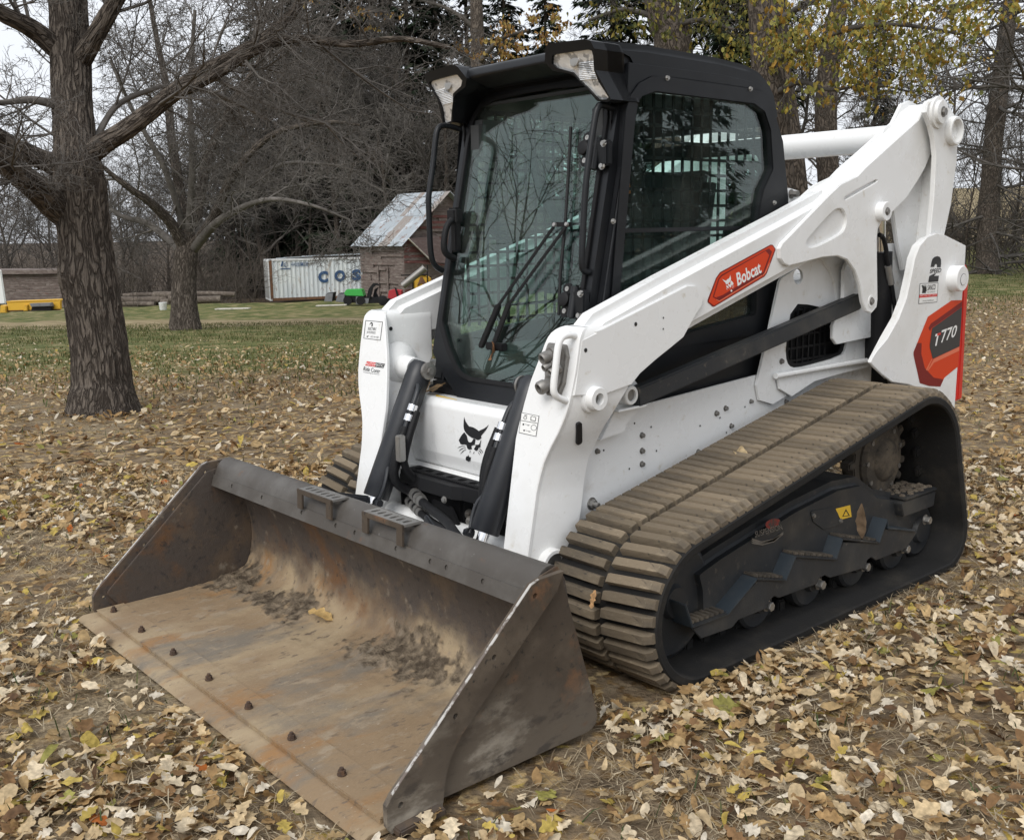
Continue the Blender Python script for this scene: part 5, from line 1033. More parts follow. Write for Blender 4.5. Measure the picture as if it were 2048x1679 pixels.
def acc_flush(acc):
    for (m, n), lst in acc[3].items():
        P = np.array([a for a, _ in lst]); r = np.array([b for _, b in lst]); B = len(lst)
        T = np.gradient(P, axis=1); T /= np.linalg.norm(T, axis=2)[..., None]+1e-9
        ref = np.where(np.abs(T[:, :1, 2:3]) < .9, np.array((.31, .17, .93)), np.array((.93, .2, .1)))
        a = np.cross(T, np.broadcast_to(ref, T.shape)); a /= np.linalg.norm(a, axis=2)[..., None]+1e-9; b = np.cross(T, a)
        th = np.arange(n)*2*math.pi/n
        V = (P[:, :, None, :]+r[:, :, None, None]*(np.cos(th)[:, None]*a[:, :, None, :]+np.sin(th)[:, None]*b[:, :, None, :])).reshape(-1, 3)
        ii = np.arange(m*n).reshape(m, n); jj = np.roll(ii, -1, 1); Q = np.stack([ii[:-1], jj[:-1], jj[1:], ii[1:]], -1).reshape(-1, 4)
        Q = (Q[None]+(np.arange(B)*m*n)[:, None, None]).reshape(-1, 4)+acc[2]
        acc[0].append(V); acc[1].append(Q); acc[2] += len(V)
        L = np.r_[0.0, 1.0][None]*0+np.zeros((B, 1)); st = np.linalg.norm(np.diff(P, axis=1), axis=2); L = np.concatenate([np.zeros((B, 1)), np.cumsum(st, 1)], 1)
        acc[4].append(np.concatenate([r[:, :, None, None]*np.stack([np.cos(th), np.sin(th)], -1)[None, None], np.broadcast_to(L[:, :, None, None], (B, m, n, 1))], -1).reshape(-1, 3))
    acc[3] = {}
def acc_mesh(name, acc):
    acc_flush(acc); me = np_mesh(name, np.vstack(acc[0]), np.vstack(acc[1])); a = me.attributes.new('stem', 'FLOAT_VECTOR', 'POINT'); a.data.foreach_set('vector', np.vstack(acc[4]).astype(np.float32).ravel()); return me
def grow(rg, p, d, L, r, lvl, acc, prm, trunkacc=None):
    pk = lambda k: prm[k][min(lvl, len(prm[k])-1)]
    last = lvl >= prm['levels']-1
    nseg = min(max(2 if last else 3, int(L/pk('seg'))), 4 if last else 12); wig, up = pk('wig'), pk('up')
    W_ = rg.normal(0, wig, (nseg, 3)).tolist(); x, y, z = map(float, p); a, b, c = map(float, d); n_ = math.sqrt(a*a+b*b+c*c); a, b, c = a/n_, b/n_, c/n_
    pts = [(x, y, z)]; dirs = [(a, b, c)]; st = L/nseg
    for i in range(nseg):
        a += W_[i][0]; b += W_[i][1]; c += W_[i][2]+up; n_ = math.sqrt(a*a+b*b+c*c); a, b, c = a/n_, b/n_, c/n_
        x += a*st; y += b*st; z += c*st; pts.append((x, y, z)); dirs.append((a, b, c))
    tp = .8 if last else prm['taper']; r = max(r, prm.get('rmin', .0))
    rad = [r*(1-tp*i/nseg) for i in range(nseg+1)]
    n = 12 if r > .10 else 7 if r > .035 else 4 if r > .02 and not last else 3
    tube_arrays(trunkacc if (lvl == 0 and trunkacc is not None) else acc, pts, rad, n)
    if last: return
    k = int(prm['kids'][lvl]*rg.uniform(.75, 1.25)+.5); t0 = pk('t0'); an_ = pk('ang')
    U = rg.random((k, 4)).tolist(); G_ = rg.normal(0, 1, (k, 3)).tolist()
    for j in range(k):
        t = t0+(1-t0)*((j+U[j][0])/k); i = min(int(t*nseg), nseg-1); f = t*nseg-i; A, B = pts[i], pts[i+1]; D = dirs[i]; g = G_[j]
        q = (A[0]+(B[0]-A[0])*f, A[1]+(B[1]-A[1])*f, A[2]+(B[2]-A[2])*f)
        ang = math.radians(an_[0]+(an_[1]-an_[0])*U[j][1]); ax = (D[1]*g[2]-D[2]*g[1], D[2]*g[0]-D[0]*g[2], D[0]*g[1]-D[1]*g[0]); m_ = math.sqrt(ax[0]**2+ax[1]**2+ax[2]**2)+1e-9
        ca, sa = math.cos(ang), math.sin(ang)/m_; nd = [D[0]*ca+ax[0]*sa, D[1]*ca+ax[1]*sa, D[2]*ca+ax[2]*sa]
        if nd[2] < prm['minz']: nd[2] = prm['minz']+.2*U[j][2]
        lo, hi = prm['len']; grow(rg, q, nd, L*(lo+(hi-lo)*U[j][3])*(1.15-.5*t), min(r*(1-t*prm['taper'])*.75, r*(.42+.2*U[j][2])), lvl+1, acc, prm)
BARE = dict(levels=5, seg=[.9, .6, .4, .28, .2], wig=[.05, .13, .17, .2, .22], up=[.03, .06, .04, .02, .02], taper=.72, kids=[9, 7, 6, 5], t0=[.25, .25, .2, .15], ang=[(28, 58), (30, 60), (30, 65), (30, 70)], len=(.48, .70), minz=-.25, rmin=.013)
THIN = dict(levels=4, seg=[.9, .5, .35, .25], wig=[.05, .14, .18, .2], up=[.04, .07, .05, .03], taper=.75, kids=[12, 7, 6], t0=[.2, .2, .15], ang=[(20, 50), (25, 60), (30, 65)], len=(.42, .62), minz=-.2, rmin=.011)
def bare_tree(name, seed, H, r, prm, tm='twig', bm='oakbark'):
    rg = np.random.default_rng(seed); e = empty(name); ta, ca_ = acc_new(), acc_new()
    grow(rg, (0, 0, -.15), (rg.normal(0, .04), rg.normal(0, .04), 1), H, r, 0, ca_, prm, ta)
    link('trunk', acc_mesh('trunk', ta), M[bm], e); link('crown', acc_mesh('crown', ca_), M[tm], e); return e
def place(e, u, d, rz, sc=1.0, label=None, cat='tree', group=None, lean=0):
    p = gpt(u, d); e.location = p; e.rotation_euler = (lean, 0, rz); e.scale = (sc, sc, sc); tag(e, label, cat, group); return e
protos = [bare_tree('bare_tree', 21, 9.5, .17, BARE, 'twig'), bare_tree('bare_tree', 22, 11, .20, BARE, 'twigdark'), bare_tree('bare_tree', 23, 8.0, .12, BARE, 'twig')]
thin = [bare_tree('slender_tree', 31, 9.0, .085, THIN, 'twigdark', 'barkbrown'), bare_tree('slender_tree', 32, 7.5, .065, THIN, 'twig', 'barkbrown')]
def spruce(name, seed, H, r0, rad, dens=1.0):
    rg = np.random.default_rng(seed); e = empty(name); ta, ba = acc_new(), acc_new(); NV, NQ, off = [], [], 0
    zz = np.linspace(-.2, H, 16); tube_arrays(ta, np.stack([rg.normal(0, .03, 16), rg.normal(0, .03, 16), zz], -1), r0*(1-zz.clip(0)/H*.93), 10)
    z = H*.06
    while z < H*.985:
        L = rad*(1-(z/H))**.8*rg.uniform(.75, 1.1)+.15; nb = max(3, int(5*dens))
        for k in range(nb):
            a = rg.uniform(0, 6.283); n = 7; t = np.linspace(0, 1, n)
            P = np.stack([np.cos(a)*L*t, np.sin(a)*L*t, z-.32*L*t+.16*L*t**2+rg.normal(0, .02, n)], -1); tube_arrays(ba, P, .018*(1-.8*t)*max(.5, L/2), 3)
            m_ = int(L*15*dens)+5; tt = rg.uniform(.18, 1, m_); c = np.stack([np.interp(tt, t, P[:, i]) for i in range(3)], -1)
            sd_ = np.sign(rg.normal(0, 1, m_)); aw = a+sd_*rg.uniform(.5, 1.2, m_); ln = L*(.16+.20*(1-tt))*rg.uniform(.6, 1.2, m_)+.10
            dirv = np.stack([np.cos(aw), np.sin(aw), rg.uniform(-.75, -.05, m_)], -1); wv = np.cross(dirv, (0, 0, 1.0)); wv /= np.linalg.norm(wv, axis=1)[:, None]
            wd = (.035+.06*rg.random(m_))[:, None]; tip = c+dirv*ln[:, None]; mid = c+dirv*ln[:, None]*.45
            Vq = np.stack([c, mid+wv*wd, tip, mid-wv*wd-np.array((0, 0, .02))], 1).reshape(-1, 3); NV.append(Vq); NQ.append(np.arange(len(Vq)).reshape(-1, 4)+off); off += len(Vq)
        z += rg.uniform(.13, .24)*(1.15 if dens < 1 else 1)
    link('trunk', acc_mesh('trunk', ta), M['barkbrown'], e); link('branches', acc_mesh('branches', ba), M['twigdark'], e)
    cr = np_mesh('crown', np.vstack(NV), np.vstack(NQ)); link('crown', cr, M['needle'], e); return e
spr = [spruce('spruce_tree', 41, 19, .26, 3.3), spruce('spruce_tree', 42, 17, .24, 2.8)]
used = set()
def put(src, u, d, rz, sc, label, group, lean=0):
    e = src if id(src) not in used else copy_tree(src); used.add(id(src)); return place(e, u, d, rz, sc, label, 'tree', group, lean)
# --- spruces forming the dark backdrop behind barn and container
for u, d, sc, l in ((480, 96, 1.15, 'dark spruce left of the shipping container'), (540, 90, 1.5, 'tall dark spruce directly above the left end of the shipping container'), (600, 86, 1.6, 'dark spruce above the small lettering of the shipping container'), (660, 84, 1.75, 'dark spruce rising behind the middle of the shipping container'), (715, 80, 1.7, 'dark spruce between shipping container and barn'), (770, 82, 1.85, 'dark spruce right behind the barn\'s left eave'), (835, 78, 1.7, 'dark spruce behind the barn roof ridge'), (890, 84, 1.8, 'dark spruce between barn roof and cab mirror rail'), (950, 80, 1.7, 'dark spruce behind the cab\'s left front light'), (1020, 84, 1.6, 'dark spruce behind the cab visor'), (1100, 88, 1.6, 'dark spruce above the middle of the cab visor')):
    put(spr[(int(u)//7) % 2], u, d, u*.37, sc, l, 'spruces behind the barn')
for u, d, sc, l in ((1440, 36, 1.0, 'spruce behind the back of the cab roof'), (1735, 62, .8, 'distant spruce seen past the rear arm, left of the tall bare trunk'), (1230, 44, 1.0, 'spruce whose top shows above the cab\'s front corner light')):
    put(spr[int(u) % 2], u, d, u*.11, sc, l, 'spruces behind the loader')
# --- bare trees of the far wood
for k, (u, d, sc) in enumerate(((-60, 70, .75), (40, 80, .8), (105, 74, .7), (180, 84, .85), (255, 76, .75), (300, 70, .7), (420, 82, 1.0), (455, 78, .95), (500, 80, 1.4), (545, 77, 1.3), (600, 79, 1.55), (630, 77, 1.3), (665, 80, 1.5), (700, 77, 1.35), (740, 78, 1.5), (780, 76, 1.35), (850, 75, 1.45), (930, 74, 1.3), (1000, 76, 1.2), (570, 84, 1.5), (690, 84, 1.5), (800, 72, 1.25), (880, 70, 1.2), (-10, 92, .85), (130, 94, .9), (230, 92, .9), (350, 88, .9))):
    put(protos[k % 3], u, d, k*1.7, sc, 'bare grey tree in the wood behind container and barn', 'bare trees of the far wood')
for k, (u, d, sc) in enumerate(((140, 76, .75), (220, 72, .65), (345, 74, .75), (400, 76, .85), (480, 78, 1.0), (520, 76, 1.3), (575, 78, 1.2), (620, 80, 1.3), (680, 80, 1.3), (730, 79, 1.3), (20, 76, .7), (70, 80, .8), (190, 82, .8), (280, 80, .8), (440, 80, .95), (760, 76, 1.3), (830, 74, 1.2), (310, 84, .8), (250, 86, .8), (90, 88, .85))):
    put(thin[k % 2], u, d, k*2.1, sc, 'slender bare tree at the edge of the far wood', 'slender trees of the far wood')
for k, (u, d, sc) in enumerate(((1560, 46, .9), (1640, 54, 1.0), (1790, 60, .8), (1870, 66, .8), (1945, 58, .7), (2035, 64, .8), (1480, 58, 1.0), (1380, 52, .9), (1300, 60, 1.0), (1180, 62, 1.0), (1100, 66, 1.0))):
    put(protos[(k+1) % 3], u, d, k*1.3, sc, 'bare tree in the thin wood behind the loader', 'bare trees behind the loader')
for k, (u, d, sc) in enumerate(((1750, 36, .6), (1860, 38, .55), (1925, 33, .5), (1960, 39, .7), (2020, 36, .6), (2060, 33, .55))):
    put(thin[k % 2], u, d, k*1.9, sc, 'slender bare sapling at the field edge on the right', 'saplings at the field edge')
for k, (x, y, sc, src, l) in enumerate(((21, -26, 1.5, thin[0], 'tall slender bare tree left of the view, mirrored in the middle of the windscreen'), (42, -38, .9, protos[1], 'distant bare tree left of the view, mirrored at the hinge side of the windscreen'), (24, -52, .9, protos[2], 'distant bare tree left of the view, mirrored at the handle side of the windscreen'), (-13, 11, 1.2, protos[1], 'bare tree right of the view, mirrored in the side window'))):
    e = copy_tree(src); e.location = (x, y, 0); e.rotation_euler = (0, 0, k*2.2); e.scale = (sc,)*3; tag(e, l, 'tree', 'trees mirrored in the cab glass')
for k, (x, y, sc, l) in enumerate(((30, -19, .75, 'spruce left of the view, mirrored in the windscreen'), (-17, 15, .9, 'spruce right of the view, mirrored in the side window'), (-9, 14, .8, 'nearer spruce right of the view, mirrored in the side window'))):
    e = copy_tree(spr[k % 2]); e.location = (x, y, 0); e.rotation_euler = (0, 0, k*1.1); e.scale = (sc,)*3; tag(e, l, 'tree', 'trees mirrored in the cab glass')
# ---------------------------------------------------------------- individually shaped trees
def catmull(P, n):
    P = np.asarray(P, float); Q = np.vstack([2*P[0]-P[1], P, 2*P[-1]-P[-2]]); out = []
    seg = len(P)-1
    for k in range(n+1):
        t = k/n*seg; i = min(int(t), seg-1); f = t-i; a, b, c, d = Q[i:i+4]
        out.append(.5*((2*b)+(-a+c)*f+(2*a-5*b+4*c-d)*f*f+(-a+3*b-3*c+d)*f**3))
    return np.array(out)
def ridged(acc, pts, rad, n, m, amp, seed=0, freq=9, knots=()):
    P = catmull(pts, m); r = np.interp(np.linspace(0, 1, m+1), np.linspace(0, 1, len(rad)), rad)
    T = np.gradient(P, axis=0); T /= np.linalg.norm(T, axis=1)[:, None]
    a = np.cross(T[0], (.2, .9, .1)); V = []; SV = []; L = np.r_[0, np.cumsum(np.linalg.norm(np.diff(P, axis=0), axis=1))]
    for i in range(m+1):
        a = a-T[i]*(a@T[i]); a /= np.linalg.norm(a); b = np.cross(T[i], a)
        for k in range(n):
            th = 2*math.pi*k/n; u = math.cos(th)*freq*.5; v = math.sin(th)*freq*.5
            w_ = mnoise.noise(Vector((u*.5+seed, v*.5, L[i]*1.3)))
            z1 = mnoise.noise(Vector((u*1.6+seed+w_*.8, v*1.6, L[i]*1.7))); z2 = mnoise.noise(Vector((u*3.4+seed, v*3.4+w_, L[i]*4.5)))
            h = (1-abs(z1)*2.2)*.75+(1-abs(z2)*2)*.25
            low = mnoise.noise(Vector((math.cos(th)*.8+seed, math.sin(th)*.8, L[i]*.9)))
            q = P[i]+(math.cos(th)*a+math.sin(th)*b)*(r[i]*(1+.10*low)+amp*(h-.4))
            for kp, kr, kh in knots:
                dd = np.linalg.norm(q-kp); q = q+(math.cos(th)*a+math.sin(th)*b)*kh*math.exp(-(dd/kr)**2)
            V.append(q); SV.append((r[i]*math.cos(th), r[i]*math.sin(th), L[i]))
    acc_flush(acc); ii = np.arange((m+1)*n).reshape(m+1, n); jj = np.roll(ii, -1, 1)
    acc[4].append(np.array(SV)); acc[0].append(np.array(V)); acc[1].append(np.stack([ii[:-1], jj[:-1], jj[1:], ii[1:]], -1).reshape(-1, 4)+acc[2]); acc[2] += len(V)
    return P, r
def px_path(ps): return [at(u, v, d) for u, v, d in ps]
def wpx(w, d): return w*d/FPX/2
TW = dict(levels=4, seg=[.32, .2, .15, .12], wig=[.16, .22, .26, .28], up=[.02, .03, .02, .0], taper=.75, kids=[8, 6, 5], t0=[.12, .15, .1], ang=[(30, 70), (30, 75), (30, 80)], len=(.40, .62), minz=-.6, rmin=.0028)
def twigs_on(rg, acc, P, r, per_m, Lr, prm, t0=.15, lvl0=0):
    L = np.linalg.norm(np.diff(P, axis=0), axis=1).sum(); n = int(L*per_m)
    for _ in range(n):
        t = rg.uniform(t0, 1)*(len(P)-1); i = min(int(t), len(P)-2); q = P[i]+(P[i+1]-P[i])*(t-i); d = P[i+1]-P[i]; d /= np.linalg.norm(d)+1e-9
        ax = np.cross(d, rg.normal(0, 1, 3)); ax /= np.linalg.norm(ax)+1e-9; an = math.radians(rg.uniform(35, 75)); nd = d*math.cos(an)+ax*math.sin(an)+np.array((0, 0, .12))
        f = t/(len(P)-1); Lb = rg.uniform(*Lr)*(1-.35*f); grow(rg, q, nd, Lb, min(r[i]*.5, .011*Lb+.003), lvl0, acc, prm)
def limb_tree(name, label, trunk, limbs, base, per_m, Lr, prm, amp, tm, bm, seed, n=64, m=200, knots=(), group=None, t0=.15):
    rg = np.random.default_rng(seed); e = empty(name, base); ta, ca_ = acc_new(), acc_new()
    tp = px_path([t[:3] for t in trunk]); tp = [np.array(p) for p in tp]; tp[0][2] = base[2]-.25
    P, r = ridged(ta, tp, [wpx(t[3], t[2]) for t in trunk], n, m, amp, seed, knots=knots)
    up = P[int(len(P)*.45):]; twigs_on(rg, ca_, up, r[int(len(P)*.45):], per_m*.6, Lr, prm)
    for lb in limbs:
        lp = px_path([t[:3] for t in lb]); la = ta if lb[0][3] > 20 else ca_
        LP, lr = ridged(la, lp, [wpx(t[3], t[2]) for t in lb], 40 if lb[0][3] > 30 else 18, 70, amp*.6 if lb[0][3] > 20 else amp*.25, seed+3)
        twigs_on(rg, ca_, LP, lr, per_m, Lr, prm, t0)
    for acc, nm, mm in ((ta, 'trunk', bm), (ca_, 'crown', tm)):
        me = acc_mesh(nm, acc); o = link(nm, me, M[mm], e); o.matrix_parent_inverse = Matrix.Translation(-Vector(base))
    return tag(e, label, 'tree', group)
D1 = 9.2; b1 = gpt(203, D1)
knot = [(at(128, 548, D1-.2), .16, .055), (at(190, 330, D1-.2), .22, .03)]
limb_tree('oak_tree', 'large bare oak with deeply furrowed bark nearest the camera on the left', [(206, 835, D1, 190), (205, 805, D1, 136), (204, 770, D1, 116), (198, 700, D1, 108), (185, 600, D1, 100), (176, 520, D1, 96), (166, 440, D1, 96), (157, 370, D1, 100), (150, 300, D1, 82), (143, 200, D1+.1, 74), (140, 100, D1+.2, 74), (136, 0, D1+.3, 70), (130, -150, D1+.4, 58), (128, -400, D1+.6, 30)],
  [[(165, 440, D1, 62), (120, 418, D1-.1, 58), (70, 375, D1-.4, 52), (0, 318, D1-.8, 46), (-90, 240, D1-1.2, 38)], [(150, 345, D1, 50), (90, 322, D1-.1, 38), (40, 300, D1-.3, 36), (0, 275, D1-.4, 32), (-90, 215, D1-.8, 26)],
   [(160, 320, D1, 48), (205, 288, D1-.1, 40), (262, 252, D1-.2, 36), (335, 195, D1-.3, 32), (400, 150, D1-.3, 28), (470, 112, D1-.4, 24), (540, 70, D1-.5, 20), (590, 20, D1-.6, 16), (610, -40, D1-.6, 12)],
   [(335, 195, D1-.3, 24), (430, 150, D1-.5, 20), (520, 95, D1-.8, 18), (600, 78, D1-1, 15), (700, 88, D1-1.2, 13), (800, 78, D1-1.5, 10), (900, 95, D1-1.8, 7)], [(345, 190, D1-.3, 14), (400, 178, D1+.2, 11), (470, 205, D1+.5, 8), (540, 240, D1+.8, 6)],
   [(155, 130, D1+.2, 42), (185, 80, D1, 36), (215, 30, D1-.1, 32), (250, -30, D1-.2, 28), (320, -140, D1-.4, 18)], [(125, 110, D1+.2, 40), (70, 62, D1, 36), (0, 25, D1-.3, 30), (-80, -30, D1-.5, 24)],
   [(115, 210, D1, 18), (60, 200, D1-.2, 14), (0, 205, D1-.4, 10), (-60, 190, D1-.5, 8)], [(180, 300, D1, 14), (230, 215, D1+.3, 11), (300, 180, D1+.5, 9), (340, 172, D1+.6, 7)]],
  b1, 5.0, (.5, 1.9), TW, .020, 'twig', 'oakbark', 5, n=96, m=280, knots=knot)
D2 = 26.0; b2 = gpt(369, D2)
TW2 = dict(TW); TW2.update(seg=[.5, .35, .25, .2], kids=[8, 6, 5], rmin=.0065)
limb_tree('maple_tree', 'bare spreading tree with a short thick trunk in front of the shipping container', [(370, 655, D2, 68.9), (368, 620, D2, 50.8), (369, 560, D2, 44.3), (372, 510, D2, 45.9), (375, 480, D2, 32.8), (380, 420, D2, 19.7)],
  [[(372, 500, D2, 27.9), (340, 445, D2-.5, 21.3), (300, 405, D2-1, 16.4), (250, 370, D2-1.5, 11.5), (190, 320, D2-2, 6.6)], [(372, 490, D2, 26.2), (362, 400, D2, 21.3), (345, 290, D2+.5, 18), (332, 170, D2+1, 13.9), (310, 60, D2+1, 9.8), (290, -60, D2+1, 5.7)],
   [(380, 490, D2, 27.9), (398, 400, D2+.5, 22.1), (418, 310, D2+1, 18), (462, 215, D2+1, 13.9), (520, 120, D2+1, 9), (570, 30, D2+1, 5.7)], [(385, 495, D2, 24.6), (425, 440, D2-.5, 19.7), (470, 345, D2-1, 15.6), (545, 270, D2-1.5, 11.5), (650, 245, D2-2, 7.4), (720, 250, D2-2, 4.1)],
   [(385, 500, D2, 19.7), (440, 440, D2-1, 14.8), (530, 400, D2-2, 9.8), (620, 410, D2-3, 6.6), (700, 440, D2-3, 3.3)], [(368, 505, D2, 18), (300, 450, D2+1, 13.1), (240, 430, D2+1.5, 9), (190, 390, D2+2, 4.9)], [(378, 470, D2, 18), (385, 330, D2-1, 13.9), (380, 180, D2-1.5, 9.8), (390, 20, D2-2, 6.6)],
   [(372, 470, D2, 14.8), (330, 340, D2-1, 11.5), (270, 230, D2-1.5, 8.2), (220, 120, D2-2, 4.9)], [(390, 470, D2, 14.8), (460, 400, D2+1, 11.5), (560, 330, D2+2, 8.2), (680, 330, D2+2, 4.1)]],
  b2, 1.7, (1.0, 3.6), TW2, .02, 'twig', 'oakbark', 8, n=48, m=90)
# ---------------------------------------------------------------- leaves on twigs
def leaf_template(kind, seed, n=9):
    """a curled leaf blade of n cross-sections; the outline comes from its kind"""
    rg = np.random.default_rng(seed); c9 = np.linspace(0, 1, 9); t = np.linspace(0, 1, n); ph = rg.uniform(0, 2)
    if kind == 'oak':
        env = .31*np.sin(np.pi*np.clip(t, 0, 1)**.8)**.75; lob = .5+.5*np.sin(t*21+ph); w = env*(.50+.62*lob**.6)
    elif kind == 'maple': w = np.interp(t, c9, [.02, .34, .20, .50, .24, .40, .16, .14, .0])
    elif kind == 'long': w = .16*np.sin(np.pi*t)**.8
    else: w = .29*np.sin(np.pi*t**.85)**.8
    jit = np.interp(t, c9, rg.normal(0, .07, 9)); w = np.maximum(w*(1+jit), .006); w[-1] = .004; w[0] = .015
    bend, fold = rg.uniform(-1.0, 1.0), rg.uniform(.05, .65); cu = rg.normal(0, .16, (9, 2)); curl = np.stack([np.interp(t, c9, cu[:, k]) for k in range(2)], -1)
    if kind == 'long': bend *= .7
    if n < 9: w = np.maximum(w, .02)
    ang = bend*t; x = np.cumsum(np.r_[0, np.cos(ang[1:])/(n-1)]); z = np.cumsum(np.r_[0, np.sin(ang[1:])/(n-1)]); V = []
    for i in range(n):
        for sgn in (-1, 0, 1):
            ww = w[i]*abs(sgn); V.append((x[i]-.5, sgn*ww*math.cos(fold), z[i]+ww*math.sin(fold)+(curl[i, 0] if sgn < 0 else curl[i, 1] if sgn > 0 else 0)*ww*1.6))
    V = np.array(V); V[:, 2] -= V[:, 2].min()*.5+V[:, 2].mean()*.5
    ii = np.arange(n*3).reshape(n, 3); Q = np.stack([ii[:-1, :-1], ii[1:, :-1], ii[1:, 1:], ii[:-1, 1:]], -1).reshape(-1, 4)
    return V, Q
def leafmat(name, src):
    m = bpy.data.materials.new(name); m.use_nodes = True; t = m.node_tree; b = t.nodes['Principled BSDF']; b.inputs['Roughness'].default_value = .72; b.inputs['Specular IOR Level'].default_value = .25
    if src == 'attr': a = t.nodes.new('ShaderNodeVertexColor'); a.layer_name = 'tint'; c = a.outputs[0]
    else: a = t.nodes.new('ShaderNodeObjectInfo'); c = a.outputs['Color']
    tc = t.nodes.new('ShaderNodeTexCoord'); n = t.nodes.new('ShaderNodeTexNoise'); n.inputs['Scale'].default_value = 55 if src == 'attr' else 6; n.inputs['Detail'].default_value = 5; t.links.new(tc.outputs['Object'], n.inputs['Vector'])
    mr = t.nodes.new('ShaderNodeMapRange'); mr.inputs[1].default_value = .3; mr.inputs[2].default_value = .7; mr.inputs[3].default_value = .62; mr.inputs[4].default_value = 1.18; t.links.new(n.outputs['Fac'], mr.inputs[0])
    mx = t.nodes.new('ShaderNodeMix'); mx.data_type = 'RGBA'; mx.blend_type = 'MULTIPLY'; mx.inputs[0].default_value = 1.0; t.links.new(c, mx.inputs[6]); t.links.new(mr.outputs[0], mx.inputs[7])
    t.links.new(mx.outputs[2], b.inputs['Base Color'])
    tr = t.nodes.new('ShaderNodeBsdfTranslucent'); t.links.new(mx.outputs[2], tr.inputs[0]); ms = t.nodes.new('ShaderNodeMixShader'); ms.inputs[0].default_value = .22
    t.links.new(b.outputs[0], ms.inputs[1]); t.links.new(tr.outputs[0], ms.inputs[2]); t.links.new(ms.outputs[0], t.nodes['Material Output'].inputs[0]); return m
M['leafa'] = leafmat('dry_leaf', 'attr'); M['leafo'] = leafmat('dry_leaf_single', 'obj')
def scatter(name, tmpl, pos, scale, eul, tint, parent=None):
    """one mesh of many leaves: tmpl list of (V,Q), pos (n,3), scale n, eul (n,3) tilt, tint (n,3)"""
    Vs, Qs, Cs, off = [], [], [], 0; n = len(pos); which = np.arange(n) % len(tmpl)
    cx, sx = np.cos(eul[:, 0]), np.sin(eul[:, 0]); cy, sy = np.cos(eul[:, 1]), np.sin(eul[:, 1]); cz, sz = np.cos(eul[:, 2]), np.sin(eul[:, 2])
    Rm = np.empty((n, 3, 3)); Rm[:, 0, 0] = cz*cy; Rm[:, 0, 1] = cz*sy*sx-sz*cx; Rm[:, 0, 2] = cz*sy*cx+sz*sx; Rm[:, 1, 0] = sz*cy; Rm[:, 1, 1] = sz*sy*sx+cz*cx; Rm[:, 1, 2] = sz*sy*cx-cz*sx; Rm[:, 2, 0] = -sy; Rm[:, 2, 1] = cy*sx; Rm[:, 2, 2] = cy*cx
    for k, (V, Q) in enumerate(tmpl):
        s_ = np.where(which == k)[0]
        if not len(s_): continue
        P = np.einsum('nij,vj->nvi', Rm[s_], V)*scale[s_][:, None, None]+pos[s_][:, None, :]
        Vs.append(P.reshape(-1, 3)); nv = len(V); Qs.append((Q[None]+(np.arange(len(s_))*nv)[:, None, None]).reshape(-1, 4)+off); Cs.append(np.repeat(tint[s_], nv, 0)); off += len(s_)*nv
    o = np_mesh(name, np.vstack(Vs), np.vstack(Qs)); o = link(name, o, M['leafa'], parent)
    ca = o.data.color_attributes.new('tint', 'FLOAT_COLOR', 'POINT'); C_ = np.vstack(Cs); ca.data.foreach_set('color', np.hstack([C_, np.ones((len(C_), 1))]).astype(np.float32).ravel()); return o
FLAT = [leaf_template('oval', 90+k, 5) for k in range(4)]+[leaf_template('maple', 80, 9)]
def small_t(tm): return [(V[[0, 4, 9, 10, 11, 13, 15, 16, 17, 22, 25]] if False else V, Q) for V, Q in tm]
def leafy(name, label, stem, boughs, clouds, cols, seed, bm='barkbrown', n=40, amp=.012, group=None, cat='tree'):
    """tree with a shaped stem, boughs and turning leaves. clouds: (u, v, depth, ru, rv, count, size)"""
    rg = np.random.default_rng(seed); base = np.array(gpt(stem[0][0], stem[0][2])); e = empty(name, base); ta, ca_ = acc_new(), acc_new()
    tp = [np.array(p) for p in px_path([t[:3] for t in stem])]; tp[0] = base-np.array((0, 0, .2))
    ridged(ta, tp, [wpx(t[3], t[2]) for t in stem], n, 120, amp, seed)
    pos, sz = [], []
    for lb in boughs:
        LP, lr = ridged(ca_, px_path([t[:3] for t in lb]), [wpx(t[3], t[2]) for t in lb], 10, 40, .002, seed+1); twigs_on(rg, ca_, LP, lr, 5, (.4, 1.3), TW, .1, 1)
    for u, v, d, ru, rv, cnt, size in clouds:
        nc = max(3, cnt//14); cu = rg.normal(0, .5, (nc, 2))
        for _ in range(cnt):
            k = rg.integers(nc); uu, vv = u+ru*(cu[k, 0]+rg.normal(0, .10)), v+rv*(cu[k, 1]+rg.normal(0, .12)); pos.append(at(uu, vv, d+rg.normal(0, .6))); sz.append(size*rg.uniform(.65, 1.25))
    for acc, nm, mm in ((ta, 'trunk', bm), (ca_, 'branches', 'twigdark')):
        if acc[2] or acc[3]: o = link(nm, acc_mesh(nm, acc), M[mm], e); o.matrix_parent_inverse = Matrix.Translation(-Vector(base))
    if pos:
        nn = len(pos); tint = np.array(cols)[rg.integers(0, len(cols), nn)]*rg.uniform(.75, 1.2, (nn, 1)); eul = np.stack([rg.uniform(-1.2, 1.2, nn), rg.uniform(.4, 1.9, nn), rg.uniform(0, 6.28, nn)], -1)
        o = scatter('crown', FLAT, np.array(pos), np.array(sz), eul, tint, e); o.matrix_parent_inverse = Matrix.Translation(-Vector(base))
    return tag(e, label, cat, group)
YC = [(.32, .245, .045), (.25, .20, .04), (.19, .18, .04), (.32, .19, .035), (.13, .14, .035), (.29, .27, .07)]
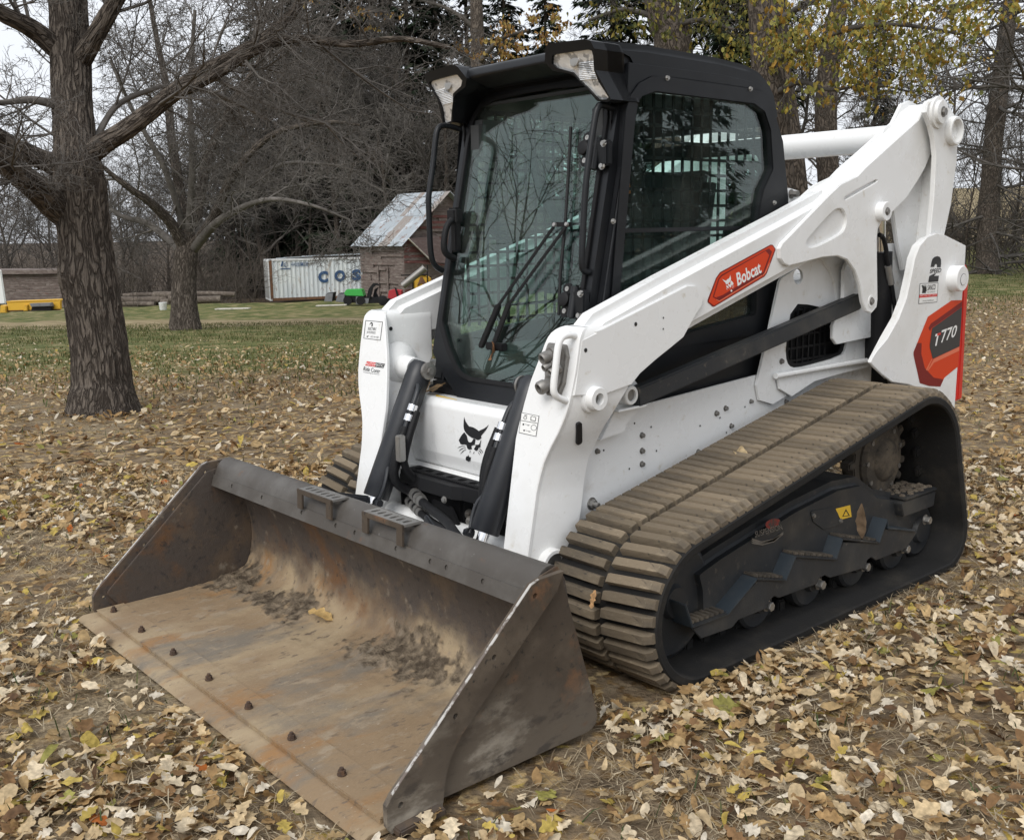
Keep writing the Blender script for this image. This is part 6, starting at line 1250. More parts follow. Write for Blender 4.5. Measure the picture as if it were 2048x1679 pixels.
leafy('yellow_leaf_tree', 'thick trunked tree with yellowing leaves hanging behind the cab and rear arm', [(1565, 0, 13, 76), (1558, 420, 13, 68), (1538, 160, 13, 63), (1526, 0, 13, 60), (1515, -160, 13, 60), (1510, -500, 13, 30)],
      [[(1530, 130, 13, 18), (1600, 100, 12, 14), (1690, 60, 11.5, 11), (1800, 50, 11, 8), (1930, 70, 11, 5)], [(1535, 60, 13, 16), (1610, 10, 12, 12), (1720, -20, 11.5, 9), (1860, 0, 11, 6)], [(1545, 190, 13, 14), (1600, 165, 12.4, 10), (1660, 180, 12, 7), (1740, 170, 12, 5), (1830, 185, 11.5, 3)], [(1525, 20, 13, 14), (1450, -30, 13, 9), (1380, -20, 13, 6)]],
      [(1720, 60, 11.3, 190, 90, 1210, 0.071), (1600, 90, 12, 80, 90, 352, 0.071), (1850, 30, 11, 130, 90, 572, 0.067), (1700, 160, 11.6, 150, 55, 352, 0.069), (1850, 150, 11.4, 110, 70, 286, 0.069), (1560, 100, 12, 40, 60, 90, .07), (1980, 20, 11.5, 80, 60, 198, 0.063)], YC, 12)
leafy('tree_trunk', 'bare trunk leaning between the cab and the cross tube, left of the two', [(1612, 0, 15, 44), (1600, 400, 15, 34), (1584, 250, 15, 31), (1566, 120, 15, 28), (1555, -60, 15, 28), (1540, -400, 15, 16)], [], [], YC, 13, n=28)
leafy('tree_trunk', 'bare brown trunk just right of the cab under the cross tube, right of the two', [(1668, 0, 16, 60), (1660, 420, 16, 46), (1652, 250, 16, 43), (1662, 90, 16, 40), (1690, -60, 16, 34), (1720, -400, 16, 20)], [[(1665, 120, 16, 14), (1720, 70, 15.5, 10), (1790, -10, 15, 6)]], [(1760, 90, 14, 160, 100, 300, .06)], YC, 14, n=28)
OG = [(.11, .12, .03), (.16, .15, .035), (.24, .19, .04), (.08, .09, .025)]
leafy('olive_leaf_tree', 'tree with dark trunk and olive foliage above the cab roof', [(1350, 0, 17, 90), (1348, 130, 17, 74), (1330, 40, 17, 66), (1312, -60, 17, 60), (1290, -400, 17, 30)], [[(1330, 60, 17, 14), (1400, 40, 16.5, 10), (1470, 60, 16, 6)], [(1325, 40, 17, 14), (1250, 20, 17, 9), (1180, 40, 17, 6)]],
      [(1420, 50, 16.5, 130, 80, 620, .085), (1250, 50, 17, 100, 55, 260, .08), (1380, 0, 17, 200, 60, 400, .085), (1470, 110, 17, 50, 50, 140, .08)], OG, 15, n=28)
BR = [(.30, .17, .05), (.22, .12, .04), (.33, .24, .07)]
leafy('russet_leaf_tree', 'tall thin tree with a few russet leaves above the cab visor', [(960, 0, 30, 40), (960, 300, 30, 34), (955, 100, 30, 28), (950, -100, 30, 22), (945, -400, 30, 12)], [[(955, 130, 30, 12), (1000, 80, 29, 9), (1060, 60, 28, 6)], [(955, 60, 30, 10), (900, 20, 30, 7), (840, 0, 30, 4)]], [(1020, 90, 28, 90, 40, 260, .13), (700, 20, 24, 140, 40, 110, .10), (1090, 40, 28, 60, 50, 160, .13)], BR, 16, n=24)
# straight conifer stem with bare lower boughs, far right
def bare_conifer(name, label, pts, seed, nb, Lr):
    rg = np.random.default_rng(seed); base = np.array(gpt(pts[0][0], pts[0][2])); e = empty(name, base); ta, ca_ = acc_new(), acc_new()
    tp = [np.array(p) for p in px_path([t[:3] for t in pts])]; tp[0] = base-np.array((0, 0, .2)); P, r = ridged(ta, tp, [wpx(t[3], t[2]) for t in pts], 26, 150, .012, seed)
    for k in range(nb):
        i = rg.integers(10, len(P)-5); a = rg.uniform(0, 6.28); d = np.array((math.cos(a), math.sin(a), rg.uniform(-.35, .25))); L = rg.uniform(*Lr)
        grow(rg, P[i], d, L, .012*L+.008, 1, ca_, dict(levels=4, seg=[.4, .35, .25, .2], wig=[.05, .07, .12, .15], up=[0, .012, .0, -.01], taper=.7, kids=[6, 9, 6], t0=[.15, .2, .2], ang=[(40, 70)], len=(.30, .5), minz=-.5))
    for acc, nm, mm in ((ta, 'trunk', 'barkbrown'), (ca_, 'branches', 'twigdark')):
        o = link(nm, acc_mesh(nm, acc), M[mm], e); o.matrix_parent_inverse = Matrix.Translation(-Vector(base))
    return tag(e, label, 'tree')
bare_conifer('conifer_trunk', 'tall straight dark conifer stem with bare boughs at the far right', [(1972, 0, 32, 46), (1974, 500, 32, 40), (1986, 300, 32, 36), (2004, 140, 32, 34), (2022, 0, 32, 30), (2050, -250, 32, 22), (2070, -500, 32, 12)], 51, 74, (1.2, 4.6))
bare_conifer('dead_conifer', 'leaning bare conifer crown reaching in from the right edge', [(2140, 0, 24, 40), (2130, 400, 24, 34), (2120, 200, 24, 30), (2110, 0, 24, 24), (2100, -250, 24, 14)], 52, 60, (1.5, 4.2))
# ================================================================== THINGS ACROSS THE YARD
def VF(base, ang=0.0):                                        # upright frame at base: ex across the view, turned by ang; n towards the viewer
    ex = RH*math.cos(ang)+FH*math.sin(ang); return Fr(base, ex, (0, 0, 1))
def own(e, base):                                             # parts are measured in world space
    for o in e.children: o.matrix_parent_inverse = Matrix.Translation(-Vector(base))
M['contpaint'] = mat('weathered_grey_container_paint', (.58, .62, .63), .6, 0, [(1.1, (.66, .69, .67), .45, .7, 7), (2.5, (.40, .36, .31), .54, .70, 8), (7, (.24, .125, .065), .61, .70, 8)], stretch=(1, 1, .35))
M['contwhite'] = mat('weathered_white_door_paint', (.72, .73, .72), .6, 0, [(3, (.52, .50, .46), .5, .75, 7), (8, (.30, .17, .10), .64, .75, 7)])
M['rust'] = mat('brown_rust', (.17, .085, .042), .9, 0, [(4, (.09, .05, .03), .45, .7, 6), (12, (.26, .20, .15), .58, .75, 6)])
M['blueprint'] = mat('faded_blue_print', (.030, .075, .17), .6, 0, [(5, (.12, .18, .26), .5, .75, 7)])
M['barnwood'] = mat('weathered_barn_boards', (.135, .105, .092), .95, 0, [(2, (.21, .175, .155), .42, .65, 8), (5, (.085, .060, .052), .5, .7, 8), (3, (.17, .060, .050), .60, .74, 6)], (30, .5, .02), stretch=(1, 1, 4))
M['barnred'] = mat('faded_red_boards', (.13, .048, .042), .9, 0, [(3, (.19, .085, .075), .45, .7, 7), (8, (.12, .09, .08), .52, .70, 7)], stretch=(1, 1, 3))
M['roofmetal'] = mat('galvanised_roof_sheet', (.33, .365, .39), .55, .1, [(1.4, (.46, .50, .53), .45, .68, 7), (3.5, (.20, .12, .085), .54, .68, 8), (9, (.17, .16, .155), .6, .75, 6)], stretch=(1, 1, .5))
M['roofdull'] = mat('dull_roof_sheet', (.26, .235, .215), .7, .1, [(3, (.20, .13, .10), .5, .7, 8), (6, (.38, .38, .37), .55, .72, 7)])
M['leanto'] = mat('dull_purple_brown_boards', (.14, .10, .095), .9, 0, [(3, (.20, .155, .145), .45, .7, 7)], stretch=(1, 1, 3))
M['green'] = mat('bright_green_hood', (.045, .36, .065), .4); M['yellow'] = mat('yellow_implement_paint', (.62, .36, .03), .5, 0, [(5, (.38, .22, .05), .55, .75, 7)])
M['implred'] = mat('red_implement_paint', (.40, .025, .035), .5); M['grey'] = mat('grey_plate', (.16, .165, .175), .55, 0, [(6, (.09, .085, .08), .5, .75, 6)]); M['plank'] = mat('pale_plank', (.55, .52, .46), .9, 0, [(6, (.32, .29, .25), .5, .7, 6)])
M['log'] = mat('grey_log_bark', (.10, .080, .064), .95, 0, [(6, (.19, .16, .13), .45, .7, 7)], (20, .6, .02))
# ---------------------------------------------------------------- shipping container
d0 = 66.0; bc = gpt(549, d0); bc[2] = at(549, 601, d0)[2]
CE = empty('shipping_container', bc); tag(CE, 'long grey shipping container with corrugated side and blue lettering beside the barn', 'container')
cf = VF(bc, R_(20)); CH_, CL_, CW_ = 2.60, 12.19, 2.44
mb = MB(); V = []; n = 43; pitch = (CL_-.30)/n
xs = []
for k in range(n):
    x = .15+k*pitch; xs += [(x, 0), (x+pitch*.30, 0), (x+pitch*.42, -.045), (x+pitch*.88, -.045)]
xs.append((CL_-.15, 0)); V = []
for x, o in xs: V += [cf.p(x, .17, o-.03), cf.p(x, CH_-.10, o-.03)]
mb.add(V, [(2*i, 2*i+2, 2*i+3, 2*i+1) for i in range(len(xs)-1)]); mb.build('side_wall', M['contpaint'], CE, ang=20)
for nm, x0, x1, z0, z1, mm in (('corner_post', 0, .16, 0, CH_, 'rust'), ('corner_post', CL_-.16, CL_, 0, CH_, 'rust'), ('top_rail', .16, CL_-.16, CH_-.10, CH_, 'contwhite'), ('bottom_rail', .16, CL_-.16, 0, .17, 'rust')):
    plate(nm, cf, [(x0, z0), (x1, z0), (x1, z1), (x0, z1)], -.14, 0, M[mm], CE, bevel=.01)
plate('roof_sheet', Fr(bc+np.array((0, 0, CH_-.03)), cf.ex, -cf.n), [(0, 0), (CL_, 0), (CL_, CW_), (0, CW_)], -.02, .02, M['contwhite'], CE, bevel=0)
plate('far_wall', cf, [(0, .1), (CL_, .1), (CL_, CH_-.03), (0, CH_-.03)], -CW_, -CW_+.04, M['contpaint'], CE, bevel=0)
ef = Fr(bc-cf.n*0, -cf.n, (0, 0, 1)); ef.n = -cf.ex
for k in range(2):
    a = .10+k*1.13; dl = plate('door_leaf', ef, [(a, .12), (a+1.11, .12), (a+1.11, CH_-.10), (a, CH_-.10)], .01, .05, M['contwhite'], CE, bevel=.006)
    for z in (.30, .92, 1.54, 2.14): plate('door_panel', ef, [(a+.08, z), (a+1.03, z), (a+1.03, z+.40), (a+.08, z+.40)], .052, .075, M['contwhite'], dl, bevel=.012)
    for x in (a+.28, a+.83):
        mb = MB(); mb.cyl(ef.p(x, .14, .10), ef.p(x, CH_-.12, .10), .022, 10); mb.build('lock_rod', M['steel'], dl)
for z0, z1 in ((0, .12), (CH_-.10, CH_)): plate('door_frame', ef, [(0, z0), (CW_, z0), (CW_, z1), (0, z1)], -.1, .06, M['contwhite'], CE, bevel=.01)
for t_, q in (('C', [(1135, 315), (1325, 305), (1330, 535), (1135, 540)]), ('O', [(1450, 295), (1665, 290), (1665, 515), (1455, 520)]), ('S', [(1790, 278), (1965, 275), (1970, 495), (1795, 500)])):
    lettering('container_letter', cf, cf.px('M', q), t_, .004, M['blueprint'], CE, .055)
lettering('container_small_print', cf, cf.px('M', [(605, 142), (940, 132), (935, 215), (605, 226)]), '中远集团', .004, M['blueprint'], CE, .01)
sheet('container_emblem', cf, [[cf.px('M', circ((505, 190), 42, 20)), cf.px('M', circ((505, 190), 34, 20))], cf.px('M', [(480, 235), (488, 145), (500, 235)]), cf.px('M', [(400, 220), (432, 110), (455, 150), (440, 220)]), cf.px('M', [(395, 262), (595, 252), (595, 272), (395, 284)])], .004, M['blueprint'], CE)
for k, (a, b, z, w_) in enumerate(((1.0, 6.5, .10, .5), (2.2, 8.3, .16, .4), (.6, 4.0, .05, .45))):
    mb = MB(); p0, p1 = cf.p(a, CH_+z, -.3-.35*k), cf.p(b, CH_+z+.12, -.3-.35*k); mb.bar(p0, p1, w_, .04); o = mb.build('metal_sheet', M['roofmetal']); 
    o.location = (0, 0, 0); tag(o, ('front-most', 'longest, upper', 'shortest, rear')[k]+' of the grey sheets lying on top of the shipping container', 'sheet', 'sheets on the container roof')
own(CE, bc)
# ---------------------------------------------------------------- barn
dB = 55.0; bb = gpt(816, dB); al = R_(48.5)
e1 = -RH*math.cos(al)+FH*math.sin(al); e2 = RH*math.sin(al)+FH*math.cos(al)
hz = at(816, 481, dB)[2]-bb[2]; LW_, GW_, RH_ = 4.15, 6.0, 2.55
BE = empty('barn', bb); tag(BE, 'weathered red barn with a rusty sheet metal roof and leaning boards', 'barn')
wf = Fr(bb, -e1, (0, 0, 1)); gf = Fr(bb, e2, (0, 0, 1))
def boards(name, fr, x0, x1, top, mats, seed, skip=()):
    rg = random.Random(seed); z = 0
    acc = {m: MB() for m in mats}
    while z < 6:
        h = rg.uniform(.13, .17); x = x0
        while x < x1:
            L = rg.uniform(.9, 2.6); xe = min(x+L, x1); zt = min(top(x), top(xe))
            if z+h*.5 < zt and not any(a <= (x+xe)/2 <= b and c <= z <= d for a, b, c, d in skip) and rg.random() > .02:
                o = rg.uniform(.0, .03); tl = rg.uniform(-.008, .008); v = [fr.p(x+.004, z+tl, .02), fr.p(xe-.004, z-tl, .02), fr.p(xe-.004, min(z+h, zt)-.008, o), fr.p(x+.004, min(z+h, zt)-.008, o)]; v += [p-fr.n*.05 for p in v]
                acc[rg.choices(mats, [8, 1] if len(mats) == 2 else [1]*len(mats))[0]].add(v, [(0, 1, 2, 3), (7, 6, 5, 4), (0, 4, 5, 1), (1, 5, 6, 2), (2, 6, 7, 3), (3, 7, 4, 0)])
            x = xe
        z += h
    for m, a in acc.items():
        if a.v: o = a.build(name, M[m], BE); o['kind'] = 'stuff'
boards('wall_boards', wf, -LW_, 0, lambda x: hz, ['barnwood', 'barnred'], 1, [(-2.1, -1.75, hz-.9, hz-.35), (-2.4, -1.5, 0, 1.9)])
boards('gable_boards', gf, 0, GW_, lambda x: hz+RH_*(1-abs(x-GW_/2)/(GW_/2)), ['barnwood', 'barnred'], 2)
plate('frieze_board', wf, [(-LW_, hz-.28), (0, hz-.28), (0, hz-.02), (-LW_, hz-.02)], .03, .06, M['barnred'], BE, bevel=0)
plate('wall_core', wf, [(-LW_+.03, 0), (-.03, 0), (-.03, hz-.03), (-LW_+.03, hz-.03)], -.10, -.06, M['barnwood'], BE, bevel=0)
plate('gable_core', gf, [(.03, 0), (GW_-.03, 0), (GW_-.03, hz), (GW_/2, hz+RH_-.1), (.03, hz)], -.10, -.06, M['barnwood'], BE, bevel=0)
for x in (-2.4, -1.5): mb = MB(); mb.bar(wf.p(x, 0, .04), wf.p(x, 1.95, .04), .10, .06); mb.build('door_post', M['barnwood'], BE)
sl_ = math.hypot(GW_/2, RH_); ov = .45
rax = e2*(GW_/2)/sl_+np.array((0, 0, RH_/sl_)); ro = bb+np.array((0, 0, hz))
rf = Fr(ro+e1*0, e1, rax); rf.n = rf.n if rf.n[2] > 0 else -rf.n
rg = random.Random(9); nsh = 11; sw = (LW_+.7)/nsh
for row, (a, b) in enumerate(((-ov, sl_*.52), (sl_*.50, sl_+.03))):
    for k in range(nsh):
        mb = MB(); x0 = -.30+k*sw; cor = 6; V = []; lift = .05 if (row == 0 and k in (6, 7)) else 0
        for j in range(cor*2+1):
            x = x0+(sw+.02)*j/(cor*2); hgt = .012+(.018 if j % 2 else 0)+.01*(k % 2)+.012*row
            V += [rf.p(x, a+rg.uniform(-.01, .01)-(.12 if lift else 0), hgt+lift*1.5), rf.p(x, b, hgt)]
        mb.add(V, [(2*i, 2*i+2, 2*i+3, 2*i+1) for i in range(cor*2)]); o = mb.build('roof_sheet', M['roofmetal'] if rg.random() < .88 else M['roofdull'], BE, ang=60)
back = Fr(bb+e2*GW_+np.array((0, 0, hz)), e1, -e2*(GW_/2)/sl_+np.array((0, 0, RH_/sl_)))
plate('rear_roof', back, [(-.3, -ov), (LW_+.4, -ov), (LW_+.4, sl_), (-.3, sl_)], -.02, .02, M['roofmetal'], BE, bevel=0)
lf = Fr(bb+gf.n*.25, e2, (0, 0, 1)); lp = lf.px('BN', [(1560, 545), (1840, 525), (1990, 700), (1990, 780), (1780, 765)]); plate('lean_to_panel', lf, lp, 0, .05, M['leanto'], BE, bevel=0)
lp = lf.px('BN', [(1560, 545), (1785, 765)]); mb = MB(); mb.bar(lf.p(*lp[0], .08), lf.p(*lp[1], .08), .10, .05); mb.build('trim_board', M['plank'], BE)
lp = lf.px('BN', [(1560, 760), (1900, 790)]); mb = MB(); mb.bar(lf.p(*lp[0], .06), lf.p(*lp[1], .06), .14, .05); mb.build('trim_board', M['barnred'], BE)
own(BE, bb)
# ---------------------------------------------------------------- implements parked before the barn
dI = 52.0
def BF(d=dI): return VF(gpt(760, d))
bf = BF()
def bq(ps): return bf.px('BN', ps)
def gz_at(u, d): return float(gpt(u, d)[2])
def thing_px(name, label, cat, parts, base_u, d, group=None):
    b = gpt(base_u, d); e = empty(name, b); tag(e, label, cat, group); f = VF(b)
    for nm, ps, d0_, d1_, mm in parts: plate(nm, f, f.px('BN', ps), d0_, d1_, M[mm], e, bevel=.015)
    own(e, b); return e, f
e, f = thing_px('riding_mower', 'green hooded mower standing among black attachments before the barn', 'mower', [('hood', [(958, 1075), (985, 1022), (1132, 1018), (1152, 1080)], -.9, 0, 'green'), ('deck', [(950, 1072), (1155, 1078), (1140, 1150), (990, 1140)], -.85, -.05, 'blackmatte'), ('bumper', [(1080, 1085), (1120, 1085), (1118, 1160), (1082, 1155)], -.2, .1, 'grey')], 708, dI)
for u in (1005, 1125):
    p = f.px('BN', [(u, 1120)])[0]; mb = MB(); mb.cyl(f.p(p[0], p[1], -.1), f.p(p[0], p[1], .12), .22, 20); o = mb.build('wheel', M['blackmatte'], e); o.matrix_parent_inverse = Matrix.Translation(-e.location)
for k, (ps, l) in enumerate((([(785, 1130), (800, 1058), (868, 1050), (858, 1132)], 'left of the two grey faced steel attachments beside the green mower'), ([(890, 1132), (915, 1058), (980, 1060), (965, 1138)], 'right of the two grey faced steel attachments touching the green mower'))):
    e, f = thing_px('steel_attachment', l, 'attachment', [('face_plate', ps, 0, .06, 'grey'), ('frame', [(p[0]+8, p[1]-4) for p in ps], -.7, -.02, 'blackmatte')], 657+24*k, dI, 'grey faced attachments')
e, f = thing_px('grapple', 'black curved grapple tines propped in front of the barn wall', 'grapple', [('tine', [(1180, 1085), (1200, 1010), (1235, 965), (1275, 958), (1305, 985), (1270, 978), (1240, 1000), (1225, 1060), (1215, 1100)], -.1, .1, 'blackmatte'), ('tine', [(1230, 1085), (1245, 1020), (1280, 1000), (1260, 1050), (1290, 1110), (1265, 1110)], -.5, -.3, 'blackmatte'), ('base', [(1150, 1095), (1310, 1090), (1305, 1145), (1160, 1150)], -.6, .0, 'blackmatte'), ('base_plate', [(1155, 1100), (1205, 1098), (1195, 1150), (1158, 1148)], .02, .06, 'grey')], 742, dI)
e, f = thing_px('red_tiller', 'red tiller with black wheel at the barn corner', 'tiller', [('housing', [(1375, 1095), (1385, 1030), (1430, 1020), (1500, 1030), (1510, 1100), (1440, 1125)], -.8, 0, 'implred'), ('frame', [(1355, 1110), (1520, 1100), (1520, 1125), (1355, 1135)], -.7, .05, 'blackmatte'), ('lever', [(1440, 1000), (1455, 1000), (1490, 1110), (1470, 1110)], .02, .1, 'blackmatte')], 785, dI)
p = f.px('BN', [(1330, 1120)])[0]; mb = MB(); mb.lathe(f.p(p[0], p[1], 0), f.n, [(0, .24), (.05, .25), (.10, .24), (.11, .14), (.12, .05)], 24); o = mb.build('wheel', M['blackmatte'], e); o.matrix_parent_inverse = Matrix.Translation(-e.location)
e, f = thing_px('yellow_trencher', 'yellow round cased implement in a dark frame by the barn doors', 'implement', [('casing', [(1615, 1010), (1618, 940), (1650, 890), (1720, 882), (1770, 915), (1782, 980), (1760, 1020)], -.6, 0, 'yellow'), ('frame_post', [(1605, 880), (1615, 880), (1618, 1060), (1606, 1060)], -.1, .1, 'blackmatte'), ('frame_post', [(1740, 790), (1748, 790), (1750, 1060), (1740, 1060)], -.1, .1, 'blackmatte'), ('frame_rail', [(1500, 880), (1750, 876), (1750, 886), (1500, 890)], .0, .1, 'blackmatte'), ('spokes', [(1680, 900), (1700, 905), (1750, 990), (1735, 1000), (1690, 960), (1650, 985)], .01, .05, 'rust')], 843, dI)
b = gpt(820, 51); e = empty('auger_tube', b); tag(e, 'grey auger tube leaning up across the barn front', 'tube'); fa = VF(b); q = fa.px('BN', [(1515, 985), (1715, 822)]); mb = MB(); mb.cyl(fa.p(*q[0]), fa.p(*q[1]), .17, 20); mb.build('tube', M['tinsteel'], e); mb = MB(); mb.cyl(fa.p(*q[1]), fa.p(q[1][0]+.03, q[1][1]+.025), .19, 20); mb.build('end_flange', M['tinsteel'], e); own(e, b)
for u, v, d, L, mm, l, a in ((668, 599, 51, 1.5, 'plank', 'pale board lying by the grey faced attachments', .05), (472, 604, 47, 1.6, 'plank', 'flat plank lying alone on the lawn left of the container', -.1)):
    b = gpt(u, d); mb = MB(); f = VF(b, a); mb.bar(f.p(-L/2, .06), f.p(L/2, .08), .35, .05) ; o = mb.build('plank', M[mm], bevel=.01); tag(o, l, 'plank')
# ---------------------------------------------------------------- left edge: shed, trailer, snow plough, logs
ZM['Lf'] = (0, 500, 300/2048)
b = gpt(60, 62); e = empty('low_shed', b); tag(e, 'low weathered shed with grey siding behind the yellow plough', 'shed'); f = VF(b, -.05)
q = f.px('Lf', [(30, 330), (900, 330)]); x0, x1, ht = q[0][0]-2, q[1][0], q[0][1]
bmb = MB(); z = 0; rg = random.Random(3)
while z < ht-.1:
    h = rg.uniform(.12, .16); xx = x0
    while xx < x1:
        xe = min(xx+rg.uniform(1, 3), x1); o_ = rg.uniform(0, .03); v = [f.p(xx, z, .02), f.p(xe-.01, z, .02), f.p(xe-.01, z+h-.015, o_), f.p(xx, z+h-.015, o_)]; v += [p-f.n*.04 for p in v]
        bmb.add(v, [(0, 1, 2, 3), (7, 6, 5, 4), (0, 4, 5, 1), (1, 5, 6, 2), (2, 6, 7, 3), (3, 7, 4, 0)]); xx = xe
    z += h
o = bmb.build('siding', M['barnwood'], e); o['kind'] = 'stuff'
plate('wall_core', f, [(x0, 0), (x1, 0), (x1, ht), (x0, ht)], -.12, -.06, M['barnwood'], e, bevel=0)
plate('roof', f, [(x0-.2, ht), (x1+.2, ht), (x1+.2, ht+.22), (x0-.2, ht+.26)], -3.0, .30, M['barnwood'], e, bevel=0); own(e, b)
b = gpt(60, 38); e = empty('snow_plough', b); tag(e, 'yellow snow plough blade lying on the grass at the left edge', 'plough'); f = VF(b, .03)
for nm, ps, a, c_, mm in (('blade', [(90, 705), (825, 682), (828, 808), (110, 830)], -.15, 0, 'yellow'), ('top_fold', [(85, 700), (800, 672), (822, 690), (95, 718)], -.5, .02, 'yellow'), ('rib', [(330, 745), (390, 742), (388, 828), (335, 828)], 0, .10, 'yellow'), ('end_plate', [(20, 750), (95, 760), (98, 855), (15, 855)], -.3, .10, 'yellow'), ('mount_plate', [(455, 722), (735, 712), (750, 758), (480, 768)], .05, .35, 'grey'), ('mount_frame', [(470, 768), (740, 760), (740, 822), (460, 828)], .02, .25, 'blackmatte'), ('cutting_strip', [(105, 826), (828, 806), (828, 822), (105, 842)], -.02, .02, 'rust')):
    plate(nm, f, f.px('Lf', ps), a, c_, M[mm], e, bevel=.02)
own(e, b)
b = gpt(-40, 40); e = empty('white_trailer', b); tag(e, 'corner of a white trailer cut off by the left edge', 'trailer'); f = VF(b)
plate('body', f, f.px('Lf', [(-900, 270), (8, 270), (72, 700), (70, 735), (-900, 735)]), -.10, 0, M['contwhite'], e, bevel=.03); plate('skirt', f, f.px('Lf', [(-900, 735), (75, 735), (78, 765), (-900, 765)]), -.09, -.02, M['blackmatte'], e, bevel=.02); own(e, b)
rg = random.Random(12)
for k in range(9):
    u = 262+k*19+rg.uniform(-6, 6); d = 60+rg.uniform(-2, 2); b = gpt(u, d); mb = MB(); L = rg.uniform(2.2, 4.2); a = rg.uniform(-.25, .25); r = rg.uniform(.14, .24); f = VF(b, a); zz = .18+.28*(k % 3)*.8
    mb.tube(chaikin([tuple(f.p(-L/2, zz)), tuple(f.p(0, zz+rg.uniform(-.08, .12))), tuple(f.p(L/2, zz+rg.uniform(-.1, .1)))], 1, False), r, 12); o = mb.build('log', M['log']); tag(o, 'grey log in the heap between the two bare trees', 'log', 'logs heaped behind the lawn')
b = gpt(333, 50); mb = MB(); mb.lathe(b, (0, 0, 1), [(0, .15), (.02, .16), (.34, .19), (.36, .20), (.36, .18)], 20); o = mb.build('white_pail', M['contwhite']); tag(o, 'small white pail at the foot of the spreading bare tree', 'pail')
# ---------------------------------------------------------------- thickets (too tangled to count)
def thicket(name, label, spots, seed, mm, H):
    rg = np.random.default_rng(seed); acc = acc_new(); prm = dict(levels=3, seg=[.5, .4, .3], wig=[.14, .2, .25], up=[.0, .0, -.02], taper=.7, kids=[6, 4], t0=[.15, .15], ang=[(20, 60)], len=(.4, .65), minz=-.3, rmin=.010)
    for u0, u1, da, db, cnt in spots:
        for _ in range(cnt):
            p = gpt(rg.uniform(u0, u1), rg.uniform(da, db)); grow(rg, p, (rg.normal(0, .35), rg.normal(0, .35), 1), rg.uniform(*H), .022, 0, acc, prm)
    o = link(name, acc_mesh(name, acc), M[mm]); return tag(o, label, 'thicket', None, 'stuff')
M['brushtan'] = mat('dry_brush_stems', (.092, .078, .066), .95, 0, [(.5, (.062, .053, .045), .45, .7, 4), (2, (.135, .115, .095), .5, .7, 4)], spec=.1)
thicket('thicket', 'brown tangle of brush under the far wood', [(-40, 760, 70, 78, 300), (120, 300, 60, 66, 40), (380, 520, 64, 69, 50), (780, 1020, 66, 74, 80)], 61, 'brushtan', (1.6, 4.4))
thicket('field_hedge', 'brown scrub along the field edge on the right', [(1640, 2150, 38, 46, 190), (1680, 2120, 34, 38, 70)], 62, 'brushtan', (.9, 2.6))
# ================================================================== FALLEN LEAVES AND GRASS
rg = np.random.default_rng(77)
KINDS = [('oak', 3), ('oak', 4), ('maple', 5), ('oval', 6), ('oval', 7), ('long', 8), ('oak', 9), ('oval', 10), ('oak', 11), ('long', 12)]
LT = [leaf_template(k, s, 11 if k == 'oak' else 9 if k == 'maple' else 6) for k, s in KINDS]
LC = np.array([(.68, .565, .395), (.59, .45, .265), (.48, .335, .165), (.37, .235, .105), (.23, .132, .060), (.125, .070, .035), (.50, .375, .095), (.30, .275, .075), (.46, .14, .03), (.74, .66, .53)])
LP_ = np.array([.20, .20, .18, .14, .08, .04, .055, .025, .003, .077]); LP_ = LP_/LP_.sum()
LNAME = ['cream', 'buff', 'tan', 'light brown', 'brown', 'dark brown', 'yellow', 'olive green', 'orange', 'bleached']
def lsample(n, dmin, dmax, umin=-260, umax=2320):
    d = np.sqrt(rg.uniform(dmin**2, dmax**2, n)); u = rg.uniform(umin, umax, n); l = (u-1024)/FPX*d
    P = CP[None, :2]+d[:, None]*FH[None, :2]+l[:, None]*RH[None, :2]; return P, d, u
def lmake(n0, dmin, dmax, smin, nseed, drift=0):
    P, D_, U_ = lsample(n0, dmin, dmax)
    nz = np.array([mnoise.fractal(Vector((x*1.3, y*1.3, 2)), 1.0, 2.0, 3) for x, y in P])
    dens = np.clip(.72+.85*nz, .16, 1)*np.where(D_ < 9, 1.0, np.clip((21-D_)/12, 0, 1))
    inb = (P[:, 0] > .36) & (P[:, 0] < 1.24) & (np.abs(P[:, 1]) < 1.02); int_ = (P[:, 0] > -1.98) & (P[:, 0] < .22) & (np.abs(np.abs(P[:, 1])-.77) < .268); ins = (P[:, 0] > -2.2) & (P[:, 0] < .3) & (np.abs(P[:, 1]) < .55)
    dens[ins] *= .2
    dens *= 1-.88*np.exp(-(((P[:, 0]-1.15)/.75)**2+((P[:, 1]+1.55)/.60)**2))                    # trodden bare earth beside the bucket
    keep = (rg.random(n0) < dens) & ~inb & ~int_; P, D_, U_ = P[keep], D_[keep], U_[keep]
    if drift:
        dr = np.stack([rg.uniform(-.45, .22, drift), 1.02+np.abs(rg.normal(0, .07, drift))], -1); P = np.vstack([P, dr]); dd = (dr-CP[:2])@FH[:2]; D_ = np.r_[D_, dd]
    n = len(P); Z = ground_z(P[:, 0], P[:, 1]); size = np.clip(rg.normal(.052, .017, n), .022, .098)*smin
    tilt = np.where(D_ > 7, .22, .30); eul = np.stack([rg.normal(0, 1, n)*tilt, rg.normal(0, 1, n)*tilt, rg.uniform(0, 6.283, n)], -1); flip = rg.random(n) < .35; eul[flip, 0] += math.pi
    pos = np.stack([P[:, 0], P[:, 1], Z+rg.uniform(.002, .026, n)+size*.10], -1)
    if drift: pos[-drift:, 2] += np.exp(-(dr[:, 1]-1.0)/.07)*.022*rg.random(drift)
    ci = rg.choice(len(LC), n, p=LP_); far = (D_ > 6) & (rg.random(n) < .45); ci[far] = rg.choice([2, 3, 3, 4, 1], far.sum()); tint = LC[ci]*rg.uniform(.82, 1.12, (n, 1)); return P, D_, pos, size, eul, ci, tint
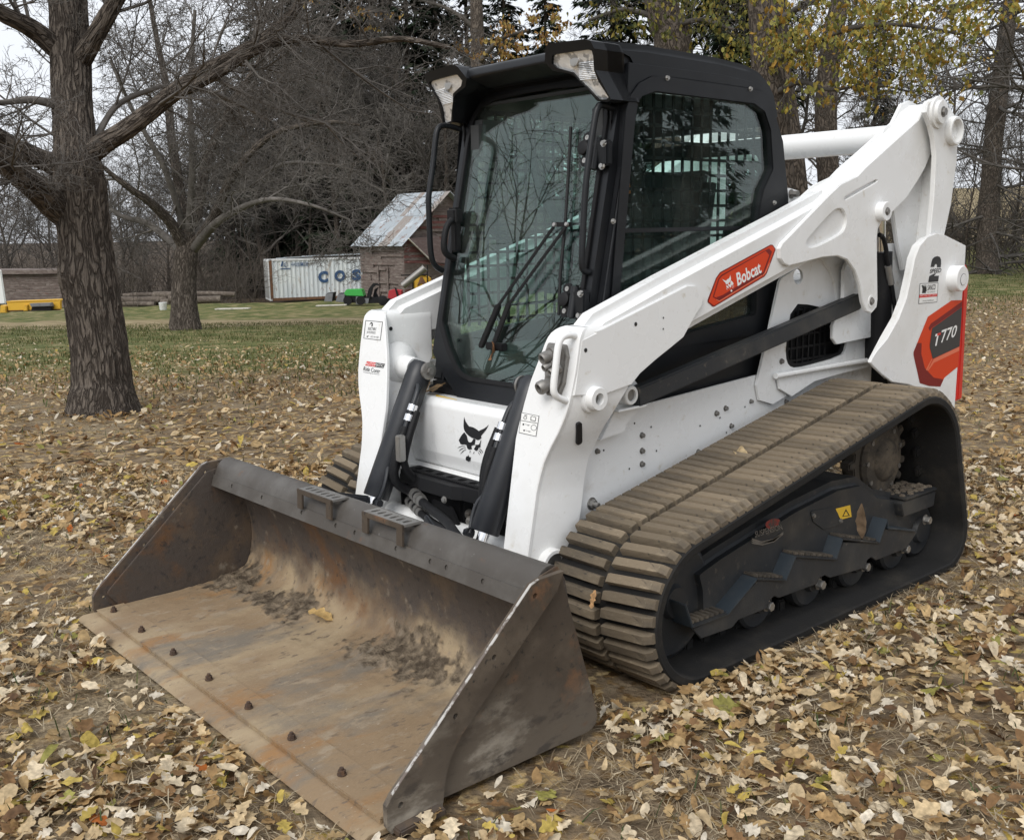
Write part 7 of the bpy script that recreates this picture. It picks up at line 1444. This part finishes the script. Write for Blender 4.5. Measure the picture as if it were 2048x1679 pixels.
FP_, FD_, fpos, fsize, feul, fci, ftint = lmake(62000, 6.2, 22.0, 1.12, 1)
FARL = [leaf_template(k, s, 4) for k, s in KINDS]
LF_ = scatter('fallen_leaves', FARL, fpos, fsize, feul, ftint); tag(LF_, 'carpet of fallen leaves stretching back to the lawn', 'leaves', None, 'stuff')
P, D_, pos, size, eul, ci, tint = lmake(31000, 1.9, 6.4, .93, 2, 160); n = len(P)
which = np.arange(n) % len(LT)
Zc = (pos-CP)@_F; uu_ = 1024+FPX*((pos-CP)@CR)/Zc; vv_ = PV-FPX*((pos-CP)@CU)/Zc
# what the loader hides from view cannot count among the largest leaves
vis = (uu_ > 0) & (uu_ < 2048) & (vv_ < 1679) & ~((P[:, 0] < .36) & (np.abs(P[:, 1]) < .99) & (P[:, 0] > -2)) & ~((P[:, 1] < -.9) & (uu_ > 560))
order = np.argsort(np.where(vis, size/Zc, 0))[::-1][:300]; sel = np.zeros(n, bool); sel[order] = True
LME = []
for (V, Q), (k, s) in zip([leaf_template(k, s, 23) for k, s in KINDS], KINDS): LME.append(np_mesh('leaf', V, Q)); LME[-1].materials.append(M['leafo'])
KW = {'oak': 'lobed', 'maple': 'pointed star shaped', 'oval': 'oval', 'long': 'long narrow'}
for i in order:
    k = KINDS[which[i]][0]; o = bpy.data.objects.new('fallen_leaf', LME[which[i]]); COL.objects.link(o); o.location = pos[i]; o.rotation_euler = eul[i]; o.scale = (size[i],)*3; o.color = (*np.clip(tint[i], 0, 1), 1)
    tag(o, '%s %s leaf lying on the ground in the foreground' % (LNAME[ci[i]], KW[k]), 'leaf', 'fallen leaves in the foreground')
rest = ~sel; tm_ = [LT[j] for j in range(len(LT))]
ri = np.where(rest)[0]; ri = ri[np.argsort(which[ri], kind='stable')]
def scatter_which(name, idx):
    Vs = scatter.__globals__; o = None; cnts = [np.sum(which[idx] == k) for k in range(len(LT))]
    m = min(c for c in cnts); 
    grp = [idx[which[idx] == k][:m] for k in range(len(LT))]; ordd = np.stack(grp, 1).ravel()
    return scatter(name, LT, pos[ordd], size[ordd], eul[ordd], tint[ordd])
LO_ = scatter_which('fallen_leaves', ri); tag(LO_, 'carpet of pale and brown fallen leaves over the yard', 'leaves', None, 'stuff')
# single leaves resting on the loader
def lone(k, p, e_, sc, c, label):
    o = bpy.data.objects.new('fallen_leaf', LME[k]); COL.objects.link(o); o.location = p; o.rotation_euler = e_; o.scale = (sc,)*3; o.color = (*c, 1); tag(o, label, 'leaf'); return o
pb = CP+ray(645, 1240)*((.045-CP[2])/ray(645, 1240)[2]); lone(0, pb+np.array((0, 0, .014)), (.15, .25, 2.2), .115, (.58, .40, .17), 'golden tan leaf lying alone on the bucket floor')
pw = dpt(430, 1690, .045); lone(8, pw, (1.3, .2, .5), .11, (.24, .12, .06), 'brown dead leaf caught under the wiper pivot')
pt = fy(.70).px('W', [(1478, 930)])[0]; lone(3, (pt[0], .72, pt[1]+.028), (.3, -.25, 1.2), .085, (.50, .38, .22), 'buff leaf resting in the middle groove of the near track')
pt = fy(.90).px('W', [(1605, 945)])[0]; lone(1, (pt[0], .93, pt[1]+.022), (.5, .35, 2.2), .07, (.52, .42, .27), 'buff leaf on the outer tread of the near track')
pt = fy(.90).px('W', [(1713, 1035)])[0]; lone(5, (pt[0], .925, pt[1]-.01), (.3, 1.35, .5), .14, (.20, .14, .09), 'dead brown leaf standing upright on the track frame step')
lone(2, (-.04, -.34, .825), (.4, .2, 1.0), .10, (.40, .27, .15), 'tan leaf lodged below the door on the nose shelf')
lone(6, (.19, .77, .30), (.3, 1.1, .2), .06, (.58, .34, .16), 'small orange tan leaf stuck in the front of the near track')
# grass
def blades(name, label, n, dmin, dmax, L, wd, cols, lean, seed, mask=None, dens=.8):
    rg = np.random.default_rng(seed); d = np.sqrt(rg.uniform(dmin**2, dmax**2, n)); u = rg.uniform(-260, 2320, n); l = (u-1024)/FPX*d
    P = CP[None, :2]+d[:, None]*FH[None, :2]+l[:, None]*RH[None, :2]; x, y = P[:, 0], P[:, 1]
    ok = ~((x > .36) & (x < 1.24) & (np.abs(y) < 1.02)) & ~((x > -1.98) & (x < .22) & (np.abs(np.abs(y)-.77) < .24))
    nz = np.array([mnoise.noise(Vector((a*1.6, b*1.6, seed))) for a, b in P]); ok &= nz+rg.normal(0, .25, n) > (1-2*dens)*.5
    if mask is not None: ok &= mask(d, u, rg)
    x, y = x[ok], y[ok]; m = len(x); z = ground_z(x, y)+.002; a = rg.uniform(0, 6.283, m); Ln = rg.uniform(*L, m); tl = rg.uniform(*lean, m)
    b = np.stack([x, y, z], -1); dv = np.stack([np.cos(a)*np.cos(tl), np.sin(a)*np.cos(tl), np.sin(tl)], -1); w = np.stack([-np.sin(a), np.cos(a), np.zeros(m)], -1)*wd
    mid = b+dv*Ln[:, None]*.55+np.array((0, 0, .006)); tip = b+dv*Ln[:, None]-np.array((0, 0, 1))*(Ln*.10)[:, None]
    V = np.stack([b-w, b+w, mid+w*.8, tip, mid-w*.8], 1).reshape(-1, 3); k = np.arange(m)[:, None]*5; Q = np.vstack([k+np.array([[0, 1, 2, 4]]), k+np.array([[4, 2, 3, 3]])])
    T3 = np.vstack([k+np.array([[0, 1, 2]]), k+np.array([[0, 2, 4]]), k+np.array([[4, 2, 3]])])
    me = np_mesh(name, V, T3); o = link(name, me, M['leafa']); c = np.array(cols)[rg.integers(0, len(cols), m)]*rg.uniform(.75, 1.2, (m, 1)); c5 = np.repeat(c, 5, 0)
    ca = me.color_attributes.new('tint', 'FLOAT_COLOR', 'POINT'); ca.data.foreach_set('color', np.hstack([c5, np.ones((len(c5), 1))]).astype(np.float32).ravel()); return tag(o, label, 'grass', None, 'stuff')
STRAW = [(.40, .32, .21), (.30, .23, .145), (.50, .42, .29), (.22, .165, .105)]
blades('dry_grass', 'matted straw coloured dry grass between the leaves', 90000, 1.9, 6.5, (.03, .10), .0015, STRAW, (-.02, .45), 5, dens=.62)
blades('green_grass', 'short green grass of the lawn behind', 70000, 8.0, 30.0, (.04, .10), .007, [(.095, .115, .035), (.13, .135, .045), (.075, .095, .03), (.22, .19, .09)], (.5, 1.4), 6, mask=lambda d, u, rg: (d+rg.normal(0, 1.5, len(d)) > np.where(u < 1100, 11.5, 17)), dens=.75)
blades('grass_tufts', 'few green tufts showing through the leaves', 16000, 2.2, 14.0, (.03, .08), .0024, [(.06, .085, .03), (.09, .105, .035)], (.3, 1.3), 7, dens=.30)
